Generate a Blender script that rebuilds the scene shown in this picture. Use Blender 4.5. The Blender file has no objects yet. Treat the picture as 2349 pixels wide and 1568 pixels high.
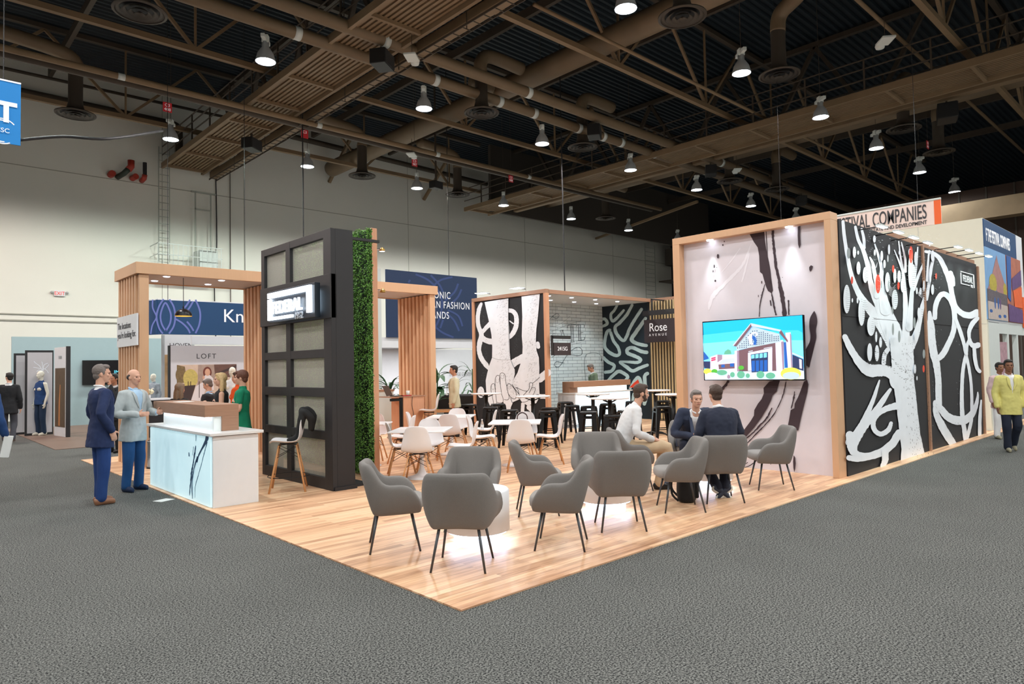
import bpy, math, random
from mathutils import Vector, Matrix, noise
random.seed(7)
sc = bpy.context.scene
COL = sc.collection
R = math.radians
V = Vector

# ------------------------------------------------------------------ camera
W, H = 2349.0, 1568.0
def _n(a): return a.normalized()
_VL, _VR = (-280.0, 870.0), (2850.0, 808.0)
F = math.sqrt(-((_VL[0]-W/2)*(_VR[0]-W/2) + (_VL[1]-H/2)*(_VR[1]-H/2)))
def _ray(u, v): return V(((u-W/2)/F, -(v-H/2)/F, -1.0))
_X = _n(_ray(*_VR)); _Y = _n(_ray(*_VL)); _Z = _n(_X.cross(_Y)); _Y = _n(_Z.cross(_X))
RM = Matrix((_X, _Y, _Z))              # camera axes -> room axes
CAM = V((-2.91, -3.731, 1.65))
cam_data = bpy.data.cameras.new('camera')
cam = bpy.data.objects.new('camera', cam_data); COL.objects.link(cam)
cam.matrix_world = Matrix.Translation(CAM) @ RM.to_4x4()
cam_data.sensor_width = 36.0; cam_data.lens = F/W*36.0
cam_data.clip_start = 0.05; cam_data.clip_end = 300
sc.camera = cam
def _d(u, v): return RM @ _ray(u, v)
def gz(u, v, z=0.0): d = _d(u, v); return CAM + d*((z-CAM.z)/d.z)
def gx(u, v, x): d = _d(u, v); return CAM + d*((x-CAM.x)/d.x)
def gy(u, v, y): d = _d(u, v); return CAM + d*((y-CAM.y)/d.y)

# ------------------------------------------------------------------ world, exposure
world = bpy.data.worlds.new('hall_ambient'); sc.world = world; world.use_nodes = True
world.node_tree.nodes['Background'].inputs[0].default_value = (0.75, 0.8, 0.9, 1)
world.node_tree.nodes['Background'].inputs[1].default_value = 0.024
sc.view_settings.view_transform = 'Standard'; sc.view_settings.look = 'None'
sc.view_settings.exposure = 0.0; sc.view_settings.gamma = 1.0
sc.view_settings.use_curve_mapping = False
LAMP_W = 900.0            # watts of each high bay lamp
LAMP_XS = [-11.0, -5.95, -0.85, 4.2, 9.1, 14.2, 19.3, 24.2, 29.2, 34.3, 39.8]
LAMP_YS = [-10.0, -2.4, 5.25, 12.85, 20.5]

# ------------------------------------------------------------------ helpers
def lin(c):
    if isinstance(c, (int, float)): c = (c, c, c)
    o = []
    for k in c:
        k = k/255.0
        o.append(k/12.92 if k <= 0.04045 else ((k+0.055)/1.055)**2.4)
    return (o[0], o[1], o[2], 1.0)
MATS = {}
def mat(name, c=(200, 200, 200), rough=0.6, metal=0.0, emis=0.0, ecol=None, spec=None, var=0.0, vscale=8.0, bump=0.0, bscale=60.0, alpha=None, stretch=None, trans=0.0):
    if name in MATS: return MATS[name]
    m = bpy.data.materials.new(name); m.use_nodes = True; MATS[name] = m
    nt = m.node_tree; b = nt.nodes['Principled BSDF']
    b.inputs['Base Color'].default_value = lin(c); b.inputs['Roughness'].default_value = rough
    b.inputs['Metallic'].default_value = metal
    if spec is not None: b.inputs['Specular IOR Level'].default_value = spec
    if trans: b.inputs['Transmission Weight'].default_value = trans
    if emis:
        b.inputs['Emission Color'].default_value = lin(ecol or c); b.inputs['Emission Strength'].default_value = emis
    tc = nt.nodes.new('ShaderNodeTexCoord'); mp = nt.nodes.new('ShaderNodeMapping')
    nt.links.new(tc.outputs['Object'], mp.inputs[0])
    if stretch: mp.inputs['Scale'].default_value = stretch
    nz = nt.nodes.new('ShaderNodeTexNoise'); nz.inputs['Scale'].default_value = vscale; nz.inputs['Detail'].default_value = 4
    nt.links.new(mp.outputs[0], nz.inputs['Vector'])
    v = var if var else 0.03
    mx = nt.nodes.new('ShaderNodeMix'); mx.data_type = 'RGBA'
    L = lin(c)
    mx.inputs['A'].default_value = tuple(max(0, k*(1-v)) for k in L[:3])+(1,)
    mx.inputs['B'].default_value = tuple(min(1, k*(1+v)) for k in L[:3])+(1,)
    nt.links.new(nz.outputs[0], mx.inputs['Factor']); nt.links.new(mx.outputs['Result'], b.inputs['Base Color'])
    if bump:
        n2 = nt.nodes.new('ShaderNodeTexNoise'); n2.inputs['Scale'].default_value = bscale; n2.inputs['Detail'].default_value = 2
        nt.links.new(mp.outputs[0], n2.inputs['Vector'])
        bp = nt.nodes.new('ShaderNodeBump'); bp.inputs['Strength'].default_value = bump; bp.inputs['Distance'].default_value = 0.01
        nt.links.new(n2.outputs[0], bp.inputs['Height']); nt.links.new(bp.outputs[0], b.inputs['Normal'])
    return m

def nodes_mat(name):
    m = bpy.data.materials.new(name); m.use_nodes = True; MATS[name] = m
    return m, m.node_tree, m.node_tree.nodes['Principled BSDF']

class MB:
    def __init__(s): s.v = []; s.f = []; s.m = []
    def add(s, vs, fs, mi=0):
        o = len(s.v); s.v += [tuple(p) for p in vs]
        for f in fs: s.f.append(tuple(i+o for i in f)); s.m.append(mi)
        return s
    def box(s, x0, y0, z0, x1, y1, z1, mi=0):
        if x0 > x1: x0, x1 = x1, x0
        if y0 > y1: y0, y1 = y1, y0
        if z0 > z1: z0, z1 = z1, z0
        vs = [(x0,y0,z0),(x1,y0,z0),(x1,y1,z0),(x0,y1,z0),(x0,y0,z1),(x1,y0,z1),(x1,y1,z1),(x0,y1,z1)]
        return s.add(vs, [(3,2,1,0),(4,5,6,7),(0,1,5,4),(1,2,6,5),(2,3,7,6),(3,0,4,7)], mi)
    def beam(s, a, b, w, h, mi=0, up=(0,0,1)):
        a = V(a); b = V(b); d = (b-a).normalized(); up = V(up)
        if abs(d.dot(up)) > 0.99: up = V((0, 1, 0))
        r = d.cross(up).normalized(); u = r.cross(d)
        vs = []
        for p in (a, b):
            for i, j in ((-1,-1),(1,-1),(1,1),(-1,1)): vs.append(p + r*(i*w/2) + u*(j*h/2))
        return s.add(vs, [(0,1,2,3),(7,6,5,4),(0,4,5,1),(1,5,6,2),(2,6,7,3),(3,7,4,0)], mi)
    def tube(s, pts, r, seg=10, mi=0, cap=True, smooth_path=0, el=1.0, eln=None):
        pts = [V(p) for p in pts]
        if not isinstance(r, (list, tuple)): r = [r]*len(pts)
        if smooth_path:
            pts, r = catmull(pts, list(r), smooth_path)
        n = len(pts); ref = None; vs = []; fs = []
        for i in range(n):
            t = (pts[min(i+1, n-1)] - pts[max(i-1, 0)])
            if t.length < 1e-9: t = V((0, 0, 1))
            t.normalize()
            if ref is None:
                ref = V(eln) if eln is not None else (V((0, 0, 1)) if abs(t.z) < 0.9 else V((0, 1, 0)))
            a = (ref - t*ref.dot(t))
            if a.length < 1e-6: a = t.orthogonal()
            a.normalize(); ref = a; b = t.cross(a)
            for k in range(seg):
                an = 2*math.pi*k/seg
                vs.append(pts[i] + a*(math.cos(an)*r[i]) + b*(math.sin(an)*r[i]*el))
        for i in range(n-1):
            for k in range(seg):
                k2 = (k+1) % seg
                fs.append((i*seg+k, i*seg+k2, (i+1)*seg+k2, (i+1)*seg+k))
        if cap:
            fs.append(tuple(reversed(range(seg)))); fs.append(tuple(range((n-1)*seg, n*seg)))
        return s.add(vs, fs, mi)
    def limb(s, pts, r, seg=12, mi=0, sp=3, el=1.0, eln=None):
        # a tube with round ends
        pts = [V(p) for p in pts]; r = list(r)
        if sp: pts, r = catmull(pts, r, sp)
        d0 = (pts[0]-pts[1]).normalized(); d1 = (pts[-1]-pts[-2]).normalized()
        P = [pts[0]+d0*r[0]*0.98, pts[0]+d0*r[0]*0.8, pts[0]+d0*r[0]*0.45] + pts + [pts[-1]+d1*r[-1]*0.45, pts[-1]+d1*r[-1]*0.8, pts[-1]+d1*r[-1]*0.98]
        q = [r[0]*0.15, r[0]*0.6, r[0]*0.89] + r + [r[-1]*0.89, r[-1]*0.6, r[-1]*0.15]
        return s.tube(P, q, seg, mi, True, 0, el, eln)
    def lathe(s, prof, c=(0,0,0), seg=24, mi=0, cap=False):
        vs = []; fs = []
        for r, z in prof:
            for k in range(seg):
                a = 2*math.pi*k/seg; vs.append((c[0]+r*math.cos(a), c[1]+r*math.sin(a), c[2]+z))
        for i in range(len(prof)-1):
            for k in range(seg):
                k2 = (k+1) % seg; fs.append((i*seg+k, i*seg+k2, (i+1)*seg+k2, (i+1)*seg+k))
        if cap:
            fs.append(tuple(reversed(range(seg)))); fs.append(tuple(range((len(prof)-1)*seg, len(prof)*seg)))
        return s.add(vs, fs, mi)
    def ell(s, c, r, seg=16, rings=10, mi=0, M=None):
        vs = []; fs = []; c = V(c)
        for i in range(1, rings):
            p = math.pi*i/rings
            for k in range(seg):
                a = 2*math.pi*k/seg
                q = V((r[0]*math.sin(p)*math.cos(a), r[1]*math.sin(p)*math.sin(a), r[2]*math.cos(p)))
                if M: q = M @ q
                vs.append(c+q)
        t = V((0, 0, r[2])); b = V((0, 0, -r[2]))
        if M: t = M @ t; b = M @ b
        vs.append(c+t); vs.append(c+b); T = len(vs)-2; B = len(vs)-1
        for k in range(seg): fs.append((T, k, (k+1) % seg)); fs.append((B, (rings-2)*seg+(k+1) % seg, (rings-2)*seg+k))
        for i in range(rings-2):
            for k in range(seg):
                k2 = (k+1) % seg; fs.append((i*seg+k, (i+1)*seg+k, (i+1)*seg+k2, i*seg+k2))
        return s.add(vs, fs, mi)
    def loft(s, rings, mi=0, cap=True):
        # rings: lists of equal length
        n = len(rings[0]); vs = [p for r in rings for p in r]; fs = []
        for i in range(len(rings)-1):
            for k in range(n):
                k2 = (k+1) % n; fs.append((i*n+k, i*n+k2, (i+1)*n+k2, (i+1)*n+k))
        if cap: fs.append(tuple(reversed(range(n)))); fs.append(tuple(range((len(rings)-1)*n, len(rings)*n)))
        return s.add(vs, fs, mi)
    def build(s, name, mats, parent=None, smooth=False, bevel=0.0, sub=0, loc=None, bseg=2):
        me = bpy.data.meshes.new(name); me.from_pydata(s.v, [], s.f)
        if not isinstance(mats, (list, tuple)): mats = [mats]
        for m in mats: me.materials.append(m)
        for p, mi in zip(me.polygons, s.m):
            p.material_index = mi; p.use_smooth = smooth
        me.update()
        o = bpy.data.objects.new(name, me); COL.objects.link(o)
        if parent: o.parent = parent
        if loc: o.location = loc
        if bevel:
            b = o.modifiers.new('bevel', 'BEVEL'); b.width = bevel; b.segments = bseg; b.limit_method = 'ANGLE'; b.angle_limit = R(40)
        if sub:
            u = o.modifiers.new('sub', 'SUBSURF'); u.levels = sub; u.render_levels = sub
        return o

def catmull(pts, r, k):
    P = []; Q = []; n = len(pts)
    for i in range(n-1):
        p0 = pts[max(i-1, 0)]; p1 = pts[i]; p2 = pts[i+1]; p3 = pts[min(i+2, n-1)]
        for j in range(k):
            t = j/k; t2 = t*t; t3 = t2*t
            P.append(0.5*((2*p1)+(p2-p0)*t+(2*p0-5*p1+4*p2-p3)*t2+(3*p1-p0-3*p2+p3)*t3))
            Q.append(r[i]*(1-t)+r[i+1]*t)
    P.append(pts[-1]); Q.append(r[-1])
    return P, Q

def tag(o, label, cat, group=None):
    o['label'] = label; o['category'] = cat
    if group: o['group'] = group
    return o
def thing(name, label, cat, loc=(0,0,0), rot=0.0, group=None):
    o = bpy.data.objects.new(name, None); COL.objects.link(o); o.empty_display_size = 0.1
    o.location = loc; o.rotation_euler = (0, 0, rot)
    return tag(o, label, cat, group)
def struct(o): o['kind'] = 'structure'; return o
def kids(o): return [c for c in bpy.data.objects if c.parent == o]
def dup(root, loc, rot, label=None, group=None, scale=None, skip=()):
    r = root.copy(); COL.objects.link(r); r.location = loc; r.rotation_euler = (0, 0, rot)
    if label: r['label'] = label
    if group: r['group'] = group
    if scale: r.scale = scale
    for ch in kids(root):
        if ch.name.split('.')[0] in skip: continue
        c = ch.copy(); COL.objects.link(c); c.parent = r
        for g in kids(ch):
            d = g.copy(); COL.objects.link(d); d.parent = c
    return r

# planes: a flat picture is laid out on a real wall plane
def frame_of(face):
    if face == 'x-': return V((0, -1, 0)), V((0, 0, 1)), V((-1, 0, 0))
    if face == 'y-': return V((1, 0, 0)), V((0, 0, 1)), V((0, -1, 0))
_tmp = bpy.data.scenes.new('bake')
def jitter(o, fn):
    me = o.data; co = [v.co.copy() for v in me.vertices]; no = [v.normal.copy() for v in me.vertices]; out = []
    for c, n in zip(co, no): out += list(c+n*fn(c))
    me.vertices.foreach_set('co', out); me.update()
def bake(o):
    # evaluates one object on its own, in an empty side scene, and returns the finished mesh
    par = o.parent; o.parent = None
    _tmp.collection.objects.link(o); vl = _tmp.view_layers[0]; vl.update()
    dg = vl.depsgraph; me = bpy.data.meshes.new_from_object(o.evaluated_get(dg))
    _tmp.collection.objects.unlink(o); o.parent = par
    return me
def text(name, body, size, loc, face, m, parent=None, align='LEFT', sx=1.0, ext=0.002, spacing=1.0, bold=0.0, rotm=None):
    cu = bpy.data.curves.new(name, 'FONT'); cu.body = body; cu.size = size; cu.align_x = align; cu.extrude = ext
    cu.space_character = spacing; cu.offset = bold
    o = bpy.data.objects.new(name, cu)
    me = bake(o)
    bpy.data.objects.remove(o)
    me.materials.clear(); me.materials.append(m)
    if rotm is None:
        r, u, n = frame_of(face)
        rotm = Matrix((r, u, n)).transposed()
    M = Matrix.Translation(V(loc)) @ rotm.to_4x4() @ Matrix.Diagonal((sx, 1, 1, 1))
    me.transform(M)
    ob = bpy.data.objects.new(name, me); COL.objects.link(ob)
    if parent: ob.parent = parent
    return ob

class Art:
    """flat shapes laid on a wall plane; points come from the survey of the photo, are taken to the plane first"""
    def __init__(s, proj, nrm, step=0.0004, start=0.002, conv=None):
        s.proj = proj; s.n = V(nrm); s.k = 0; s.step = step; s.start = start; s.mb = MB(); s.conv = conv or (lambda x, y: (x, y))
    def _p(s, x, y):
        u, v = s.conv(x, y); return s.proj(u, v) + s.n*(s.start + s.k*s.step)
    def poly(s, pts, mi=0, smooth=0):
        if smooth:
            q = [V((a, b, 0)) for a, b in pts]; q = q+[q[0]]
            P, _ = catmull(q, [0]*len(q), smooth); pts = [(a.x, a.y) for a in P[:-1]]
        from mathutils.geometry import tessellate_polygon
        vs = [V((a, b, 0)) for a, b in pts]
        tr = tessellate_polygon([vs])
        s.k += 1; s.mb.add([s._p(a, b) for a, b in pts], [tuple(t) for t in tr], mi)
    def ell(s, x, y, rx, ry, mi=0, seg=20):
        s.k += 1
        s.mb.add([s._p(x+rx*math.cos(2*math.pi*i/seg), y+ry*math.sin(2*math.pi*i/seg)) for i in range(seg)], [tuple(range(seg))], mi)
    def stroke(s, pts, mi=0, k=6, cap=True, rough=0.0):
        P, Q = catmull([V((a[0], a[1], 0)) for a in pts], [a[2] for a in pts], k)
        vs = []; fs = []; n = len(P); s.k += 1
        for i in range(n):
            t = (P[min(i+1, n-1)]-P[max(i-1, 0)])
            if t.length < 1e-6: t = V((1, 0, 0))
            t.normalize(); nn = V((-t.y, t.x, 0)); w = Q[i]/2
            j1 = 1+random.uniform(-rough, rough); j2 = 1+random.uniform(-rough, rough)
            a = P[i]+nn*w*j1; b = P[i]-nn*w*j2
            vs += [s._p(a.x, a.y), s._p(b.x, b.y)]
        for i in range(n-1): fs.append((2*i, 2*i+1, 2*i+3, 2*i+2))
        s.mb.add(vs, fs, mi)
        if cap:
            s.ell(P[0].x, P[0].y, Q[0]*0.5, Q[0]*0.5, mi, 14); s.ell(P[-1].x, P[-1].y, Q[-1]*0.5, Q[-1]*0.5, mi, 14)
    def outline(s, pts, w, mi=0, k=6):
        s.stroke([(a, b, w) for a, b in pts], mi, k, False)

# ------------------------------------------------------------------ materials
M_wht = mat('white_laminate', (226, 228, 232), 0.4)
M_wall = mat('painted_wall', (232, 231, 223), 0.85, var=0.04, vscale=0.6, bump=0.15, bscale=30)
M_tan = mat('tan_laminate', (212, 168, 132), 0.5, var=0.05, vscale=3, stretch=(8, 8, 0.6))
M_tan2 = mat('tan_laminate_dark', (196, 146, 110), 0.5, var=0.06, vscale=3, stretch=(8, 8, 0.6))
M_oak = mat('oak_laminate', (164, 124, 100), 0.45, var=0.22, vscale=6, stretch=(0.7, 0.7, 14))
M_oakv = mat('oak_upright', (205, 150, 116), 0.5, var=0.2, vscale=6, stretch=(14, 14, 0.7))
M_blk = mat('black_paint', (34, 33, 36), 0.55, var=0.15)
M_blkmet = mat('black_metal', (26, 27, 30), 0.35, 0.5, spec=0.6)
M_shell = mat('white_plastic', (228, 224, 226), 0.35)
M_beech = mat('beech_wood', (206, 150, 100), 0.5, var=0.12, vscale=10, stretch=(4, 4, 0.6))
M_leg = mat('grey_metal', (82, 84, 88), 0.4, 0.6)
M_fab = mat('grey_fabric', (126, 121, 118), 0.95, var=0.22, vscale=260, bump=0.35, bscale=500)
M_seat = mat('grey_fabric_light', (148, 143, 140), 0.95, var=0.2, vscale=260, bump=0.35, bscale=500)
M_dark = mat('mural_black', (30, 31, 36), 0.7, var=0.2, vscale=2)
M_mwht = mat('mural_white', (236, 240, 248), 0.7, var=0.06, vscale=6)
M_mgry = mat('mural_grey', (150, 158, 160), 0.7)
M_mred = mat('mural_red', (228, 70, 44), 0.7)
M_brush = mat('brush_plum', (62, 46, 54), 0.7)
M_led = mat('led_white', (255, 255, 255), 0.5, emis=9.0, ecol=(225, 240, 255))
M_navy = mat('navy_panel', (24, 48, 84), 0.6)
M_blue = mat('blue_band', (0, 62, 108), 0.5)
M_lil = mat('lilac_print', (104, 116, 186), 0.6)
M_nlil = mat('faint_navy_print', (52, 72, 124), 0.6)
M_pwht = mat('booth_white', (204, 210, 208), 0.7)
M_pgry = mat('booth_grey', (176, 180, 182), 0.7)
M_pblu = mat('booth_pale_blue', (160, 184, 190), 0.7)
M_text = mat('print_white', (238, 238, 242), 0.6, emis=0.15)
M_tdk = mat('print_dark', (60, 60, 64), 0.7)
M_steel = mat('roof_steel', (128, 106, 80), 0.6, var=0.2, vscale=2)
M_steeld = mat('roof_steel_dark', (72, 62, 52), 0.6, var=0.2, vscale=2)
M_duct = mat('duct_paint', (114, 96, 74), 0.55, var=0.15, vscale=2)
M_deck = mat('deck_blue_black', (22, 35, 44), 0.6)
M_chrome = mat('chrome', (200, 200, 205), 0.15, 1.0)
M_scr = mat('screen_black', (10, 12, 16), 0.2)
M_paper = mat('paper', (230, 230, 228), 0.8)
M_glass = mat('clear_plastic', (235, 240, 245), 0.08, trans=0.9)
# ================================================================== floor
def plank_mat():
    m, nt, b = nodes_mat('vinyl_planks')
    tc = nt.nodes.new('ShaderNodeTexCoord')
    br = nt.nodes.new('ShaderNodeTexBrick'); br.inputs['Scale'].default_value = 1.0
    br.inputs['Brick Width'].default_value = 1.1; br.inputs['Row Height'].default_value = 0.075
    br.inputs['Mortar Size'].default_value = 0.0012; br.inputs['Color1'].default_value = (0, 0, 0, 1); br.inputs['Color2'].default_value = (1, 1, 1, 1)
    br.inputs['Mortar'].default_value = (0.0, 0.0, 0.0, 1); br.offset = 0.37; br.inputs['Bias'].default_value = 0.0
    nt.links.new(tc.outputs['Object'], br.inputs['Vector'])
    mp = nt.nodes.new('ShaderNodeMapping'); mp.inputs['Scale'].default_value = (1.1, 22, 1)
    nt.links.new(tc.outputs['Object'], mp.inputs[0])
    ad = nt.nodes.new('ShaderNodeVectorMath'); ad.operation = 'ADD'
    sc_ = nt.nodes.new('ShaderNodeVectorMath'); sc_.operation = 'SCALE'; sc_.inputs['Scale'].default_value = 7.0
    nt.links.new(br.outputs['Color'], sc_.inputs[0]); nt.links.new(mp.outputs[0], ad.inputs[0]); nt.links.new(sc_.outputs[0], ad.inputs[1])
    nz = nt.nodes.new('ShaderNodeTexNoise'); nz.inputs['Scale'].default_value = 1.6; nz.inputs['Detail'].default_value = 7; nz.inputs['Distortion'].default_value = 0.8
    nt.links.new(ad.outputs[0], nz.inputs['Vector'])
    mixf = nt.nodes.new('ShaderNodeMix'); mixf.data_type = 'FLOAT'; mixf.inputs['Factor'].default_value = 0.33
    nt.links.new(nz.outputs[0], mixf.inputs['A']); nt.links.new(br.outputs['Color'], mixf.inputs['B'])
    cr = nt.nodes.new('ShaderNodeValToRGB'); e = cr.color_ramp.elements
    e[0].position = 0.22; e[0].color = lin((172, 124, 92)); e[1].position = 0.75; e[1].color = lin((240, 208, 172))
    k = e.new(0.42); k.color = lin((216, 168, 132)); k = e.new(0.55); k.color = lin((236, 190, 150))
    nt.links.new(mixf.outputs['Result'], cr.inputs[0]); nt.links.new(cr.outputs[0], b.inputs['Base Color'])
    b.inputs['Roughness'].default_value = 0.42
    return m
def carpet_mat():
    m, nt, b = nodes_mat('grey_carpet')
    tc = nt.nodes.new('ShaderNodeTexCoord')
    nz = nt.nodes.new('ShaderNodeTexNoise'); nz.inputs['Scale'].default_value = 85; nz.inputs['Detail'].default_value = 5; nz.inputs['Roughness'].default_value = 0.75
    nt.links.new(tc.outputs['Object'], nz.inputs['Vector'])
    cr = nt.nodes.new('ShaderNodeValToRGB'); e = cr.color_ramp.elements
    e[0].position = 0.43; e[0].color = lin((34, 35, 37)); e[1].position = 0.59; e[1].color = lin((142, 142, 138))
    nt.links.new(nz.outputs[0], cr.inputs[0])
    n2 = nt.nodes.new('ShaderNodeTexNoise'); n2.inputs['Scale'].default_value = 1.3; n2.inputs['Detail'].default_value = 4
    nt.links.new(tc.outputs['Object'], n2.inputs['Vector'])
    mx = nt.nodes.new('ShaderNodeMix'); mx.data_type = 'RGBA'; mx.blend_type = 'MULTIPLY'; mx.inputs['Factor'].default_value = 0.25
    nt.links.new(cr.outputs[0], mx.inputs['A']); nt.links.new(n2.outputs[0], mx.inputs['B']); nt.links.new(mx.outputs['Result'], b.inputs['Base Color'])
    b.inputs['Roughness'].default_value = 0.95; b.inputs['Specular IOR Level'].default_value = 0.1
    bp = nt.nodes.new('ShaderNodeBump'); bp.inputs['Strength'].default_value = 0.2; bp.inputs['Distance'].default_value = 0.006
    nt.links.new(nz.outputs[0], bp.inputs['Height']); nt.links.new(bp.outputs[0], b.inputs['Normal'])
    return m
M_plank = plank_mat(); M_carpet = carpet_mat()
M_brown = mat('brown_vinyl', (120, 98, 86), 0.5, var=0.25, vscale=5, stretch=(1, 12, 1))
struct(MB().box(-20, -14, -0.1, 60, 27.5, 0).build('floor', M_carpet))
struct(MB().box(0, -0.05, 0.0, 15.3, 11.76, 0.012).build('floor_planks', M_plank))
struct(MB().box(0, 14.4, 0.0, 15.0, 23, 0.012).build('floor_brown_vinyl', M_brown))
struct(MB().box(15.35, -0.05, 0.0, 22, 0.28, 0.012).build('floor_plank_border', M_plank))

# ================================================================== hall shell
YB = 27.5
wb = MB().box(-20, YB, 0, 44, YB+0.3, 13.9)
struct(wb.build('wall_back', M_wall))
M_bulk = mat('bulkhead_dark', (70, 64, 58), 0.8)
struct(MB().box(-20.3, -14, 0, -20, YB, 13.9).build('wall_left', M_wall))
struct(MB().box(60, -14, 0, 60.3, 60, 13.9).build('wall_right', M_bulk))
struct(MB().box(-20, -14.3, 0, 60, -14, 13.9).build('wall_front', M_wall))
# wall reveals and panel joints as thin recessed ledges
M_seam = mat('wall_seam', (170, 168, 158), 0.8)
for i, (z0, z1, dep) in enumerate(((3.98, 4.02, 0.05), (3.74, 3.79, 0.05))):
    struct(MB().box(-20, YB-dep, z0, 6.5, YB, z1).build('trim_%d' % (i+1), M_seam))
sm = MB()
sm.box(-20, YB-0.012, 9.63, 44, YB, 9.66)
for x in (-2.5, 5.9, 9.4, 18.5, 27.5, 36.5): sm.box(x, YB-0.012, 0, x+0.02, YB, 13.9)
struct(sm.build('trim_3', M_seam))
# corrugated roof deck
dk = MB(); zc = 13.9
ys = []; y = -14.0
while y < 40: ys += [(y, 0), (y+0.09, 0), (y+0.13, 0.09), (y+0.22, 0.09)]; y += 0.26
vs = []; fs = []
for (yy, dz) in ys: vs += [(-20, yy, zc+dz), (60, yy, zc+dz)]
for i in range(len(ys)-1): fs.append((2*i, 2*i+1, 2*i+3, 2*i+2))
dk.add(vs, fs)
struct(dk.build('ceiling', M_deck))
struct(MB().box(-20, -14, zc+0.1, 60, 40, zc+0.2).build('ceiling_roof', M_blk))
# deep dark bulkhead wall high over the aisle on the right
struct(MB().box(21.6, 24.0, 10.2, 44, 24.2, 13.9).build('wall_bulkhead', M_bulk))

# ================================================================== roof steel
def truss_x(y, x0, x1, zb, zt, label, step=5.05, ph=0.0):
    t = thing('roof_truss', label, 'roof truss', (x0, y, zt), 0, 'roof trusses')
    MB().box(0, -0.08, zb-zt-0.08, x1-x0, 0.08, zb-zt+0.08).build('bottom_chord', M_steel, t)
    MB().box(0, -0.09, -0.1, x1-x0, 0.09, 0.06).build('top_chord', M_steeld, t)
    w = MB(); x = ph; k = 0
    while x+step/2 <= x1-x0:
        w.beam((x, 0, -0.1), (x+step/2, 0, zb-zt), 0.09, 0.09); 
        if x+step <= x1-x0: w.beam((x+step/2, 0, zb-zt), (x+step, 0, -0.1), 0.09, 0.09)
        w.beam((x+step/2, 0, zb-zt), (x+step/2, 0, -0.1), 0.06, 0.06)
        x += step
    w.build('web_bars', M_steel, t)
    return t
truss_x(1.6, -19, 44, 10.9, 13.8, 'brown steel roof truss with zigzag bars, the one nearest overhead')
truss_x(9.1, -19, 44, 10.9, 13.8, 'brown steel roof truss running over the middle of the wooden booth floor')
truss_x(16.6, -19, 44, 11.0, 13.8, 'brown steel roof truss behind the twin pipes')
truss_x(24.2, -19, 21, 11.2, 13.8, 'brown steel roof truss closest to the pale back wall')
def girder_y(x, y0, y1, zb, zt, label, w=0.3, mt=None):
    t = thing('roof_girder', label, 'roof girder', (x, y0, zt), 0, 'long roof girders')
    MB().box(-w/2, 0, zb-zt-w/2, w/2, y1-y0, zb-zt+w/2).build('bottom_chord', mt or M_steel, t, bevel=0.03)
    MB().box(-0.1, 0, -0.12, 0.1, y1-y0, 0.06).build('top_chord', M_steeld, t)
    b = MB(); y = 1.0; k = 0
    while y+3.8 < y1-y0:
        b.beam((0, y, -0.1), (0, y+1.9, zb-zt), 0.14, 0.14); b.beam((0, y+1.9, zb-zt), (0, y+3.8, -0.1), 0.14, 0.14)
        y += 3.8
    b.build('web_bars', M_steeld, t)
    y = 2.9
    while y < y1-y0: MB().box(-0.02, y-0.35, zb-zt, 0.02, y+0.35, zb-zt+0.55).build('gusset_plate', M_steel, t); y += 3.8
girder_y(7.95, -13, 27.3, 10.45, 13.8, 'heavy tan girder beside the slatted deck, ending at the pale back wall')
girder_y(23.3, -13, 23.9, 10.5, 13.8, 'tan girder along the long railed walkway at right')
# extra purlins
pr = 0
for x in (-8.0, -2.2, 1.8, 12.6, 17.0, 28.5, 33.5, 38.5):
    o = MB().box(x-0.07, -13, 13.1, x+0.07, 27 if x < 20 else 23.9, 13.4).build('roof_purlin', M_steeld)
    tag(o, ['dark roof purlin above the blue hanging sign', 'dark roof purlin above the lamps at far left', 'dark roof purlin left of the slatted deck', 'dark roof purlin right of the heavy tan girder', 'dark roof purlin left of the long railed walkway', 'dark roof purlin right of the railed walkway', 'dark roof purlin above the orange edged banner', 'dark roof purlin farthest right over the aisle'][pr], 'roof beam', 'roof purlins'); pr += 1
# walkways (catwalks)
def catwalk(x0, x1, y0, y1, z, label, sides=(True, True)):
    t = thing('catwalk', label, 'catwalk', (x0, y0, z), 0, 'catwalks under the roof')
    w = x1-x0; L = y1-y0
    d = MB(); x = 0.0; n = int(w/0.14)
    for i in range(n): d.box(i*w/n, 0, 0, i*w/n+0.075, L, 0.05)
    d.box(0, 0, 0.05, w, L, 0.08)
    d.build('deck', M_steel, t)
    e = MB()
    for xx in (0, w): e.box(xx-0.05, 0, -0.12, xx+0.05, L, 0.1)
    y = 0.5
    while y < L: e.box(0, y-0.05, -0.1, w, y+0.05, 0.0); y += 2.3
    e.build('side_channels', M_steel, t)
    rl = MB(); po = MB()
    for s, xx in zip(sides, (0, w)):
        if not s: continue
        for h in (0.45, 0.8, 1.1): rl.tube([(xx, 0, h), (xx, L, h)], 0.025, 6)
        y = 0.1
        while y < L: MB().box(xx-0.025, y-0.025, 0.05, xx+0.025, y+0.025, 1.12).build('rail_post', M_steeld, t); y += 1.9
    if rl.v: rl.build('handrails', M_steeld, t)
    return t
catwalk(5.75, 7.35, -13, 26.9, 10.4, 'brown slatted walkway under the roof, the left of the two')
catwalk(20.2, 21.9, -13, 24.6, 10.2, 'long brown walkway with handrails crossing the ceiling at right')
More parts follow.
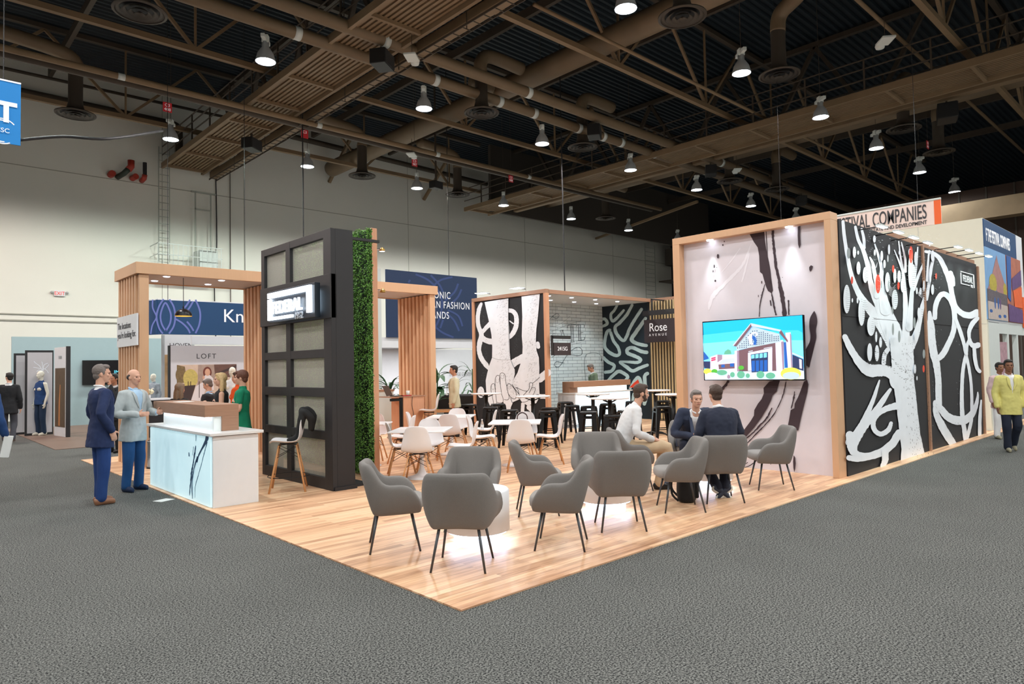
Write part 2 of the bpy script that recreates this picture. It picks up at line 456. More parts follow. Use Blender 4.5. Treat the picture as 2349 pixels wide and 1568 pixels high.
# cable tray
t = thing('cable_tray', 'thin wire cable tray hung beside the slatted walkway', 'cable tray', (7.5, -13, 10.0))
m_ = MB()
for x in (0, .3): m_.box(x, 0, 0, x+0.02, 39.5, 0.06)
y = 0
while y < 39.5: m_.box(0, y, 0, .3, y+0.02, 0.02); y += 0.4
m_.build('tray', M_steeld, t)
y = 1.0
while y < 39: MB().box(0.14, y, 0, 0.16, y+0.02, 3.8).build('hanger_rod', M_steeld, t); y += 3.0
# pipes
def pipe(p0, p1, r, label, bands=(), group='ceiling pipes', m=None, name='ceiling_pipe'):
    t = thing(name, label, 'pipe', p0, 0, group)
    a = V(p0); b = V(p1)
    MB().tube([(0, 0, 0), b-a], r, 18).build('pipe_run', m or M_duct, t, smooth=True)
    for s in bands:
        c = (b-a)*s; d = (b-a).normalized()*0.09
        MB().tube([c-d, c+d], r*1.035, 18).build('band', M_pwht, t, smooth=True)
    return t
pipe((-15, 12.55, 10.35), (44, 12.55, 10.35), 0.17, 'fat tan ceiling pipe with white bands, the nearer of the twin pipes', [(x+15)/59 for x in (4.9, 9.3, 11.9, 13.5, 15.8, 17.2, 18.3, 20.5, 24.5)], 'twin ceiling pipes')
pipe((-15, 11.5, 10.4), (44, 11.5, 10.4), 0.17, 'fat tan ceiling pipe, right of its twin with the bold white bands', [(x+15)/59 for x in (6.9, 12.2, 21.5, 24.0)], 'twin ceiling pipes')
pipe((-15, 17.4, 10.0), (28, 17.4, 10.0), 0.09, 'long thin brown pipe crossing the ceiling at upper left', [(x+15)/43 for x in (2, 8, 13, 18)], m=M_steel)
pipe((-15, 18.0, 10.1), (28, 18.0, 10.1), 0.12, 'dark brown pipe beside the long thin pipe at upper left', m=M_steeld)
pipe((-15, 27.2, 12.35), (6.3, 27.2, 12.35), 0.16, 'dark pipe running along the top of the pale back wall at left', m=M_steeld)
o = MB().tube([(6.15, 27.2, 12.35), (6.45, 27.2, 12.25), (6.5, 27.2, 11.8), (6.5, 27.2, 11.1), (6.65, 27.2, 10.88), (7.2, 27.2, 10.8), (8.4, 27.2, 10.75)], 0.16, 14, smooth_path=5).build('ceiling_pipe', M_steeld, None, smooth=True); tag(o, 'dark pipe bending down the back wall beside the ladder', 'pipe')
pipe((9.5, 27.1, 13.0), (24, 27.1, 12.75), 0.13, 'dark pipe along the top of the back wall above the hedge wall', m=M_steeld)
pipe((-15, 27.2, 12.95), (9, 27.2, 13.2), 0.06, 'thinner dark pipe above the one along the back wall', m=M_steeld)
pipe((9.0, 3.2, 11.7), (44, 3.2, 11.7), 0.06, 'thin brown conduit over the right hand side of the hall', m=M_steel)
pipe((9.0, 8.0, 10.7), (40, 8.0, 10.7), 0.05, 'thin conduit crossing behind the hanging lamps at right', m=M_steel)
# big round air duct
def duct(pts, r, label, name='air_duct'):
    o = MB().tube(pts, r, 20, smooth_path=8).build(name, M_duct, None, smooth=True)
    return tag(o, label, 'air duct', 'round air ducts')
duct([(13.4, 26.6, 11.6), (13.4, 24, 11.6), (13.4, 10, 11.6), (13.4, -2, 11.6), (13.4, -13, 11.6)], 0.38, 'large round brown air duct running away under the roof above the pipes')
duct([(13.4, 14.5, 11.5), (12.6, 14.0, 11.3), (11.8, 13.0, 11.0), (11.1, 12.9, 10.9)], 0.25, 'short branch duct above the twin pipes')
duct([(26.0, 24, 11.4), (26.0, 10, 11.4), (26.0, -13, 11.4)], 0.38, 'large round air duct over the right side behind the walkway')
# diffusers with their drops
M_vent = mat('vent_dark', (66, 58, 50), 0.6)
t0 = thing('ceiling_diffuser', 'x', 'air vent', (0, 0, 0), 0, 'round ceiling diffusers')
MB().lathe([(0.2, 1.3), (0.2, 0.35), (0.24, 0.2), (0.36, 0.08), (0.56, 0.03), (0.56, 0.0), (0.5, -0.01)], seg=28).build('flared_neck', M_vent, t0, smooth=True)
vr = MB()
for r0, r1, z0, z1 in ((0.40, 0.52, 0.04, -0.01), (0.28, 0.38, 0.03, -0.03), (0.16, 0.25, 0.02, -0.045), (0.02, 0.12, 0.0, -0.06)):
    vr.lathe([(r0, z0), (r1, z1), (r1-0.01, z1+0.012), (r0, z0+0.015)], seg=28)
vr.build('vent_rings', M_vent, t0, smooth=True)
MB().lathe([(0.0, 0.06), (0.5, 0.06)], seg=28).build('vent_throat', M_blk, t0)
DV = [(1.3, 12.8, 'largest round ceiling vent, at the top left of the hall'), (1.5, 20.7, 'round ceiling vent against the pale wall near the blue sign'), (11.85, 21.1, 'round ceiling vent over the pale wall above the hedge wall'), (16.9, 21.05, 'round ceiling vent at the right end of the pale wall'), (11.1, 12.5, 'round ceiling vent between lamps just left of the twin pipes'), (10.8, 4.9, 'round ceiling vent at the top beside the lamp, centre of the hall'), (15.7, 4.9, 'round ceiling vent on a bent duct at upper right'), (16.2, 12.7, 'round ceiling vent under the twin pipes'), (26.5, 20.0, 'small far vent over the hanging black sign area'), (24.9, 11.6, 'far vent below the twin pipes at right'), (28.0, 10.9, 'far vent just right of the twin pipes end'), (23.5, 4.1, 'pale round vent on the right behind the walkway'), (27.6, 4.1, 'small pale round vent at far right above the banner')]
for i, (x, y, lb) in enumerate(DV):
    if i == 0: t0.location = (x, y, 9.75); t0['label'] = lb; 
    else: tt_ = dup(t0, (x, y, 9.75), 0, lb, skip=('drop_duct',))
    if i in (1, 2, 3): pts = [(x, y, 11.0), (x, y, 11.35), (x-0.5, y-0.1, 11.6), (x-2.5, y-0.5, 11.6)]
    elif i == 6: pts = [(x, y, 11.0), (x, y-0.1, 11.5), (x-0.2, y-0.8, 11.8), (13.6, y-2.2, 11.7)]
    else: pts = [(x, y, 11.0), (x, y, 11.4), (x+0.4, y, 11.7), (x+1.8, y, 11.7)]
    tt = t0 if i == 0 else tt_
    MB().tube([(p[0]-x, p[1]-y, p[2]-9.75) for p in pts], 0.21, 20, smooth_path=8).build('drop_duct', M_duct, tt, smooth=True)
# black loudspeaker boxes and small box lights hung off the steel
M_pro = mat('black_speaker', (22, 22, 24), 0.5)
def hung_box(loc, label, rot=0.6, s=1.0, L=0.42):
    t = thing('hanging_speaker', label, 'loudspeaker', loc, rot, 'black boxes hung from the roof steel')
    MB().box(-0.32*s, -0.22*s, -0.2*s, 0.32*s, 0.22*s, 0.2*s).build('cabinet', M_pro, t, bevel=0.02)
    MB().box(-0.3*s, -0.235*s, -0.18*s, 0.3*s, -0.221*s, 0.18*s).build('grille', mat('speaker_grille', (44, 44, 46), 0.9), t)
    MB().box(-0.03, -0.03, 0.2*s, 0.03, 0.03, L).build('bracket', M_steeld, t)
def at_z(u, v, z): p = gz(u, v, z); return (p.x, p.y, p.z)
hung_box(at_z(876, 138, 9.9), 'black box by the twin pipes and slatted walkway, upper centre')
hung_box(at_z(577, 332, 9.9), 'black box hung beside the heavy girder near the pale wall')
hung_box(at_z(1000, 425, 9.5), 'black box on the thin arm over the pale wall', 0.2, 0.8, 4.4)
hung_box(at_z(1363, 303, 9.9), 'black box on the twin pipes at the middle of the ceiling')
hung_box(at_z(1630, 392, 9.9), 'black box where the twin pipes pass the walkway')
hung_box(at_z(2172, 260, 9.9), 'black box at upper right on the walkway side', 0.3, 1.3)
hung_box(at_z(1838, 460, 9.9), 'black box farthest along the twin pipes')
# small white wireless units
for (u, v, lb) in ((945, 135, 'flat white unit hung by the twin pipes'), (2030, 97, 'flat white unit hung at upper right'), (1690, 392, 'flat white unit hung by the walkway'), (945, 357, 'flat white unit over the pale wall')):
    t = thing('wireless_unit', lb, 'wireless unit', at_z(u, v, 9.7), 0.7, 'white units hung from the ceiling')
    MB().box(-0.28, -0.16, 0, 0.2, 0.16, 0.05).build('panel', M_pwht, t, bevel=0.01)
    MB().lathe([(0.0, -0.02), (0.1, -0.02), (0.12, 0.04), (0.1, 0.1)], (0.3, 0, 0), 16).build('sensor', M_pwht, t, smooth=True)
    MB().tube([(0, 0, 0.05), (0, 0, 0.65)], 0.008, 6).build('cable', M_steeld, t)
# red bay markers
M_redt = mat('red_tag', (170, 34, 42), 0.6, emis=0.15)
for (u, v, s, lb) in ((384, 246, 'C3\n408', 'red bay marker above the lamp near the wall ladder'), (699, 307, 'C3', 'small red marker above the lamp over the hedge wall'), (951, 373, 'C3\n507', 'red marker above the lamp right of the hedge wall'), (1172, 410, 'C3\n508', 'red marker left of the walkway end'), (2128, 332, 'C3\n613', 'red bay marker at far right behind the walkway')):
    p = V(at_z(u, v, 9.9)); t = thing('bay_marker', lb, 'sign', p, 0, 'red bay markers')
    MB().box(-0.13, -0.005, -0.15, 0.13, 0.005, 0.15).build('plate', M_redt, t)
    text('lettering', s, 0.13, (0, -0.008, 0.02), 'y-', M_text, t, 'CENTER')
    MB().tube([(0, 0, 0.15), (0, 0, 4.02)], 0.006, 6).build('wire', M_steeld, t)

# ================================================================== lamps
M_lens = mat('lamp_lens', (255, 255, 255), 0.5, emis=14.0, ecol=(236, 246, 255))
M_bell = mat('lamp_bell', (176, 180, 184), 0.4, 0.2)
L0 = thing('high_bay_lamp', 'x', 'ceiling lamp', (0, 0, 9.5), 0, 'high bay lamps')
MB().lathe([(0.245, 0.0), (0.24, 0.05), (0.2, 0.2), (0.12, 0.33), (0.09, 0.36), (0.09, 0.5), (0.0, 0.5)], seg=24).build('reflector', M_bell, L0, smooth=True)
MB().lathe([(0.0, 0.012), (0.235, 0.012)], seg=24).build('lens', M_lens, L0)
MB().box(-0.27, -0.05, 0.52, 0.27, 0.05, 0.62).box(-0.08, -0.08, 0.48, 0.08, 0.08, 0.68).build('ballast', M_pwht, L0, bevel=0.01)
MB().tube([(0, 0, 0.66), (0, 0, 1.3), (0.01, 0, 4.43)], 0.008, 6).build('hanging_cable', M_steeld, L0)
def lname(x, y):
    rows = {5.25: 'front row', 12.85: 'middle row', 20.5: 'row by the pale wall', -2.4: 'near aisle row', -10.0: 'row behind the near aisle'}
    k = LAMP_XS.index(x)
    o = ['first', 'second', 'third', 'fourth', 'fifth', 'sixth', 'seventh', 'eighth', 'ninth', 'tenth', 'eleventh'][k]
    return 'bright high bay lamp, %s from the left, %s' % (o, rows[y])
first = True
for y in LAMP_YS:
    for x in LAMP_XS:
        if y == 20.5 and x > 37: continue
        if first: L0.location = (x, y, 9.5); L0.rotation_euler = (0, 0, 0.9); L0['label'] = lname(x, y); r = L0; first = False
        else: r = dup(L0, (x, y, 9.5), 0.9, lname(x, y))
        ld = bpy.data.lights.new('lamp_beam', 'SPOT'); ld.energy = LAMP_W*(1.5 if y > 20 else 0.95); ld.spot_size = R(167 if y > 20 else 161); ld.spot_blend = 0.3; ld.shadow_soft_size = 0.24
        ld.color = {-11.0: (1, .78, .72), -5.95: (1, .76, .70), -0.85: (1, .84, .78), 4.2: (.84, 1, .90), 9.1: (.9, 1, .9), 14.2: (1, .92, .86), 19.3: (.94, 1, .95)}.get(x, (1, .97, .92)) if y > 20 else ((1.0, 0.93, 0.90) if (x+y) % 2 > 1 else (0.92, 1.0, 0.98))
        lo = bpy.data.objects.new('lamp_beam', ld); COL.objects.link(lo); lo.location = (x, y, 9.45)
# ================================================================== slatted canopy
def slat_pillar(x, y0, y1, z1, label, w=0.14, n=7):
    t = thing('slatted_pillar', label, 'pillar', (x, y0, 0.012), 0, 'slatted tan pillars')
    L = y1-y0
    MB().box(0.03, 0.0, 0, w, L, z1).build('core', M_tan, t)
    MB().box(-0.005, -0.01, 0, w+0.01, 0.08, z1).build('end_post', M_tan, t, bevel=0.004)
    s = L-0.1
    for i in range(n):
        yy = 0.14+s*i/n
        MB().box(-0.03, yy, 0, 0.03, yy+s/n*0.5, z1).build('slat', M_tan2 if False else M_tan, t, bevel=0.003)
    return t
slat_pillar(0.47, 9.56, 10.93, 3.42, 'slatted tan pillar at the left end of the canopy, carrying a white sign')
slat_pillar(2.86, 9.56, 10.93, 3.42, 'slatted tan pillar just left of the black tower')
slat_pillar(6.8, 9.56, 10.93, 3.42, 'slatted tan pillar at the right end of the canopy, behind white chairs', n=8)
t = thing('canopy', 'long tan canopy with a pale underside on slatted pillars', 'canopy', (0.4, 9.5, 3.435))
MB().box(0, 0, 0, 6.6, 0.05, 0.205).box(0, 1.45, 0, 6.6, 1.5, 0.205).box(0, 0.05, 0, 0.05, 1.45, 0.205).box(6.55, 0.05, 0, 6.6, 1.45, 0.205).build('fascia', M_tan, t, bevel=0.004)
MB().box(0.05, 0.05, 0.02, 6.55, 1.45, 0.06).build('soffit', mat('soffit_grey', (206, 200, 200), 0.8), t)
M_dl = mat('downlight_lens', (255, 255, 255), 0.5, emis=14.0, ecol=(235, 235, 255))
for x, y in ((0.6, 0.35), (0.6, 1.1), (1.6, 0.35), (1.6, 1.1), (3.4, 0.35), (3.4, 1.1), (4.7, 0.35), (4.7, 1.1)):
    MB().lathe([(0.0, 0.012), (0.045, 0.012), (0.06, 0.02)], (x, y, 0), 16).build('downlight', M_dl, t)
    ld = bpy.data.lights.new('downlight_beam', 'SPOT'); ld.energy = 14; ld.spot_size = R(100); ld.spot_blend = 0.8; ld.shadow_soft_size = 0.05
    lo = bpy.data.objects.new('downlight_beam', ld); COL.objects.link(lo); lo.location = (0.4+x, 9.5+y, 3.42)
# sign on the left pillar
t = thing('pillar_sign', 'white sign on the left slatted pillar about the locations', 'sign', (0.425, 9.5, 2.165))
MB().box(-0.012, 0, 0, 0.012, 1.36, 0.565).build('board', M_wht, t)
text('lettering', "The locations\nyou're looking for.", 0.17, (-0.014, 1.30, 0.33), 'x-', M_tdk, t, sx=0.98)
# pendant lamps
M_brass = mat('brass_inside', (230, 170, 60), 0.35, 0.6, emis=1.2, ecol=(255, 190, 80))
P0 = thing('pendant_lamp', 'black dome pendant lamp hanging over the reception counter', 'pendant lamp', (1.264, 9.45+0.3, 2.72), 0, 'black dome pendants')
MB().lathe([(0.0, 0.135), (0.03, 0.135), (0.08, 0.12), (0.12, 0.085), (0.145, 0.04), (0.15, 0.0)], seg=28).build('dome_shade', M_blkmet, P0, smooth=True)
MB().lathe([(0.146, 0.001), (0.14, 0.04), (0.115, 0.08), (0.07, 0.112), (0.0, 0.125)], seg=28).build('brass_lining', M_brass, P0, smooth=True)
MB().tube([(0, 0, 0.13), (0, 0, 0.72)], 0.006, 6).build('cord', M_blk, P0)
MB().lathe([(0.0, 0.19), (0.014, 0.185), (0.018, 0.13)], seg=10).build('cap', M_blkmet, P0)
dup(P0, (5.25, 9.75, 2.72), 0, 'black dome pendant lamp seen just right of the hedge wall post')

# ================================================================== reception counter
def brush_front(art, k=1.0):
    pass
M_glow = mat('backlit_panel', (206, 226, 232), 0.3, emis=0.55, ecol=(196, 236, 246))
M_ink = mat('ink_blue', (24, 66, 104), 0.4)
M_inkl = mat('ink_pale', (150, 205, 215), 0.4, emis=0.35)
t = thing('reception_counter', 'white reception counter with backlit front and raised wood ledge', 'counter', (0.05, 4.82, 0.012))
MB().box(0.02, 0.0, 0.0, 0.58, 2.55, 0.86).build('body', M_wht, t, bevel=0.004)
MB().box(-0.03, -0.05, 0.87, 0.63, 2.60, 0.905).build('worktop', mat('worktop_white', (225, 225, 225), 0.3), t, bevel=0.004)
MB().box(0.0, 0.03, 0.01, 0.019, 2.52, 0.855).build('backlit_front', M_glow, t)
def cpx(u, v): return gx(u, v, 0.05)-V((0.05, 4.82, 0.012))
art = Art(cpx, (-1, 0, 0))
C5 = lambda x, y: (330+x/5.2258, 760+y/5.2258)
art.conv = C5
art.poly([(748, 1215), (782, 1218), (778, 1290), (740, 1360), (700, 1420), (660, 1500), (645, 1568), (632, 1568), (655, 1470), (700, 1380), (735, 1300)], 0)
art.stroke([(760, 1330, 14), (735, 1420, 8), (700, 1560, 6), (650, 1740, 8), (620, 1850, 5), (615, 1990, 3)], 0, rough=.4)
art.stroke([(625, 1370, 8), (610, 1480, 16), (590, 1600, 14), (575, 1700, 18), (560, 1850, 12), (552, 1960, 6)], 0, rough=.4)
art.stroke([(600, 1380, 5), (588, 1480, 4)], 0); art.stroke([(545, 1450, 8), (548, 1490, 12)], 0); art.stroke([(632, 1240, 7), (630, 1310, 5)], 0)
art.stroke([(650, 1500, 14), (610, 1640, 12), (585, 1800, 12), (590, 2000, 6)], 0, rough=.3)
art.mb.build('brush_marks', [M_ink], t)
# raised ledge
MB().box(0.12, 0.25, 0.905, 0.21, 2.30, 1.09).build('lit_riser', mat('white_grain', (228, 236, 236), 0.5, emis=0.2), t)
lg = MB().box(0.0, 0.22, 1.09, 0.42, 2.36, 1.24); lg.box(0.21, 0.22, 0.906, 0.42, 0.30, 1.09)
lg.build('wood_ledge', M_oak, t, bevel=0.004)
MB().box(0.06, 0.3, 1.08, 0.08, 2.28, 1.09).build('led_strip', M_led, t)
o = MB().box(-0.1, -0.08, 0, 0.1, 0.08, 0.003).build('dropped_card', M_paper, None, loc=(-0.16, 5.95, 0.0)); o.rotation_euler = (0, 0, 0.4)
tag(o, 'white card lying on the carpet in front of the reception counter', 'card')
pp = MB(); pp.box(0, 0, 0, 0.2, 0.28, 0.004).build('paper_sheet', M_paper, None, loc=(0.14, 6.3, 1.252)); tag(bpy.data.objects['paper_sheet'], 'sheet of paper lying on the wood ledge of the reception counter', 'paper')

# chrome waste bin
t = thing('waste_bin', 'chrome waste bin behind the man in the pale grey jacket', 'waste bin', (0.66, 9.3, 0.012))
MB().lathe([(0.0, 0), (0.135, 0), (0.135, 0.02), (0.13, 0.03), (0.13, 0.44), (0.14, 0.46), (0.14, 0.48), (0.12, 0.48), (0.12, 0.1), (0.0, 0.1)], seg=28).build('barrel', M_chrome, t, smooth=True)
MB().lathe([(0.141, 0.0), (0.143, 0.0), (0.143, 0.03), (0.136, 0.032)], seg=28).build('base_ring', M_blk, t, smooth=True)

# ================================================================== black tower
T = thing('sign_tower', 'tall black frame tower with mesh panes and a lit sign', 'sign tower', (1.62, 4.74, 0.012))
TL, TD, TH = 2.32, 0.34, 3.6      # length along y, depth along x, height
fr = MB()
zs = [0.0, 0.16, 0.70, 0.80, 1.30, 1.40, 1.83, 1.93, 2.38, 2.95, 3.50, 3.6]
fr.box(0, 0, 0, 0.07, 0.22, TH).box(0, TL-0.12, 0, 0.07, TL, TH).box(0, 1.27, 0, 0.07, 1.42, TH)
for a, b in ((0, 0.16), (0.68, 0.80), (1.27, 1.40), (1.82, 1.94), (3.49, 3.6)): fr.box(0.002, 0.1, a, 0.068, TL-0.05, b)
fr.build('front_frame', M_blk, T, bevel=0.004)
MB().box(-0.012, 0.0, 2.36, 0.08, TL+0.02, 2.97).build('sign_band', M_blk, T, bevel=0.003)
MB().box(0.07, 0, 0, TD, 0.03, TH).build('near_end_panel', M_blk, T)
MB().box(0.07, TL-0.03, 0, TD, TL, TH).build('far_end_panel', mat('inner_grey', (92, 86, 86), 0.8), T)
MB().box(0.07, 0.03, TH-0.05, TD, 0.12, TH).box(0.07, TL-0.1, TH-0.05, TD, TL-0.03, TH).box(TD, 0.4, TH-0.04, 1.03, 0.45, TH).box(TD, 1.5, TH-0.04, 1.03, 1.55, TH).build('top_braces', M_blk, T)
MB().box(0.02, -0.02, 0, TD+0.02, TL, 0.05).box(TD+0.02, 0.1, 0, TD+0.3, TL, 0.03).build('plinth', M_blk, T)
# perforated mesh
def mesh_mat():
    m, nt, b = nodes_mat('perforated_mesh')
    b.inputs['Base Color'].default_value = lin((196, 192, 180)); b.inputs['Roughness'].default_value = 0.5
    tc = nt.nodes.new('ShaderNodeTexCoord'); mp = nt.nodes.new('ShaderNodeMapping'); mp.inputs['Rotation'].default_value = (R(45), 0, 0); mp.inputs['Scale'].default_value = (0, 62, 62)
    nt.links.new(tc.outputs['Object'], mp.inputs[0])
    fr_ = nt.nodes.new('ShaderNodeVectorMath'); fr_.operation = 'FRACTION'; nt.links.new(mp.outputs[0], fr_.inputs[0])
    sb = nt.nodes.new('ShaderNodeVectorMath'); sb.operation = 'SUBTRACT'; sb.inputs[1].default_value = (0, 0.5, 0.5); nt.links.new(fr_.outputs[0], sb.inputs[0])
    ln = nt.nodes.new('ShaderNodeVectorMath'); ln.operation = 'LENGTH'; nt.links.new(sb.outputs[0], ln.inputs[0])
    gt = nt.nodes.new('ShaderNodeMath'); gt.operation = 'LESS_THAN'; gt.inputs[1].default_value = 0.39; nt.links.new(ln.outputs['Value'], gt.inputs[0])
    tr = nt.nodes.new('ShaderNodeBsdfTransparent'); mx = nt.nodes.new('ShaderNodeMixShader')
    nt.links.new(gt.outputs[0], mx.inputs[0]); nt.links.new(b.outputs[0], mx.inputs[1]); nt.links.new(tr.outputs[0], mx.inputs[2])
    nt.links.new(mx.outputs[0], nt.nodes['Material Output'].inputs[0])
    return m
M_mesh = mesh_mat()
for (ya, yb) in ((0.22, 1.27), (1.42, TL-0.12)):
    for (za, zb) in ((0.16, 0.68), (0.80, 1.27), (1.40, 1.82), (1.94, 2.36), (2.97, 3.49)):
        MB().box(0.05, ya, za, 0.052, yb, zb).build('mesh_pane', M_mesh, T)
# lit sign
S = MB().box(-0.14, 0.20, 2.38, -0.06, 1.72, 2.86).build('sign_box', mat('sign_blue_black', (14, 30, 44), 0.4), T, bevel=0.004)
M_sled = mat('sign_letters', (255, 255, 255), 0.5, emis=5.0, ecol=(225, 240, 255))
e_ = MB(); X0 = -0.175
e_.box(X0, 0.28, 2.755, -0.14, 1.68, 2.83).box(X0, 0.28, 2.45, -0.14, 0.39, 2.755).box(X0, 1.58, 2.42, -0.14, 1.68, 2.735).box(X0, 0.86, 2.42, -0.14, 1.58, 2.46)
e_.build('lit_border', M_sled, S)
text('lettering', 'FEDERAL', 0.25, (X0, 1.52, 2.51), 'x-', M_sled, S, sx=1.0, ext=0.012, bold=0.004)
text('year_lettering', '1962', 0.13, (-0.15, 0.80, 2.39), 'x-', mat('sign_grey_letters', (190, 196, 204), 0.5), S, ext=0.008, bold=0.003)
ld = bpy.data.lights.new('sign_halo', 'AREA'); ld.energy = 9; ld.size = 0.3; ld.size_y = 1.2; ld.shape = 'RECTANGLE'; ld.color = (0.6, 0.8, 1)
lo = bpy.data.objects.new('sign_halo', ld); COL.objects.link(lo); lo.location = (1.62-0.055, 5.7, 2.64); lo.rotation_euler = (0, R(-90), 0)

# ================================================================== hedge wall
HW = thing('hedge_wall', 'tall wood wall covered in artificial green hedge behind the black tower', 'hedge wall', (2.70, 5.45, 0.012))
HL, HH = 3.25, 3.85
MB().box(0.0, 0.0, 0, 0.10, HL, HH).build('wood_wall', M_oakv, HW, bevel=0.004)
def hedge_mat():
    m, nt, b = nodes_mat('hedge_leaf')
    oi = nt.nodes.new('ShaderNodeTexCoord'); nz = nt.nodes.new('ShaderNodeTexNoise'); nz.inputs['Scale'].default_value = 45; nz.inputs['Detail'].default_value = 3
    nt.links.new(oi.outputs['Object'], nz.inputs['Vector'])
    cr = nt.nodes.new('ShaderNodeValToRGB'); e = cr.color_ramp.elements
    e[0].position = 0.35; e[0].color = lin((48, 100, 34)); e[1].position = 0.7; e[1].color = lin((142, 194, 92))
    nt.links.new(nz.outputs[0], cr.inputs[0]); nt.links.new(cr.outputs[0], b.inputs['Base Color']); b.inputs['Roughness'].default_value = 0.5
    return m
hd = MB(); rnd = random.Random(3)
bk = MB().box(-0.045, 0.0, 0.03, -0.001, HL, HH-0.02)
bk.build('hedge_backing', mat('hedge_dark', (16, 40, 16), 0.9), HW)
for i in range(28000):
    y = rnd.uniform(-0.02, HL) if i % 3 else rnd.uniform(-0.02, 1.5)
    z = rnd.uniform(0.03, HH-0.01); x = -0.05-rnd.uniform(0, 0.05) - (0.03*math.sin(y*9)+0.02)
    c = V((x, y, z)); s = rnd.uniform(0.011, 0.021)
    if i % 12 == 0: c = V((-rnd.uniform(0.0, 0.10), rnd.uniform(-0.025, 0.0), z))
    d = V((rnd.uniform(-1, 0.1), rnd.uniform(-1, 1), rnd.uniform(-1, 0.8))).normalized(); w = d.orthogonal().normalized()
    w = Matrix.Rotation(rnd.uniform(0, 6.28), 3, d) @ w
    hd.add([c-d*s, c+w*s*0.55, c+d*s, c-w*s*0.55], [(0, 1, 2, 3)])
o = hd.build('hedge_foliage', hedge_mat(), HW); o['kind'] = 'stuff'
for (z, lb) in ((3.55, 'small round spotlight near the top of the hedge wall post'), (2.9, 'small round spotlight halfway down the hedge wall post')):
    t = thing('spot_lamp', lb, 'spotlight', (2.82, 5.52, z), 0, 'spotlights on the hedge wall post')
    MB().tube([(0, 0, 0), (0.07, -0.02, 0.0)], 0.012, 8).build('arm', M_chrome, t)
    MB().lathe([(0.015, 0.03), (0.045, 0.0), (0.045, -0.03)], (0.1, -0.02, 0), 14).build('head', mat('brass_head', (190, 150, 80), 0.3, 0.8), t)
    if z > 3: MB().lathe([(0, -0.028), (0.042, -0.028)], (0.1, -0.02, 0), 14).build('bulb', M_led, t)

# ================================================================== TV wall
TW = thing('display_wall', 'white display wall in a deep tan frame with dark brush strokes', 'display wall', (6.87, 0.146, 0.012))
fz = 3.74
MB().box(0.0, 0.0, 0.0, 0.25, 0.09, fz-0.11).build('near_post', M_tan, TW, bevel=0.004)
MB().box(0.0, 2.47, 0.0, 0.25, 2.6, fz-0.11).build('far_post', M_tan, TW, bevel=0.004)
MB().box(0.0, 0.0, fz-0.11, 0.25, 2.6, fz).build('header', M_tan, TW, bevel=0.004)
MB().box(0.14, 0.09, 0, 0.18, 2.47, fz-0.11).build('printed_panel', mat('panel_lilac_white', (222, 214, 222), 0.6), TW)
def tpx(u, v): return gx(u, v, 7.01)-V((6.87, 0.146, 0.012))
a = Art(tpx, (-1, 0, 0)); CC = lambda x, y: (1500+x/2.3757, 460+y/2.3757); a.conv = CC
def clipc(p): return p
a.poly([(522, 182), (560, 176), (602, 168), (606, 215), (612, 260), (620, 300), (628, 335), (636, 380), (640, 420), (650, 490), (642, 505), (622, 492), (612, 470), (600, 430), (592, 400), (578, 388), (576, 350), (574, 300), (566, 255), (545, 225)])
a.stroke([(648, 162, 14), (650, 210, 12), (655, 260, 14), (660, 310, 14), (666, 360, 16), (680, 420, 15), (690, 470, 18), (702, 530, 22), (712, 620, 24)], rough=.25)
a.stroke([(612, 168, 4), (616, 240, 5), (621, 330, 3)]); a.stroke([(734, 545, 9), (736, 620, 7)], rough=.3); a.stroke([(642, 500, 6), (652, 560, 9), (666, 620, 10)], rough=.4)
a.stroke([(606, 455, 3), (597, 490, 7), (580, 560, 5), (575, 630, 5)], rough=.4); a.stroke([(680, 470, 4), (690, 505, 6)]); a.stroke([(636, 545, 7), (640, 570, 6)])
a.poly([(786, 142), (800, 138), (799, 190), (802, 240), (795, 262), (788, 240), (785, 190)])
a.poly([(848, 362), (858, 352), (869, 358), (862, 378), (854, 387), (849, 378)])
for x, y, rx, ry in ((351, 303, 6, 12), (331, 358, 4, 10), (378, 242, 4, 5), (325, 385, 3, 7), (337, 437, 5, 6), (386, 223, 3, 4), (345, 365, 2, 2), (703, 418, 2, 2), (590, 445, 3, 8), (572, 520, 2, 7), (586, 515, 2, 2), (632, 440, 3, 12)): a.ell(x, y, rx, ry)
a.poly([(877, 600), (888, 625), (893, 660), (886, 705), (888, 745), (878, 790), (866, 840), (856, 880), (850, 906), (838, 900), (824, 888), (822, 830), (836, 800), (852, 768), (856, 735), (850, 690), (852, 645), (866, 615)], smooth=4)
a.poly([(838, 975), (845, 1000), (840, 1040), (822, 1110), (805, 1180), (790, 1250), (760, 1252), (728, 1246), (738, 1200), (748, 1140), (768, 1130), (770, 1105), (788, 1070), (800, 1040), (820, 985)])
a.poly([(632, 985), (660, 978), (690, 980), (680, 1010), (672, 1040), (650, 1060), (640, 1090), (620, 1130), (590, 1180), (550, 1235), (510, 1280), (480, 1318), (462, 1312), (470, 1280), (500, 1240), (530, 1200), (548, 1170), (550, 1140), (570, 1105), (590, 1080), (602, 1050), (600, 1020), (618, 1000)])
a.stroke([(722, 988, 5), (712, 1040, 6), (690, 1100, 4), (655, 1165, 6), (610, 1220, 6), (560, 1270, 7), (500, 1335, 6)], rough=.5)
a.stroke([(646, 1130, 6), (620, 1180, 8), (580, 1225, 9), (530, 1275, 8), (470, 1318, 7)], rough=.4)
a.stroke([(408, 985, 14), (385, 1015, 15), (365, 1035, 12), (348, 1058, 6)], rough=.4); a.stroke([(770, 1040, 4), (765, 1080, 10), (752, 1130, 5)], rough=.4)
a.poly([(765, 1385), (774, 1398), (777, 1430), (774, 1460), (769, 1478), (764, 1455), (762, 1420)])
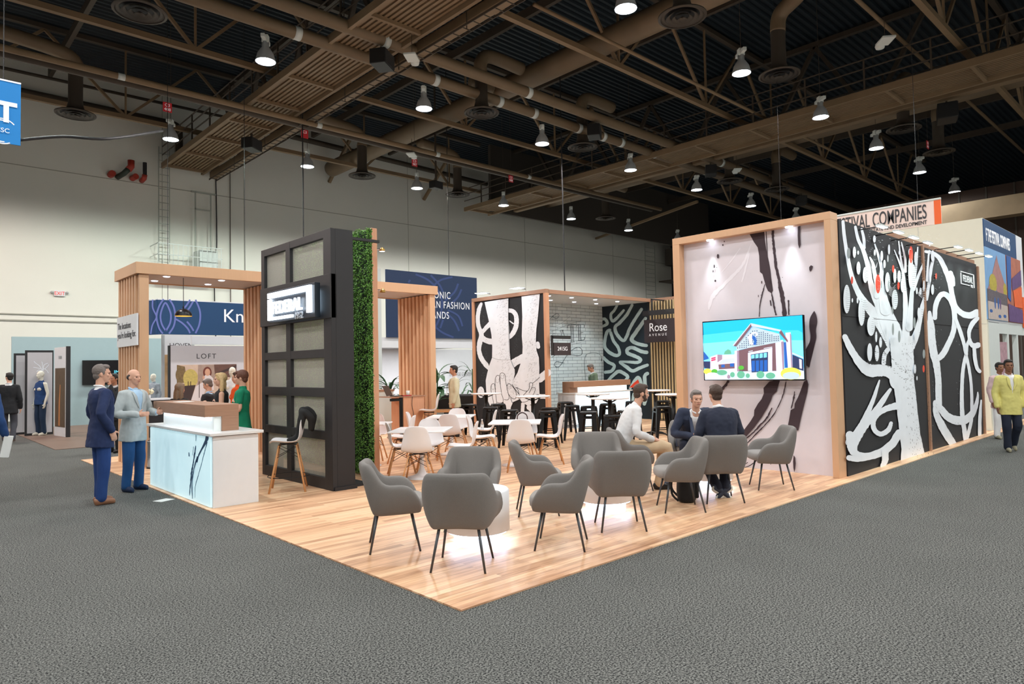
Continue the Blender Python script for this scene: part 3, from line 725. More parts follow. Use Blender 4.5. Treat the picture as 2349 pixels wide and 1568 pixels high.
a.stroke([(500, 1452, 4), (530, 1440, 5), (575, 1405, 5)]); a.stroke([(495, 1440, 3), (515, 1425, 4)]); a.stroke([(640, 1435, 3), (655, 1420, 4)])
a.mb.build('brush_strokes', [M_brush], TW)
a = Art(tpx, (-1, 0, 0), start=0.0015, step=0.00005); a.conv = CC
for s_ in ([(530, 235, 4), (490, 340, 14), (440, 400, 18), (380, 460, 16), (320, 520, 26), (300, 590, 8)], [(520, 290, 8), (500, 370, 10), (480, 440, 8)], [(470, 260, 4), (420, 330, 6), (370, 390, 3)]): a.stroke(s_, rough=.3)
a.mb.build('pale_streaks', [mat('streak_white', (236, 230, 238), 0.6)], TW)
for y in (0.62, 1.93):
    MB().lathe([(0.0, 0), (0.05, 0), (0.055, 0.015)], (0.06, y, fz-0.125), 16).build('downlight', M_led, TW)
    ld = bpy.data.lights.new('wall_washer', 'SPOT'); ld.energy = 75; ld.spot_size = R(62); ld.spot_blend = 0.6; ld.shadow_soft_size = 0.03; ld.color = (0.85, 0.97, 1)
    lo = bpy.data.objects.new('wall_washer', ld); COL.objects.link(lo); lo.location = (6.93, 0.146+y, 3.60); lo.rotation_euler = (0, R(14), 0)

# television
TV = thing('television', 'wide flat television showing a building, mounted on the white wall', 'television', (6.80, 0.545, 1.372))
tw, th = 1.635, 0.945
MB().box(0.0, 0, 0, 0.05, tw, th).build('casing', M_scr, TV, bevel=0.004)
MB().box(0.05, 0.5, 0.25, 0.19, 1.1, 0.7).build('wall_bracket', M_blk, TV)
TVC = [(168, 318), (2078, 172), (2120, 1408), (218, 1420)]
def tvp(x, y):
    u = 1590+x/8.2536; v = 700+y/8.2536
    return gx(u, v, 6.80)-V((6.80, 0.545, 1.372))
def em(name, c, e=0.8): return mat('tv_'+name, c, 0.4, emis=e, ecol=c)
cols = [em('sky', (20, 178, 240)), em('sky_low', (120, 215, 248)), em('stone', (214, 205, 226)), em('gable', (176, 196, 206)), em('roof', (186, 196, 222)), em('dark', (40, 52, 92)), em('glass', (34, 92, 176)), em('brick', (150, 128, 150)), em('leaf', (96, 168, 140)), em('yellow', (214, 214, 84)), em('pave', (206, 222, 240)), em('red', (206, 46, 92)), em('sky_mid', (66, 196, 246)), em('brown', (112, 84, 92)), em('green', (80, 170, 60))]
a = Art(tvp, (-1, 0, 0), step=0.00015, start=0.001)
a.poly([(186, 330), (2066, 186), (2106, 1396), (226, 1408)], 0)
a.poly([(190, 560), (900, 480), (1990, 470), (2076, 520), (2080, 700), (190, 760)], 12, 0); a.poly([(192, 720), (900, 660), (2080, 660), (2098, 1200), (210, 1250)], 1)
a.poly([(214, 1210), (2098, 1180), (2106, 1396), (226, 1408)], 10)
a.poly([(200, 870), (290, 980), (300, 1010), (200, 1040)], 6); a.poly([(580, 930), (600, 870), (660, 830), (710, 850), (730, 920)], 8)
a.poly([(200, 1060), (330, 1060), (330, 1200), (212, 1190)], 5)
a.poly([(326, 975), (456, 930), (560, 935), (770, 930), (1030, 860), (1030, 1240), (326, 1220)], 2)
a.poly([(460, 930), (552, 935), (552, 1020), (462, 1080)], 7); a.poly([(470, 1115), (560, 1020), (1010, 960), (1030, 1050)], 4)
a.poly([(480, 1120), (1030, 1075), (1030, 1180), (490, 1210)], 13)
for x0, y0, x1, y1 in ((535, 1125, 600, 1175), (700, 1100, 775, 1160), (890, 1085, 1010, 1145)): a.poly([(x0, y0), (x1, y0-6), (x1, y1), (x0, y1)], 6)
for k in (0, 1): a.poly([(346, 995+k*35), (428, 975+k*35), (428, 1002+k*35), (346, 1022+k*35)], 11)
a.poly([(830, 860), (1660, 660), (1680, 1240), (830, 1250)], 13)
a.poly([(1040, 900), (1500, 800), (1500, 1240), (1040, 1240)], 2)
for k in range(5): a.poly([(1050, 870+k*26), (1130, 850+k*26), (1130, 862+k*26), (1050, 882+k*26)], 10); a.poly([(1340, 810+k*30), (1500, 780+k*30), (1500, 792+k*30), (1340, 822+k*30)], 10)
a.poly([(1095, 930), (1420, 880), (1420, 1250), (1110, 1270)], 5)
for k in range(4): a.poly([(1112+k*78, 1050-k*4), (1172+k*78, 1045-k*4), (1172+k*78, 1245), (1112+k*78, 1250)], 6); a.poly([(1105+k*78, 940-k*12), (1165+k*78, 930-k*12), (1165+k*78, 1000-k*6), (1105+k*78, 1010-k*6)], 1)
a.poly([(790, 860), (870, 850), (880, 1250), (790, 1250)], 2); a.poly([(835, 860), (872, 855), (880, 1250), (838, 1250)], 7)
a.poly([(1560, 690), (1700, 650), (1720, 1240), (1580, 1250)], 2); a.poly([(1670, 690), (1720, 680), (1730, 1230), (1700, 1240)], 7)
a.poly([(1720, 700), (1800, 690), (1830, 1180), (1740, 1180)], 6); a.poly([(1750, 520), (1850, 510), (1880, 1180), (1800, 1180)], 2); a.poly([(1835, 520), (1862, 560), (1890, 1180), (1862, 1180)], 7)
a.poly([(1880, 890), (2090, 980), (2096, 1010), (1880, 920)], 4); a.poly([(1885, 930), (2090, 1020), (2096, 1240), (1890, 1180)], 5); a.poly([(2010, 1010), (2060, 1030), (2064, 1200), (2020, 1190)], 2)
a.poly([(820, 770), (1130, 400), (1640, 540), (1660, 690), (830, 850)], 3)
for i in range(20):
    for j in range(11):
        x = 840+i*41; y = 800-j*36-i*4
        if y > 800-(x-820)*1.18+20 and y > 420+(x-1130)*0.28+20 and y < 830-(x-830)*0.2-10:
            a.poly([(x, y), (x+16, y-3), (x+16, y+15), (x, y+18)], 5)
a.poly([(762, 765), (1104, 345), (1130, 395), (830, 780)], 13); a.poly([(762, 755), (1104, 337), (1100, 365), (780, 770)], 4)
a.poly([(1104, 337), (1680, 465), (1690, 500), (1120, 395)], 4); a.poly([(1680, 465), (1810, 670), (1800, 700), (1640, 520)], 13)
a.poly([(1050, 600), (1140, 560), (1130, 700), (1190, 750), (1090, 740)], 2); a.poly([(1135, 565), (1195, 600), (1215, 660), (1205, 750), (1150, 745), (1170, 680), (1130, 620)], 6)
a.stroke([(1060, 600, 24), (1120, 545, 26), (1180, 515, 26), (1225, 540, 22), (1200, 590, 16)], 2)
for x, y, rx, ry, c in ((290, 1250, 75, 55, 9), (420, 1250, 60, 45, 14), (560, 1270, 100, 50, 8), (760, 1310, 45, 50, 8), (920, 1310, 75, 70, 8), (1050, 1330, 40, 45, 8), (1290, 1310, 75, 70, 8), (1480, 1330, 90, 60, 8), (925, 1180, 55, 40, 14), (1865, 1290, 195, 115, 9), (1870, 1330, 160, 70, 3), (380, 1310, 110, 40, 10), (690, 1350, 30, 40, 7)): a.ell(x, y, rx, ry, c)
a.mb.build('screen_picture', cols, TV)

# ================================================================== tree mural wall (along the right aisle)
def mural_panel(name, label, x0, x1, z0, z1):
    t = thing(name, label, 'mural panel', (x0, 0.13, 0.012), 0, 'tree mural panels')
    MB().box(0, 0.0, z0, x1-x0, 0.06, z1).build('board', M_dark, t)
    return t
MP1 = mural_panel('mural_panel', 'black mural panel with a white tree and orange spots', 7.125, 10.78, 0, 3.66)
MP2 = mural_panel('mural_panel', 'black mural panel with looping white ribbons at the far end', 10.86, 14.5, 0, 3.66)
o = MB().box(10.78, 0.1, 0.012, 10.86, 0.2, 3.68).build('trim_post', M_oak); tag(o, 'thin wood post between the two halves of the tree mural', 'post')
o = MB().box(14.5, 0.1, 0.012, 14.6, 0.25, 3.63).build('trim_post', M_oak); tag(o, 'thin wood post closing the far end of the mural wall', 'post')
o = MB().box(9.6, 0.19, 3.6, 14.65, 0.30, 3.78).build('wood_header', M_oak); tag(o, 'wood header board above the far half of the mural wall', 'header board')
def mproj(off):
    def f(u, v): return gy(u, v, 0.13)-V(off)
    return f
AC = lambda x, y: (1860+x/4.8037, 460+y/4.8037)
def tree_art(off):
    a = Art(mproj(off), (0, -1, 0)); a.conv = AC; return a
a = tree_art((7.125, 0.13, 0.012)); S_ = a.stroke
for p in ([(352, 232, 34), (368, 400, 38), (400, 600, 42), (440, 800, 48), (505, 980, 60), (590, 1120, 80), (700, 1250, 120), (820, 1400, 170), (940, 1600, 190)],
          [(488, 290, 30), (520, 430, 36), (575, 545, 44), (625, 720, 50), (655, 900, 60), (700, 1020, 90), (780, 1160, 150), (880, 1400, 200), (960, 1600, 200)],
          [(556, 315, 26), (580, 420, 34), (585, 520, 30)],
          [(700, 480, 14), (735, 590, 26), (775, 740, 40), (770, 880, 50), (790, 1050, 90), (820, 1200, 130)],
          [(645, 625, 16), (680, 700, 34), (700, 820, 44), (725, 950, 50), (720, 1050, 60)],
          [(962, 450, 12), (980, 600, 18), (1005, 760, 30), (1020, 900, 40), (1035, 1100, 52), (1040, 1300, 66), (1040, 1500, 90)],
          [(992, 460, 12), (1030, 640, 26), (1035, 780, 30)], [(912, 545, 10), (960, 660, 18), (1000, 770, 24)],
          [(1170, 515, 14), (1160, 640, 22), (1140, 800, 34), (1110, 960, 42), (1095, 1150, 52), (1075, 1400, 80)],
          [(1235, 690, 24), (1175, 830, 30), (1125, 980, 34)],
          [(1255, 1060, 44), (1215, 1180, 50), (1180, 1360, 56), (1140, 1500, 80), (1080, 1600, 120)]): S_(p, 1, rough=.04)
S_([(980, 1500, 240), (990, 1620, 250), (1000, 1750, 250), (1005, 1900, 235), (1020, 2050, 232), (1050, 2300, 225), (1080, 2560, 225), (1105, 2720, 240), (1120, 2862, 290)], 1, cap=False, rough=.02)
S_([(940, 2000, 160), (900, 1920, 130), (830, 1880, 120), (740, 1870, 130), (640, 1870, 140), (560, 1820, 110), (480, 1720, 80), (420, 1620, 72), (362, 1500, 60)], 1, rough=.06)
S_([(835, 1640, 50), (800, 1700, 50), (790, 1790, 50)], 1)
for p in ([(742, 1980, 16), (710, 2080, 36), (670, 2200, 44), (600, 2360, 60), (530, 2500, 74), (460, 2600, 90), (410, 2660, 90)],
          [(860, 2080, 34), (760, 2230, 64), (660, 2370, 78), (580, 2470, 90), (510, 2580, 90), (462, 2700, 76), (480, 2790, 80), (600, 2815, 80), (760, 2770, 90), (880, 2680, 90), (955, 2560, 84)],
          [(925, 2262, 80), (820, 2290, 66), (720, 2350, 60), (672, 2440, 54), (690, 2530, 54), (760, 2570, 54), (840, 2520, 56), (868, 2450, 40)],
          [(402, 2830, 60), (500, 2840, 70), (640, 2815, 70)], [(410, 2580, 90), (430, 2700, 100), (450, 2760, 90)], [(800, 2760, 80), (800, 2860, 70), (770, 2920, 50)]): S_(p, 1, rough=.07)
LV = [(460, 570, 18, 62), (505, 745, 22, 72), (580, 820, 28, 88), (375, 1085, 38, 158), (500, 575, 9, 22), (680, 425, 16, 40), (825, 900, 28, 110), (905, 1090, 34, 110), (905, 830, 17, 78), (952, 838, 20, 68), (990, 930, 22, 82), (1080, 780, 28, 190), (1110, 760, 16, 56), (1135, 640, 18, 76), (535, 1230, 36, 150), (640, 1380, 44, 110), (838, 540, 12, 56), (680, 575, 10, 34), (950, 575, 7, 22), (1185, 1000, 12, 40), (1145, 995, 10, 38), (1165, 1240, 14, 62), (1222, 940, 10, 60), (430, 1100, 8, 24), (487, 1100, 10, 34), (382, 640, 16, 52), (755, 610, 14, 56), (785, 700, 13, 46), (1060, 570, 10, 36), (620, 1670, 28, 100), (700, 1680, 24, 90), (740, 1560, 16, 60), (1120, 1855, 13, 52), (1142, 1955, 7, 24), (820, 640, 6, 40), (1125, 1480, 12, 50), (690, 1500, 12, 60)]
for l in LV: a.ell(*l, 1)
for x, y, rx, ry in LV:
    n = int(ry/11)
    for i in range(1, n):
        yy = y-ry+2*ry*i/n; w = rx*math.sqrt(max(0, 1-((yy-y)/ry)**2))*0.85
        if w > 5: a.stroke([(x-w, yy, 2.0), (x, yy+4, 2.4), (x+w, yy+3, 2.0)], 0, 3, False)
for x, y, rx, ry in ((327, 590, 20, 60), (775, 940, 10, 50), (817, 1210, 9, 50), (820, 1420, 12, 66), (890, 1500, 14, 66), (1060, 1350, 14, 60), (690, 930, 6, 44), (1165, 1690, 14, 50)): a.ell(x, y, rx, ry, 3)
for x, y, rx, ry in ((362, 885, 13, 42), (652, 925, 28, 104), (822, 760, 13, 42), (880, 945, 13, 43), (1020, 605, 22, 94), (1160, 1852, 12, 40)): a.ell(x, y, rx, ry, 2)
rr = random.Random(5)
for i in range(330):      # bark marks
    tt = rr.random(); y = 1560+tt*1300; cx_ = 985+(y-1560)*0.095; hw = 118
    x = cx_+rr.uniform(-1, 1)*hw
    s = 1 if abs(x-cx_) > hw*0.72 else 0.6
    L_ = rr.uniform(8, 26)*s; a.stroke([(x, y, 2), (x+rr.uniform(-2, 3), y+L_/2, 3.6*s), (x+2, y+L_, 1.5)], 0, 2, False)
for i in range(90):
    tt = rr.random(); x = 480+tt*420; y = 1720+tt*200-40*math.sin(tt*6)+rr.choice((-1, 1))*rr.uniform(30, 62)
    a.stroke([(x, y, 2), (x+8, y+2, 4), (x+16, y+rr.uniform(-3, 5), 2)], 0, 2, False)
for i in range(210):      # fine white hatch bricks between branches
    x = rr.choice((rr.uniform(620, 980), rr.uniform(340, 520), rr.uniform(960, 1200))); y = rr.uniform(360, 1000)
    a.stroke([(x, y, 1.6), (x+rr.uniform(8, 16), y+rr.uniform(0, 3), 1.6)], 1, 1, False)
for k in range(7):
    a.stroke([(560, 920+k*22, 2.5), (600, 990+k*16, 3.5), (640, 960+k*20, 2.5)], 1, 4, False); a.stroke([(340, 690+k*18, 2.5), (385, 790+k*5, 3), (430, 760-k*8, 2)], 1, 4, False); a.stroke([(905, 1040+k*4, 3), (950, 990+k*18, 3), (985, 960+k*28, 2)], 1, 4, False)
a.mb.build('tree_print', [M_dark, M_mwht, M_mred, M_mgry], MP1)
MB().box(0, -0.004, 2.27, 3.655, 0, 2.276).build('panel_joint', M_scr, MP1)
a = tree_art((10.86, 0.13, 0.012)); S_ = a.stroke
for p in ([(1262, 560, 30), (1350, 582, 40), (1420, 640, 50), (1480, 760, 56), (1530, 900, 56), (1560, 1060, 54), (1600, 1180, 56), (1680, 1250, 66), (1760, 1262, 72), (1826, 1235, 80)],
          [(1535, 800, 56), (1562, 860, 44), (1572, 930, 30)],
          [(1345, 640, 30), (1320, 760, 36), (1300, 900, 34), (1285, 1010, 36), (1275, 1090, 26)], [(1296, 580, 20), (1285, 720, 24), (1275, 880, 26)],
          [(1362, 1290, 50), (1368, 1170, 54), (1410, 1060, 56), (1470, 1030, 60), (1540, 1100, 60), (1578, 1240, 56), (1570, 1420, 56), (1520, 1560, 60), (1450, 1690, 66), (1390, 1745, 60)],
          [(1302, 1230, 36), (1318, 1400, 84), (1330, 1560, 88), (1348, 1680, 86), (1378, 1800, 80), (1398, 1960, 66), (1402, 2120, 72), (1405, 2260, 70)],
          [(1592, 1310, 40), (1640, 1440, 44), (1680, 1570, 40), (1700, 1680, 36), (1735, 1840, 34), (1758, 2000, 32), (1768, 2200, 34), (1764, 2400, 38), (1740, 2520, 38), (1712, 2620, 40)],
          [(1706, 1690, 40), (1674, 1830, 40), (1660, 2000, 40), (1656, 2200, 44), (1664, 2380, 50), (1684, 2520, 50), (1698, 2635, 50)],
          [(1425, 2290, 70), (1490, 2370, 84), (1580, 2415, 94), (1680, 2418, 92), (1760, 2360, 74), (1810, 2260, 48), (1830, 2170, 30), (1832, 2110, 12)],
          [(1362, 2220, 50), (1372, 2340, 64), (1420, 2450, 84), (1480, 2560, 90), (1540, 2650, 84), (1570, 2680, 60)],
          [(1828, 1296, 44), (1775, 1350, 56), (1738, 1430, 44), (1736, 1510, 36), (1760, 1580, 50), (1800, 1600, 60), (1835, 1590, 60)], [(1730, 1540, 30), (1710, 1600, 36), (1702, 1680, 40)],
          [(1790, 1620, 40), (1798, 1740, 44), (1820, 1840, 40), (1850, 1880, 40)], [(1866, 2200, 18), (1852, 2380, 38), (1850, 2580, 40)]): S_(p, 1, rough=.06)
for l in ((1330, 610, 20, 62), (1302, 850, 12, 60), (1328, 980, 17, 58)): a.ell(*l, 1)
a.ell(1367, 832, 9, 33, 2)
for i in range(60): x = rr.choice((1330, 1390, 1600))+rr.uniform(-30, 30); y = rr.uniform(1300, 2500); a.stroke([(x, y, 2), (x+5, y+10, 3)], 3, 1, False)
a.mb.build('ribbon_print', [M_dark, M_mwht, M_mred, M_mgry], MP2)
MB().box(0, -0.004, 2.27, 3.64, 0, 2.276).build('panel_joint', M_scr, MP2)
lx0 = gy(1860+1645/4.8037, 460+790/4.8037, 0.13).x-10.86; lx1 = gy(1860+1795/4.8037, 460+900/4.8037, 0.13).x-10.86
lz1 = gy(1860+1645/4.8037, 460+775/4.8037, 0.13).z-0.012; lz0 = gy(1860+1645/4.8037, 460+915/4.8037, 0.13).z-0.012
b_ = MB(); q = -0.012
b_.box(lx0, q, lz1-0.014, lx1, 0, lz1).box(lx0, q, lz0, lx0+0.03, 0, lz1-0.03).box(lx1-0.03, q, lz0-0.02, lx1, 0, lz1).box(lx0, q, lz0, lx1-(lx1-lx0)*0.36, 0, lz0+0.014)
b_.build('logo_border', M_text, MP2)
text('logo_lettering', 'FEDERAL', (lz1-lz0)*0.74, ((lx0+lx1)/2, q, lz0+(lz1-lz0)*0.24), 'y-', M_text, MP2, 'CENTER', sx=(lx1-lx0-0.2)/((lz1-lz0)*0.74*4.35))
text('logo_year', '1962', 0.09, (lx1-0.32, q, lz0-0.03), 'y-', M_text, MP2)
# lamps on arms over the mural
A0 = thing('picture_light', 'x', 'picture light', (0, 0, 0), 0, 'arm lamps over the mural wall')
MB().tube([(0, 0.04, 0.0), (0, -0.33, 0.012)], 0.008, 8).build('arm', M_blkmet, A0)
MB().box(-0.15, -0.44, 0.0, 0.15, -0.36, 0.024).build('lamp_head', M_pwht, A0, bevel=0.006)
MB().box(-0.14, -0.435, -0.005, 0.14, -0.365, 0.0).build('lamp_lens', M_led, A0)
nth = ['nearest', 'second', 'third', 'fourth', 'fifth', 'sixth', 'seventh', 'farthest']
for i, (u, v) in enumerate(((2023, 520), (2061, 533), (2096, 545), (2128.5, 557), (2198, 566.6), (2223, 574), (2246, 581), (2268, 588))):
    lb = '%s of the eight white lamps on black arms above the tree mural' % nth[i]; p = gy(u, v, -0.2)
    if i == 0: A0.location = (p.x, 0.2, p.z); A0['label'] = lb
    else: dup(A0, (p.x, 0.2, p.z), 0, lb)
    ld = bpy.data.lights.new('picture_beam', 'SPOT'); ld.energy = 26; ld.spot_size = R(100); ld.spot_blend = 0.8; ld.shadow_soft_size = 0.08; ld.color = (0.75, 1.0, 0.88)
    lo = bpy.data.objects.new('picture_beam', ld); COL.objects.link(lo); lo.location = (p.x, -0.22, p.z-0.03); lo.rotation_euler = (R(20), 0, 0)
# backs of the walls
o = MB().box(7.12, 0.2, 0.012, 14.45, 0.26, 3.6).build('wall_backing', M_pwht); tag(o, 'plain white backing wall behind the tree mural', 'booth wall')

# ================================================================== hands mural room
HR = thing('hands_mural', 'black mural with two white clasped arms in a wood frame', 'mural panel', (9.45, 8.22, 0.012))
MB().box(0.03, 0.08, 0, 0.09, 2.86, 3.5).build('board', M_dark, HR)
MB().box(-0.02, 0, 0, 0.1, 0.09, 3.5).build('near_post', M_oakv, HR, bevel=0.003)
MB().box(-0.02, 2.85, 0, 0.1, 2.94, 3.5).build('far_post', M_oakv, HR, bevel=0.003)
MB().box(-0.02, 0, 3.5, 0.1, 2.94, 3.6).build('header', M_oak, HR, bevel=0.003)
def hpx(u, v): return gx(u, v, 9.48)-V((9.45, 8.22, 0.012))
a = Art(hpx, (-1, 0, 0)); a.conv = lambda x, y: (1080+x/4.9, 640+y/4.9); S_ = a.stroke
for p in ([(118, 275, 30), (92, 340, 46), (80, 430, 46), (88, 530, 46), (120, 620, 54), (100, 720, 56), (92, 800, 48), (120, 890, 52), (170, 960, 56), (205, 1010, 30)],
          [(120, 610, 40), (160, 560, 44), (215, 505, 54)], [(120, 655, 60), (180, 690, 62), (250, 705, 66)],
          [(430, 350, 44), (480, 365, 50), (512, 420, 50), (512, 520, 52), (480, 600, 54), (440, 650, 40)], [(440, 470, 12), (480, 500, 14)],
          [(455, 960, 90), (520, 920, 84), (585, 880, 80)], [(778, 1120, 84), (820, 1085, 84), (866, 1050, 84)], [(755, 720, 40), (762, 760, 44)],
          [(778, 1315, 50), (870, 1320, 50)], [(590, 1400, 40), (585, 1500, 40), (582, 1560, 30)], [(660, 1440, 60), (700, 1490, 36), (716, 1540, 12)]): S_(p, 1, rough=.06)
a.ell(118, 1270, 38, 64, 1)
a.poly([(160, 258), (290, 236), (430, 216), (426, 400), (436, 560), (440, 700), (444, 820), (456, 920), (498, 1010), (500, 1060), (490, 1110), (470, 1180), (500, 1240), (540, 1300), (548, 1350), (480, 1380), (455, 1440), (440, 1568), (400, 1568), (400, 1440), (370, 1380), (300, 1420), (220, 1420), (190, 1350), (178, 1250), (172, 1140), (188, 1060), (215, 960), (244, 880), (246, 760), (236, 620), (205, 460), (180, 350)], 1)
a.poly([(575, 194), (680, 180), (780, 166), (770, 300), (758, 440), (742, 560), (736, 690), (744, 800), (770, 880), (776, 1000), (772, 1150), (776, 1250), (780, 1320), (740, 1392), (640, 1418), (580, 1380), (545, 1330), (500, 1240), (466, 1190), (490, 1120), (530, 1050), (560, 960), (584, 850), (588, 760), (578, 640), (584, 420)], 1)
D_ = lambda pts, w=5: a.stroke([(x, y, w) for x, y in pts], 0, 5, False)
D_([(300, 1410), (285, 1300), (278, 1180), (282, 1110), (305, 1080), (330, 1095), (335, 1160), (350, 1280), (370, 1350), (360, 1385), (320, 1390), (300, 1380)])
D_([(335, 1180), (328, 1110), (335, 1065), (360, 1052), (388, 1075), (400, 1160), (420, 1260), (436, 1330), (415, 1356), (380, 1350)])
D_([(262, 1400), (250, 1330), (232, 1250), (232, 1200), (250, 1175), (272, 1180), (284, 1240)]); D_([(410, 1200), (430, 1172), (460, 1190), (500, 1240), (520, 1300), (500, 1345), (460, 1330), (430, 1290), (412, 1230)])
D_([(505, 1215), (530, 1230), (550, 1300), (545, 1345)]); D_([(520, 1215), (580, 1245), (640, 1256), (665, 1215), (665, 1168), (700, 1170), (690, 1220), (660, 1280)])
D_([(660, 1280), (690, 1225), (722, 1218), (730, 1240), (705, 1300), (640, 1370), (570, 1380)]); D_([(700, 1170), (760, 1120), (778, 1100)]); D_([(640, 1256), (600, 1300), (560, 1340)]); D_([(730, 1310), (760, 1295), (776, 1310)])
D_([(470, 1180), (500, 1230), (548, 1290)], 6); D_([(245, 880), (330, 905), (450, 905)], 2); D_([(430, 216), (430, 500), (446, 860), (500, 1010)], 3); D_([(455, 1330), (480, 1390), (560, 1350)])
for cx_, cy_ in ((306, 1140), (362, 1095), (258, 1215), (438, 1210)): D_([(cx_-16, cy_-20), (cx_-18, cy_+10), (cx_, cy_+24), (cx_+16, cy_+8), (cx_+14, cy_-22)], 2)
rr = random.Random(9)
for i in range(520):
    s = rr.random()
    if i % 2: y = 230+s*1100; x = (425+20*s if y < 900 else 440+(y-900)*0.25)-rr.random()**1.6*90
    else: y = 180+s*1100; x = (772-36*min(1, s*2) if s < .5 else 736+60*(s-.5))-rr.random()**1.6*90
    a.stroke([(x, y, 1.3), (x+rr.uniform(6, 16), y-rr.uniform(6, 14), 1.3)], 2, 1, False)
for i in range(240):
    s = rr.random(); y = 300+s*1000; x = (200+44*min(1, s*1.8) if y < 850 else 244-70*(s-.55)*2)+rr.random()**1.6*40 if i % 2 else 584+rr.random()**1.6*30-(80*max(0, s-.6))
    a.stroke([(x, y, 1.3), (x+rr.uniform(4, 10), y+rr.uniform(2, 9), 1.3)], 2, 1, False)
a.mb.build('hands_print', [M_dark, M_mwht, mat('hatch_grey', (96, 100, 106), 0.7)], HR)
for i, y in enumerate((9.0, 10.4)):
    t = thing('wall_lamp', 'flat white lamp %s above the clasped hands mural' % ('at the right' if i == 0 else 'at the left'), 'wall lamp', (9.3, y, 3.68), 0, 'flat lamps over the hands mural')
    MB().box(-0.25, -0.17, 0, 0.0, 0.17, 0.02).build('lamp_plate', M_pwht, t); MB().tube([(0, 0, 0.01), (0.18, 0, 0.0)], 0.01, 6).build('arm', M_blkmet, t); MB().box(-0.24, -0.16, -0.004, -0.01, 0.16, 0).build('lamp_lens', M_led, t)
    ld = bpy.data.lights.new('mural_beam', 'SPOT'); ld.energy = 40; ld.spot_size = R(70); ld.spot_blend = 0.8; ld.shadow_soft_size = 0.06
    lo = bpy.data.objects.new('mural_beam', ld); COL.objects.link(lo); lo.location = (9.1, y, 3.66); lo.rotation_euler = (0, R(22), 0)
# room header + ceiling
t = thing('room_canopy', 'wood edged canopy with pale underside over the brick room', 'canopy', (9.56, 8.22, 3.5))
MB().box(0, 0, 0, 4.44, 0.06, 0.1).box(4.38, -2.6, 0, 4.44, 0.0, 0.1).build('fascia', M_oak, t, bevel=0.003)
MB().box(0, 0.06, 0.01, 4.44, 1.95, 0.03).box(4.4, -2.6, 0.01, 5.2, 0.06, 0.03).build('soffit', mat('soffit_pale', (214, 222, 226), 0.7), t)
for x in (0.5, 1.4, 2.4, 3.4):
    for y in (0.5, 1.3):
        MB().lathe([(0, 0), (0.045, 0), (0.055, 0.01)], (x, y, 0), 14).build('downlight', M_dl, t)
        ld = bpy.data.lights.new('room_downlight', 'SPOT'); ld.energy = 42; ld.spot_size = R(110); ld.spot_blend = 0.8; ld.shadow_soft_size = 0.05; ld.color = (0.85, 0.97, 1.0)
        lo = bpy.data.objects.new('room_downlight', ld); COL.objects.link(lo); lo.location = (9.56+x, 8.22+y, 3.48)
for i in range(4):
    ld = bpy.data.lights.new('slat_light', 'SPOT'); ld.energy = 25; ld.spot_size = R(80); ld.spot_blend = 0.8; ld.shadow_soft_size = 0.04; ld.color = (1, 1, .8)
    lo = bpy.data.objects.new('slat_light', ld); COL.objects.link(lo); lo.location = (14.15, 6.2+i*0.6, 3.48)
# white brick wall
def brick_mat():
    m, nt, b = nodes_mat('white_brick_print')
    tc = nt.nodes.new('ShaderNodeTexCoord'); mp = nt.nodes.new('ShaderNodeMapping'); mp.inputs['Rotation'].default_value = (R(90), 0, 0)
    nt.links.new(tc.outputs['Object'], mp.inputs[0])
    br = nt.nodes.new('ShaderNodeTexBrick'); br.inputs['Scale'].default_value = 1; br.inputs['Brick Width'].default_value = 0.42; br.inputs['Row Height'].default_value = 0.10; br.inputs['Mortar Size'].default_value = 0.006
    br.inputs['Color1'].default_value = lin((206, 216, 218)); br.inputs['Color2'].default_value = lin((190, 202, 206)); br.inputs['Mortar'].default_value = lin((96, 112, 118))
    nt.links.new(mp.outputs[0], br.inputs['Vector']); nt.links.new(br.outputs['Color'], b.inputs['Base Color']); b.inputs['Roughness'].default_value = 0.7
    return m
BW = thing('brick_wall', 'white brick printed wall with dark script lettering', 'booth wall', (9.56, 10.12, 0.012))
MB().box(0, 0, 0, 4.4, 0.08, 3.5).build('board', brick_mat(), BW)
def bpx(u, v): return gy(u, v, 10.12)-V((9.56, 10.12, 0.012))
a = Art(bpx, (0, -1, 0)); a.conv = lambda x, y: (1080+x/4.9, 640+y/4.9)
O_ = lambda pts, w=5: a.stroke([(x, y, w) for x, y in pts], 0, 6, False)
O_([(893, 445), (940, 400), (975, 385), (990, 410), (970, 440), (940, 435), (915, 410)], 5); O_([(953, 275), (955, 620)], 2); O_([(900, 530), (960, 525), (1040, 480), (1115, 415)], 2); O_([(900, 590), (1000, 550), (1150, 490), (1240, 475)], 2)
O_([(910, 880), (960, 850), (1060, 846), (1140, 850), (1200, 860), (1245, 845), (1250, 800), (1220, 768), (1170, 775), (1110, 820), (1070, 870), (1020, 950), (985, 985), (950, 980), (942, 950), (960, 928), (1000, 932), (1050, 942)], 6)
O_([(962, 850), (968, 1300)], 2); O_([(1110, 745), (1200, 720), (1240, 712)], 2)
O_([(1290, 1140), (1288, 860), (1460, 858), (1468, 1140)], 4); O_([(1467, 890), (1468, 920)], 9)
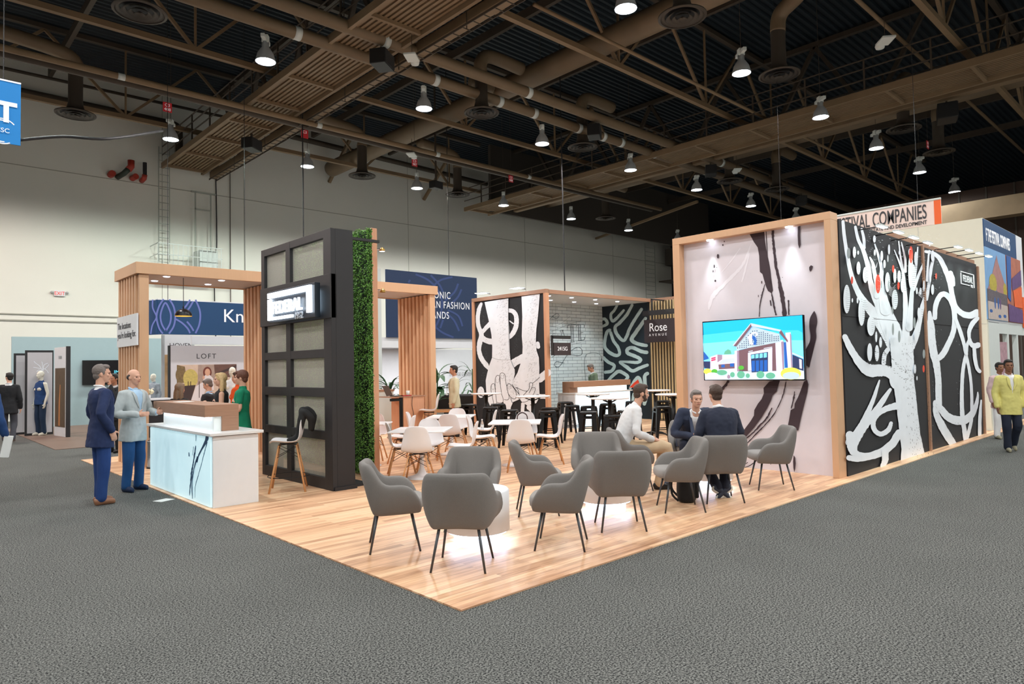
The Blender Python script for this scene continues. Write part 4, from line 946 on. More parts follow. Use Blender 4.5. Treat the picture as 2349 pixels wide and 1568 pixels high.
# outlined serif letters A T E
O_([(1085, 548), (1092, 520), (1178, 512), (1184, 540)], 5); O_([(1120, 522), (1128, 705)], 5); O_([(1146, 520), (1154, 700)], 5); O_([(1112, 710), (1166, 702)], 6)
O_([(1188, 516), (1268, 510), (1272, 545)], 5); O_([(1204, 516), (1212, 688)], 5); O_([(1226, 514), (1234, 686)], 5); O_([(1200, 690), (1272, 680), (1276, 650)], 6); O_([(1234, 600), (1262, 597)], 5)
O_([(1008, 600), (1004, 578), (1040, 572)], 5); O_([(1012, 640), (1020, 580)], 4); O_([(1030, 575), (1060, 668)], 5); O_([(900, 640), (930, 610), (945, 618)], 4)
for k in range(11): O_([(1122, 535+k*15), (1148, 532+k*15)], 2); O_([(1206, 530+k*14), (1228, 528+k*14)], 2)
a.mb.build('script_print', [mat('ink_grey', (52, 66, 76), 0.7)], BW)
MB().box(0, -0.06, 0.85, 0.7, -0.01, 0.88).build('ledge', M_wht, BW)
# black wall with white strokes
KW = thing('maze_mural', 'dark mural of thick white maze lines with one red triangle', 'mural panel', (13.98, 8.36, 0.012))
MB().box(0, 0, 0, 0.08, 1.84, 3.5).build('board', mat('mural_blue_black', (18, 34, 44), 0.7), KW)
def kpx(u, v): return gx(u, v, 13.98)-V((13.98, 8.36, 0.012))
a = Art(kpx, (-1, 0, 0)); a.conv = lambda x, y: (1340+x/4.9, 640+y/4.9); S_ = a.stroke
for p in ([(372, 292, 26), (340, 350, 30), (300, 400, 30), (318, 470, 34), (370, 435, 34), (445, 350, 26)], [(540, 290, 30), (480, 400, 36), (400, 490, 38), (348, 540, 36), (370, 620, 38), (440, 690, 36), (480, 640, 36), (510, 560, 36), (560, 470, 36), (645, 338, 34)],
          [(690, 440, 34), (650, 500, 40), (580, 600, 44), (535, 680, 46), (600, 725, 40), (700, 745, 36)], [(704, 822, 40), (640, 810, 40), (550, 770, 40), (490, 785, 40), (490, 830, 40), (560, 860, 40), (635, 900, 38), (600, 935, 36), (500, 930, 30), (400, 930, 22), (470, 980, 40), (545, 1030, 40), (620, 1000, 38), (712, 965, 34)],
          [(290, 572, 34), (255, 600, 36), (230, 740, 36), (270, 810, 38), (350, 855, 38), (398, 840, 34), (385, 770, 34), (330, 690, 34), (300, 600, 32)], [(218, 880, 34), (270, 930, 36), (340, 970, 36), (310, 1030, 36), (240, 1045, 36)], [(206, 450, 32), (240, 450, 34), (262, 500, 34), (208, 530, 28)],
          [(270, 1140, 30), (340, 1070, 38), (400, 1036, 40), (490, 1090, 38), (470, 1130, 30)], [(520, 1225, 26), (570, 1140, 34), (612, 1105, 38), (640, 1160, 36), (640, 1240, 34), (580, 1252, 30)], [(714, 1060, 40), (685, 1090, 40), (690, 1200, 40), (705, 1290, 46), (680, 1400, 40)], [(560, 1290, 30), (545, 1380, 30)]): S_(p, 1, rough=.08)
a.poly([(510, 1218), (560, 1165), (610, 1126), (622, 1170), (615, 1215)], 2)
a.mb.build('maze_print', [M_dark, mat('mural_cyan_white', (184, 204, 204), 0.7), M_mred], KW)
SW = thing('slat_wall', 'wall of narrow vertical wood slats on black beside the maze mural', 'slat wall', (13.9, 5.2, 0.012))
MB().box(0.03, 0, 0, 0.09, 3.15, 3.5).build('backing', M_blk, SW)
M_slat = mat('slat_wood', (196, 170, 126), 0.5, var=0.1)
for i in range(31): MB().box(0, i*0.1+0.01, 0, 0.03, i*0.1+0.055, 3.5).build('slat', M_slat, SW)
# hanging blade signs
def blade(loc, w, h, lines, label, side):
    t = thing('hanging_sign', label, 'sign', loc, 0, 'brown hanging room signs')
    MB().box(0, -0.02, -h, w, 0.02, 0).build('sign_panel', mat('sign_brown', (52, 42, 46), 0.6), t)
    MB().box(-0.05, -0.02, 0.1, w+0.0, 0.02, 0.18).box(-0.07, -0.02, -h if side else 0.1, -0.02, 0.02, 0.18).build('bracket', M_blk, t)
    for s, z, sz, sp in lines: text('lettering', s, sz, (w/2 if not side else w*0.5, -0.024, z), 'y-', M_text, t, 'CENTER', spacing=sp)
    return t
p0 = gy(1265, 783, 8.18); p1 = gy(1304, 783, 8.18); pb = gy(1265, 812, 8.18)
blade((p0.x, 8.12, p0.z-0.03), p1.x-p0.x, p0.z-pb.z, [('2415G', -0.20, 0.145, 0.95)], 'small brown hanging sign reading 2415G at the brick room corner', True)
t = thing('hanging_sign', 'larger brown hanging sign reading Rose Avenue before the slat wall', 'sign', (13.3, 0, 0), 0, 'brown hanging room signs')
q0 = gx(1478, 734, 13.3); q1 = gx(1549, 728, 13.3); q2 = gx(1478, 786, 13.3)
MB().box(-0.02, q1.y, q2.z, 0.02, q0.y, q0.z).build('sign_panel', MATS['sign_brown'], t)
q4 = gx(1478, 718, 13.3); MB().box(-0.02, q1.y, q0.z+0.12, 0.02, q4.y+0.05, q4.z+0.06).box(-0.015, q0.y-0.3, q0.z, 0.015, q0.y-0.25, q0.z+0.12).box(-0.015, q0.y-0.3, q0.z+0.12, 0.015, q0.y-0.25, 3.51).box(-0.015, q0.y-0.3, 3.49, 0.69, q0.y-0.25, 3.52).build('bracket', M_blk, t)
q5 = gx(1490, 760, 13.3); text('lettering', 'Rose', 0.34, (-0.025, q5.y, q5.z), 'x-', M_text, t, sx=.9); q6 = gx(1490, 771, 13.3); text('subtitle', 'AVENUE', 0.10, (-0.025, q6.y, q6.z), 'x-', M_text, t, spacing=1.9)
# bar counter
BC = thing('bar_counter', 'white bar counter with glowing front and raised wood ledge in the brick room', 'counter', (10.36, 8.15, 0.012))
MB().box(0, 0, 0, 2.35, 0.6, 0.9).build('body', M_wht, BC, bevel=0.004)
MB().box(0.05, -0.015, 0.02, 2.32, 0, 0.88).build('backlit_front', mat('bar_glow', (220, 240, 245), 0.4, emis=1.6, ecol=(196, 232, 250)), BC)
MB().box(-0.03, -0.05, 0.9, 2.4, 0.63, 0.93).build('worktop', MATS['worktop_white'], BC)
MB().box(0.3, 0.08, 0.93, 2.3, 0.16, 1.07).build('lit_riser', mat('bar_riser', (240, 246, 246), 0.4, emis=1.2, ecol=(235, 250, 250)), BC)
MB().box(-0.03, 0.0, 1.07, 2.38, 0.4, 1.22).box(-0.03, 0.16, 0.93, 0.3, 0.4, 1.07).build('wood_ledge', M_oak, BC, bevel=0.003)
# laptop desk
D = thing('laptop_desk', 'tall wood desk with black frame beside the slatted pillar', 'desk', (5.55, 9.3, 0.012))
MB().box(0.28, 0, 0, 0.86, 0.5, 1.0).build('wood_body', M_oakv, D, bevel=0.003)
MB().box(-0.05, -0.02, 1.0, 0.9, 0.52, 1.02).build('top', M_oak, D)
MB().box(0.2, 0.0, 0, 0.26, 0.05, 1.0).box(-0.05, 0.0, 0.92, 0.2, 0.05, 0.98).build('black_frame', M_blkmet, D)
cb = MB()
cb.tube([(0.52, -0.01, 1.0), (0.5, -0.02, 0.8), (0.54, -0.02, 0.6), (0.5, -0.02, 0.35), (0.53, -0.02, 0.1)], 0.006, 6, smooth_path=4)
cb.build('cable', M_blk, D)
t = thing('laptop', 'open dark laptop standing on the tall wood desk', 'laptop', (5.85, 9.5, 1.034))
MB().box(-0.18, -0.14, 0, 0.16, 0.1, 0.015).build('base', M_scr, t); 
sc_m = MB().beam((-0.18, 0.11, 0.01), (-0.24, 0.2, 0.24), 0.33, 0.012, up=(0, 0, 1)); sc_m.build('screen', mat('laptop_brown', (70, 58, 52), 0.5), t)
t = thing('paper_cup', 'white paper cup beside the laptop', 'cup', (6.16, 9.6, 1.034)); MB().lathe([(0, 0), (0.035, 0), (0.045, 0.11), (0.042, 0.11), (0.033, 0.01), (0, 0.01)], seg=16).build('cup_body', M_paper, t, smooth=True)
o = MB().box(0, 0, 0, 0.22, 0.08, 0.02).build('red_folder', mat('red_cloth', (170, 30, 40), 0.7), None, loc=(5.85, 9.32, 1.034)); tag(o, 'small red folder on the desk in front of the laptop', 'folder')
# ================================================================== grey armchairs
AW = V((0.681, 0.731, 0)); RT = V((0.732, -0.681, 0))      # away from / right of the visitor
def ang(d): return math.atan2(d.y, d.x)-math.pi/2           # rotation that turns local +Y to direction d
def armchair():
    t = thing('armchair', 'x', 'armchair', (0, 0, 0.012), 0, 'grey upholstered armchairs')
    # plan path of the shell, left arm front -> back -> right arm front
    path = []
    for k in range(29):
        s = -1+2*k/28.0; a_ = abs(s); sg = -1 if s < 0 else 1
        if a_ > 0.62:
            q = (a_-0.62)/0.38; x = 0.290+0.008*q; y = -0.10+0.34*q
        elif a_ > 0.34:
            q = (a_-0.34)/0.28; an = R(90)*(1-q); x = 0.195+0.095*math.cos(an); y = -0.10-0.15*math.sin(an)
        else:
            x = 0.195*a_/0.34; y = -0.25
        z = 0.61+0.0*a_
        if a_ < 0.64: q = min(1, (0.64-a_)/0.20); q = q*q*(3-2*q); z = 0.612+0.19*q
        if a_ > 0.80: q = (a_-0.80)/0.20; z -= 0.17*q**2.6
        zb = 0.325+0.02*a_**4
        path.append((sg*x, y, z, zb, a_))
    rings = []
    for i, (x, y, zt, zb, a_) in enumerate(path):
        x0, y0 = path[max(0, i-1)][:2]; x1, y1 = path[min(28, i+1)][:2]
        n = V((y1-y0, -(x1-x0), 0)).normalized()
        if n.dot(V((x, y+0.0, 0))) < 0: n = -n
        th = 0.062 if a_ < 0.95 else 0.05
        back = max(0, 1-a_/0.5); lean = 0.085*back+0.02
        low = 0.06+0.035*back
        c = V((x, y, 0)); H_ = zt-zb
        def pt(off, f): # off outward, f height fraction
            sh = (-low*(1-f)**2.2)+lean*max(0, f-0.35)
            p = c+n*(off+sh); return V((p.x, p.y, zb+H_*f))
        rings.append([pt(0.0, 0.0), pt(0.012, 0.10), pt(0.022, 0.35), pt(0.02, 0.65), pt(0.014, 0.9), pt(0.0, 0.985), pt(-th*0.5, 1.0), pt(-th, 0.975), pt(-th-0.01, 0.85), pt(-th-0.008, 0.5), pt(-th, 0.2), pt(-th+0.01, 0.02)])
    for idx, s in ((0, -1), (-1, 1)):
        pass
    m = MB(); m.loft(rings); m.build('shell', M_fab, t, smooth=True, sub=1)
    # underside pan
    pan = MB(); pr_ = []
    for z, f in ((0.338, 0.45), (0.342, 0.66), (0.37, 0.85), (0.40, 0.9)):
        r = []
        for k in range(24):
            a = 2*math.pi*k/24; ca, sa = math.cos(a), math.sin(a)
            r.append(V((0.24*f*abs(ca)**0.6*(1 if ca > 0 else -1), 0.03+0.19*f*abs(sa)**0.6*(1 if sa > 0 else -1), z)))
        pr_.append(r)
    pan.loft(pr_); pan.build('seat_pan', M_fab, t, smooth=True)
    cu = MB(); cr_ = []
    for z, f in ((0.375, 0.9), (0.385, 0.98), (0.42, 1.0), (0.455, 0.98), (0.472, 0.9), (0.478, 0.6)):
        r = []
        for k in range(28):
            a = 2*math.pi*k/28; ca, sa = math.cos(a), math.sin(a)
            r.append(V((0.232*f*abs(ca)**0.5*(1 if ca > 0 else -1), 0.045+0.235*f*abs(sa)**0.5*(1 if sa > 0 else -1), z)))
        cr_.append(r)
    cu.loft(cr_); cu.build('seat_cushion', M_seat, t, smooth=True)
    for sx, sy in ((-1, -1), (1, -1), (1, 1), (-1, 1)):
        MB().tube([(sx*0.16, sy*0.15+0.0, 0.35), (sx*0.222, sy*0.222, 0.0)], [0.013, 0.009], 10).build('leg', M_leg, t, smooth=True)
    return t
AC0 = armchair()
def face_pts(a, b):      # rotation from rear pair midpoint a to front pair midpoint b
    return ang(V((b[0]-a[0], b[1]-a[1], 0)))
CH = [ # x, y, rot, label
 (0.60, 1.68, None, 'grey armchair left of the nearest glowing drum table, turned right'),
 (0.665, 0.755, ang(V((0.67, 0.75, 0))), 'nearest grey armchair, its back squarely to the viewer'),
 (1.69, 0.59, None, 'grey armchair right of the nearest drum table, facing left'),
 (1.56, 1.74, None, 'grey armchair behind the nearest drum table, facing the viewer'),
 (2.53, 1.74, None, 'grey armchair left of the middle drum table, facing right'),
 (2.60, 0.63, None, 'grey armchair in front of the middle drum table, back to the viewer'),
 (3.56, 1.72, None, 'empty grey armchair behind the middle drum table, facing the viewer'),
 (4.40, 1.84, None, 'grey armchair in which the man in the white shirt sits'),
 (3.735, 0.66, None, 'grey armchair over the black backpack, facing left'),
 (4.47, 0.60, None, 'grey armchair in which the man in the pinstripe suit sits'),
 (5.76, 1.80, None, 'grey armchair in which the suited man facing the viewer sits'),
 (5.64, 0.53, None, 'empty grey armchair beside the white display wall, facing left')]
FD = [V((0.83, -0.50, 0)), V((0.76, 0.65, 0)), V((-0.617, 0.787, 0)), V((-0.78, -0.62, 0)), V((0.76, -0.65, 0)), V((0.66, 0.75, 0)), V((-0.74, -0.66, 0)), V((0.78, -0.62, 0)), V((-0.73, 0.685, 0)), V((0.66, 0.75, 0)), V((-0.78, -0.62, 0)), V((-0.67, 0.74, 0))]
for i, (x, y, r, lb) in enumerate(CH):
    rr_ = ang(FD[i].normalized())
    if i == 0: AC0.location = (x, y, 0.012); AC0.rotation_euler = (0, 0, rr_); AC0['label'] = lb
    else: dup(AC0, (x, y, 0.012), rr_, lb)

# ================================================================== glowing drum tables
DT = thing('drum_table', 'x', 'coffee table', (0, 0, 0.012), 0, 'glowing white drum tables')
MB().lathe([(0.0, 0.505), (0.285, 0.505), (0.30, 0.49), (0.30, 0.13), (0.27, 0.12), (0.0, 0.12)], seg=48).build('drum', M_wht, DT, smooth=True)
MB().lathe([(0.0, 0.0), (0.225, 0.0), (0.225, 0.118), (0.0, 0.119)], seg=40).build('plinth', mat('plinth_white', (235, 240, 248), 0.5), DT, smooth=False)
MB().lathe([(0.235, 0.117), (0.28, 0.117)], seg=40).build('led_ring', mat('led_ring', (255, 255, 255), 0.5, emis=14.0, ecol=(200, 220, 255)), DT)
DT.location = (1.22, 1.22, 0.012); DT['label'] = 'nearest glowing white drum table among four grey armchairs'
dup(DT, (3.11, 1.23, 0.012), 0, 'middle glowing white drum table, partly hidden by grey armchairs')
dup(DT, (5.12, 1.12, 0.012), 0, 'farthest glowing white drum table, between the two suited men')
t = thing('tablet_case', 'black folder lying on the farthest drum table', 'folder', (4.98, 1.24, 0.522), 0.5)
MB().box(-0.17, -0.12, 0, 0.17, 0.12, 0.012).build('lower_cover', M_scr, t, bevel=0.003); MB().box(-0.12, -0.1, 0.012, 0.17, 0.12, 0.026).build('upper_cover', M_blk, t, bevel=0.003)
# backpack
BP = thing('backpack', 'black backpack standing on the floor under a grey armchair', 'backpack', (4.17, 0.86, 0.012), 0.6)
b_ = MB()
rg = []
for z, sx, sy in ((0.0, 0.15, 0.09), (0.02, 0.17, 0.11), (0.12, 0.18, 0.12), (0.26, 0.165, 0.11), (0.38, 0.13, 0.085), (0.43, 0.08, 0.05)):
    rg.append([V((sx*abs(math.cos(a))**0.7*(1 if math.cos(a) > 0 else -1), sy*abs(math.sin(a))**0.7*(1 if math.sin(a) > 0 else -1), z)) for a in [2*math.pi*k/20 for k in range(20)]])
M_bag = mat('bag_black', (18, 18, 20), 0.8, var=0.3, vscale=20)
b_.loft(rg); b_.build('bag_body', M_bag, BP, smooth=True, sub=1)
MB().box(-0.11, -0.14, 0.05, 0.11, -0.09, 0.22).build('front_pocket', M_bag, BP, bevel=0.02)
MB().tube([(-0.05, 0.02, 0.42), (-0.03, 0.03, 0.48), (0.03, 0.03, 0.48), (0.05, 0.02, 0.42)], 0.01, 8, smooth_path=4).build('carry_handle', M_bag, BP, smooth=True)
for s in (-1, 1): MB().tube([(s*0.08, 0.06, 0.40), (s*0.17, 0.16, 0.30), (s*0.18, 0.17, 0.12), (s*0.15, 0.10, 0.03)], 0.013, 8, smooth_path=5).build('shoulder_strap', M_bag, BP, smooth=True)

# ================================================================== white shell chairs
def shell_mesh(zs):
    # profile of the moulded seat, local +Y is the front
    prof = [(0.235, zs-0.015, 0.155), (0.215, zs+0.012, 0.195), (0.15, zs+0.012, 0.222), (0.05, zs-0.006, 0.232), (-0.06, zs-0.012, 0.235), (-0.14, zs+0.005, 0.232), (-0.185, zs+0.06, 0.226), (-0.205, zs+0.14, 0.215), (-0.22, zs+0.23, 0.195), (-0.238, zs+0.32, 0.170), (-0.25, zs+0.375, 0.135), (-0.252, zs+0.395, 0.085)]
    vs = []; fs = []; nx = 12
    for i, (y, z, w) in enumerate(prof):
        b = min(1, max(0, (i-4)/4.0))
        for k in range(nx+1):
            u = -1+2*k/nx; e = u*u
            cup = 0.035*e*(1-b); fw = 0.055*e*b*(1 if i < 10 else 0.6)
            vs.append((w*u, y+fw, z+cup))
    for i in range(len(prof)-1):
        for k in range(nx): a = i*(nx+1)+k; fs.append((a, a+1, a+nx+2, a+nx+1))
    return vs, fs
def eames(name, label, group, zs, foot=False):
    t = thing(name, label, 'chair', (0, 0, 0.012), 0, group)
    vs, fs = shell_mesh(zs); m = MB(); m.add(vs, fs)
    o = m.build('shell', M_shell, t, smooth=True)
    so = o.modifiers.new('thick', 'SOLIDIFY'); so.thickness = 0.009; su = o.modifiers.new('sub', 'SUBSURF'); su.levels = 1; su.render_levels = 1
    zt = zs-0.03; sp = 0.215 if not foot else 0.235
    for sx, sy in ((-1, -1), (1, -1), (1, 1), (-1, 1)):
        MB().tube([(sx*0.12, sy*0.115, zt), (sx*sp, sy*sp, 0.0)], [0.011, 0.014], 10).build('leg', M_beech, t, smooth=True)
    w = MB()
    def P_(sx, sy, f): return V((sx*(0.12+(sp-0.12)*f), sy*(0.115+(sp-0.115)*f), zt*(1-f)))
    fl = 0.42 if not foot else 0.27
    for a, b in (((-1, -1), (1, -1)), ((1, -1), (1, 1)), ((1, 1), (-1, 1)), ((-1, 1), (-1, -1))):
        w.tube([P_(*a, 0.04), P_(*b, fl)], 0.004, 6); w.tube([P_(*b, 0.04), P_(*a, fl)], 0.004, 6)
    w.tube([(-0.12, -0.115, zt+0.005), (0.12, 0.115, zt+0.005)], 0.008, 6); w.tube([(0.12, -0.115, zt+0.005), (-0.12, 0.115, zt+0.005)], 0.008, 6)
    w.build('wire_struts', M_blkmet, t)
    if foot:
        rr_ = 0.12+(sp-0.12)*0.68
        MB().tube([(rr_*1.38*math.cos(a), rr_*1.38*math.sin(a), zt*0.32) for a in [2*math.pi*k/28 for k in range(29)]], 0.006, 6, cap=False).build('foot_ring', M_blkmet, t, smooth=True)
    return t
E0 = eames('shell_chair', 'x', 'white shell dining chairs', 0.43)
EC = [ # x,y, facing dir, label
 (2.84, 4.48, AW, 'nearest white shell chair, back to the viewer at the first square table'),
 (3.56, 5.18, -AW+RT*0.15, 'white shell chair on the far side of the first square table'),
 (3.04, 5.20, RT*1.0+AW*0.2, 'white shell chair left of the first square table, cut by the wood post'),
 (3.62, 4.42, -RT, 'white shell chair right of the first square table, facing left'),
 (4.62, 6.98, RT, 'white shell chair left of the second square table, seen edge on'),
 (4.68, 6.16, AW+RT*-0.15, 'white shell chair with its back to the viewer at the second square table'),
 (5.54, 7.00, -AW, 'white shell chair facing the viewer behind the second square table'),
 (5.62, 6.24, -RT, 'white shell chair with a water bottle on its seat'),
 (4.66, 5.22, RT-AW*0.1, 'white shell chair left of the third square table, facing right'),
 (4.55, 4.12, AW, 'white shell chair with its back to the viewer at the third square table'),
 (5.52, 5.05, -AW+RT*-0.2, 'white shell chair holding a handbag behind the third square table'),
 (5.44, 4.33, -RT, 'white shell chair at the right of the third square table, facing left'),
 (3.86, 6.42, -RT+AW*0.05, 'white shell chair facing left toward the table behind the wood post'),
 (3.72, 7.15, -AW, 'white shell chair mostly hidden behind the wood post table')]
for i, (x, y, d, lb) in enumerate(EC):
    r = ang(d.normalized())
    if i == 0: E0.location = (x, y, 0.012); E0.rotation_euler = (0, 0, r); E0['label'] = lb
    else: dup(E0, (x, y, 0.012), r, lb)
EB = eames('shell_stool', 'tall white shell stool with wooden legs in front of the black tower', 'white shell bar stools', 0.66, True)
EB.location = (1.26, 5.33, 0.012); EB.rotation_euler = (0, 0, ang((-RT-AW*0.25).normalized()))
dup(EB, (6.36, 9.05, 0.012), ang((-RT-AW*0.1).normalized()), 'tall white shell stool beside the laptop desk')
# jacket over the stool
def cloth_blob(name, pts_r, m_, parent=None, vox=0.012, disp=0.012, dsc=9.0):
    mb = MB()
    for pts, r in pts_r: mb.limb(pts, r, 10)
    o = mb.build(name, m_, parent, smooth=True); remesh(o, vox, 2)
    jitter(o, lambda c: noise.noise(c*dsc)*disp)
    return o
def remesh(o, vox, sm=1):
    md = o.modifiers.new('r', 'REMESH'); md.mode = 'VOXEL'; md.voxel_size = vox; md.use_smooth_shade = True
    if sm: s_ = o.modifiers.new('s', 'SMOOTH'); s_.factor = 0.5; s_.iterations = sm
    me = bake(o)
    old = o.data; o.modifiers.clear(); o.data = me
    for p in me.polygons: p.use_smooth = True
    bpy.data.meshes.remove(old)
JK = thing('draped_jacket', 'black jacket hung over the back of the tall stool', 'jacket', EB.location, EB.rotation_euler.z)
cloth_blob('jacket_cloth', [([(-0.10, -0.20, 1.07), (-0.11, -0.17, 0.9), (-0.06, -0.13, 0.74), (-0.02, 0.0, 0.69)], [0.05, 0.05, 0.045, 0.025]), ([(0.0, -0.20, 1.09), (0.0, -0.17, 0.9), (0.02, -0.13, 0.74)], [0.055, 0.05, 0.04]), ([(0.10, -0.21, 1.06), (0.09, -0.17, 0.9), (0.09, -0.13, 0.72)], [0.05, 0.05, 0.035]),
   ([(-0.12, -0.24, 1.07), (-0.12, -0.31, 0.98), (-0.1, -0.30, 0.84)], [0.05, 0.05, 0.03]), ([(0.02, -0.25, 1.09), (0.04, -0.33, 1.0), (0.05, -0.32, 0.82)], [0.06, 0.06, 0.035]), ([(0.12, -0.25, 1.05), (0.13, -0.31, 0.95), (0.12, -0.30, 0.86)], [0.045, 0.045, 0.03])], M_bag, JK)
MB().box(-0.03, -0.125, 0.86, 0.02, -0.118, 0.89).build('pale_tag', M_pwht, JK)

# square pedestal tables
ST = thing('square_table', 'x', 'table', (0, 0, 0.012), 0, 'white square pedestal tables')
MB().box(-0.42, -0.42, 0.705, 0.42, 0.42, 0.728).build('tabletop', mat('table_white', (232, 230, 232), 0.3), ST, bevel=0.006)
MB().lathe([(0.0, 0.001), (0.24, 0.001), (0.245, 0.008), (0.15, 0.03), (0.07, 0.07), (0.035, 0.15), (0.027, 0.35), (0.032, 0.6), (0.07, 0.69), (0.12, 0.705)], seg=32).build('pedestal', M_shell, ST, smooth=True)
SQ = [(3.10, 4.76, 'nearest white square table with a trumpet base'), (5.10, 6.60, 'white square table farthest back, before the slatted pillar'), (4.90, 4.60, 'white square table at the centre, right of the other two'), (3.27, 6.48, 'white square table mostly hidden behind the wood post')]
for i, (x, y, lb) in enumerate(SQ):
    if i == 0: ST.location = (x, y, 0.012); ST.rotation_euler = (0, 0, R(43)); ST['label'] = lb
    else: dup(ST, (x, y, 0.012), R(43), lb, scale=(0.72, 0.72, 1) if i == 3 else None)
# bottle, handbag
t = thing('water_bottle', 'clear plastic water bottle standing on a white shell chair', 'bottle', (5.58, 6.26, 0.440))
MB().lathe([(0.0, 0.0), (0.03, 0.0), (0.032, 0.02), (0.030, 0.06), (0.032, 0.12), (0.025, 0.16), (0.012, 0.19), (0.012, 0.2), (0, 0.2)], seg=16).build('bottle_body', M_glass, t, smooth=True)
MB().lathe([(0.0, 0.222), (0.014, 0.222), (0.014, 0.2)], seg=12).build('cap', M_wht, t); MB().lathe([(0.0325, 0.07), (0.0325, 0.12)], seg=16).build('paper_label', M_paper, t)
t = thing('handbag', 'dark brown handbag on the white shell chair behind the third square table', 'handbag', (5.50, 5.06, 0.445), ang(AW))
M_hb = mat('handbag_brown', (56, 34, 32), 0.5, var=0.3, vscale=20)
MB().box(-0.17, -0.06, 0.0, 0.17, 0.06, 0.24).build('bag_body', M_hb, t, bevel=0.03)
for s in (-1, 1): MB().tube([(-0.09, s*0.05, 0.23), (-0.08, s*0.05, 0.34), (0, s*0.05, 0.39), (0.08, s*0.05, 0.34), (0.09, s*0.05, 0.23)], 0.009, 8, smooth_path=5).build('handle', M_hb, t, smooth=True)

# ================================================================== black metal stools
S0 = thing('bar_stool', 'x', 'bar stool', (0, 0, 0.012), 0, 'black metal bar stools')
sm_ = MB(); rg = []
for z, f in ((0.0, 1.04), (0.035, 1.02), (0.045, 0.98), (0.047, 0.88), (0.038, 0.80), (0.036, 0.3)):
    rg.append([V((0.155*f*(abs(math.cos(a))**0.35)*(1 if math.cos(a) > 0 else -1), 0.155*f*(abs(math.sin(a))**0.35)*(1 if math.sin(a) > 0 else -1), 0.715+z)) for a in [2*math.pi*(k+0.5)/32 for k in range(32)]])
sm_.loft(rg); sm_.build('seat', M_blkmet, S0, smooth=True)
for sx, sy in ((-1, -1), (1, -1), (1, 1), (-1, 1)):
    l = MB()
    def q(x, y, z): return (sx*x, sy*y, z)
    for (wt, wb_, tt) in ((0.085, 0.045, 0.006),):
        a = [q(0.155, 0.155, 0.73), q(0.155-wt, 0.157, 0.73), q(0.155-wt, 0.151, 0.73), q(0.150, 0.151, 0.73)]
        b = [q(0.215, 0.215, 0), q(0.215-wb_, 0.217, 0), q(0.215-wb_, 0.211, 0), q(0.210, 0.211, 0)]
        l.loft([b, a]); a = [(y*1.0*sx*sy, x*1.0*sx*sy, z) for x, y, z in a]; b = [(y*sx*sy, x*sx*sy, z) for x, y, z in b]; l.loft([b, a])
    l.build('leg', M_blkmet, S0)
cr = MB()
for (z, r_) in ((0.30, 0.19), (0.24, 0.196)):
    for i in range(4):
        c = [(-1, -1), (1, -1), (1, 1), (-1, 1)]; a = c[i]; b = c[(i+1) % 4]
        if (z == 0.24) == (i % 2 == 0): cr.beam((a[0]*r_, a[1]*r_, z), (b[0]*r_, b[1]*r_, z), 0.012, 0.018)
for i in range(4):
    c = [(-1, -1), (1, -1), (1, 1), (-1, 1)]; a = c[i]; b = c[(i+1) % 4]; cr.beam((a[0]*0.16, a[1]*0.16, 0.65), (b[0]*0.16, b[1]*0.16, 0.65), 0.006, 0.03)
cr.build('stretchers', M_blkmet, S0)
BS = [(7.5, 9.0, 'black bar stool farthest left, beside the hands mural edge'), (7.06, 7.70, 'black bar stool before the left side of the hands mural'), (8.0, 8.5, 'black bar stool behind another before the hands mural'), (6.60, 6.58, 'black bar stool before the middle of the hands mural, nearer'), (6.80, 5.70, 'nearer of two black bar stools right of the handbag chair'), (7.5, 6.3, 'farther of two black bar stools right of the handbag chair'),
      (8.40, 6.47, 'black bar stool left of the bar counter front'), (9.4, 7.6, 'black bar stool by the brick room entrance post'), (6.98, 4.78, 'black bar stool left below the nearest round high table'), (8.35, 5.95, 'black bar stool behind, under the left round table before the bar'), (9.3, 6.2, 'small black bar stool close to the glowing bar front'), (6.58, 3.88, 'black bar stool in front of the nearest round high table post'), (7.66, 4.39, 'black bar stool just left of the white shirt'), (10.3, 6.26, 'black bar stool before the right end of the glowing bar'),
      (8.98, 4.5, 'black bar stool right of the bearded man, nearer one'), (10.9, 5.8, 'black bar stool right of the bearded man, farther one'), (8.72, 3.70, 'black bar stool against the tan frame of the display wall')]
for i, (x, y, lb) in enumerate(BS):
    r = R(43)+(0.15*((i*7) % 5-2))
    if i == 0: S0.location = (x, y, 0.012); S0.rotation_euler = (0, 0, r); S0['label'] = lb
    else: dup(S0, (x, y, 0.012), r, lb)
# round high tables
BT = thing('bistro_table', 'x', 'high table', (0, 0, 0.012), 0, 'round white high tables')
MB().lathe([(0.0, 1.04), (0.355, 1.04), (0.362, 1.033), (0.35, 1.015), (0.25, 1.008), (0.0, 1.005)], seg=48).build('tabletop', MATS['table_white'], BT, smooth=True)
MB().tube([(0, 0, 0.04), (0, 0, 1.005)], 0.040, 16).build('post', M_blkmet, BT, smooth=True)
bb = MB()
for k in range(4):
    a = R(45+90*k); bb.tube([(0, 0, 0.06), (0.15*math.cos(a), 0.15*math.sin(a), 0.05), (0.27*math.cos(a), 0.27*math.sin(a), 0.03), (0.30*math.cos(a), 0.30*math.sin(a), 0.0)], [0.03, 0.022, 0.018, 0.018], 8, smooth_path=3)
bb.build('cross_base', M_blkmet, BT, smooth=True)
bb = MB()
for k in range(4):
    a = R(45+90*k); bb.beam((0.03*math.cos(a), 0.03*math.sin(a), 0.95), (0.16*math.cos(a), 0.16*math.sin(a), 1.0), 0.02, 0.02)
bb.build('top_bracket', M_blkmet, BT)
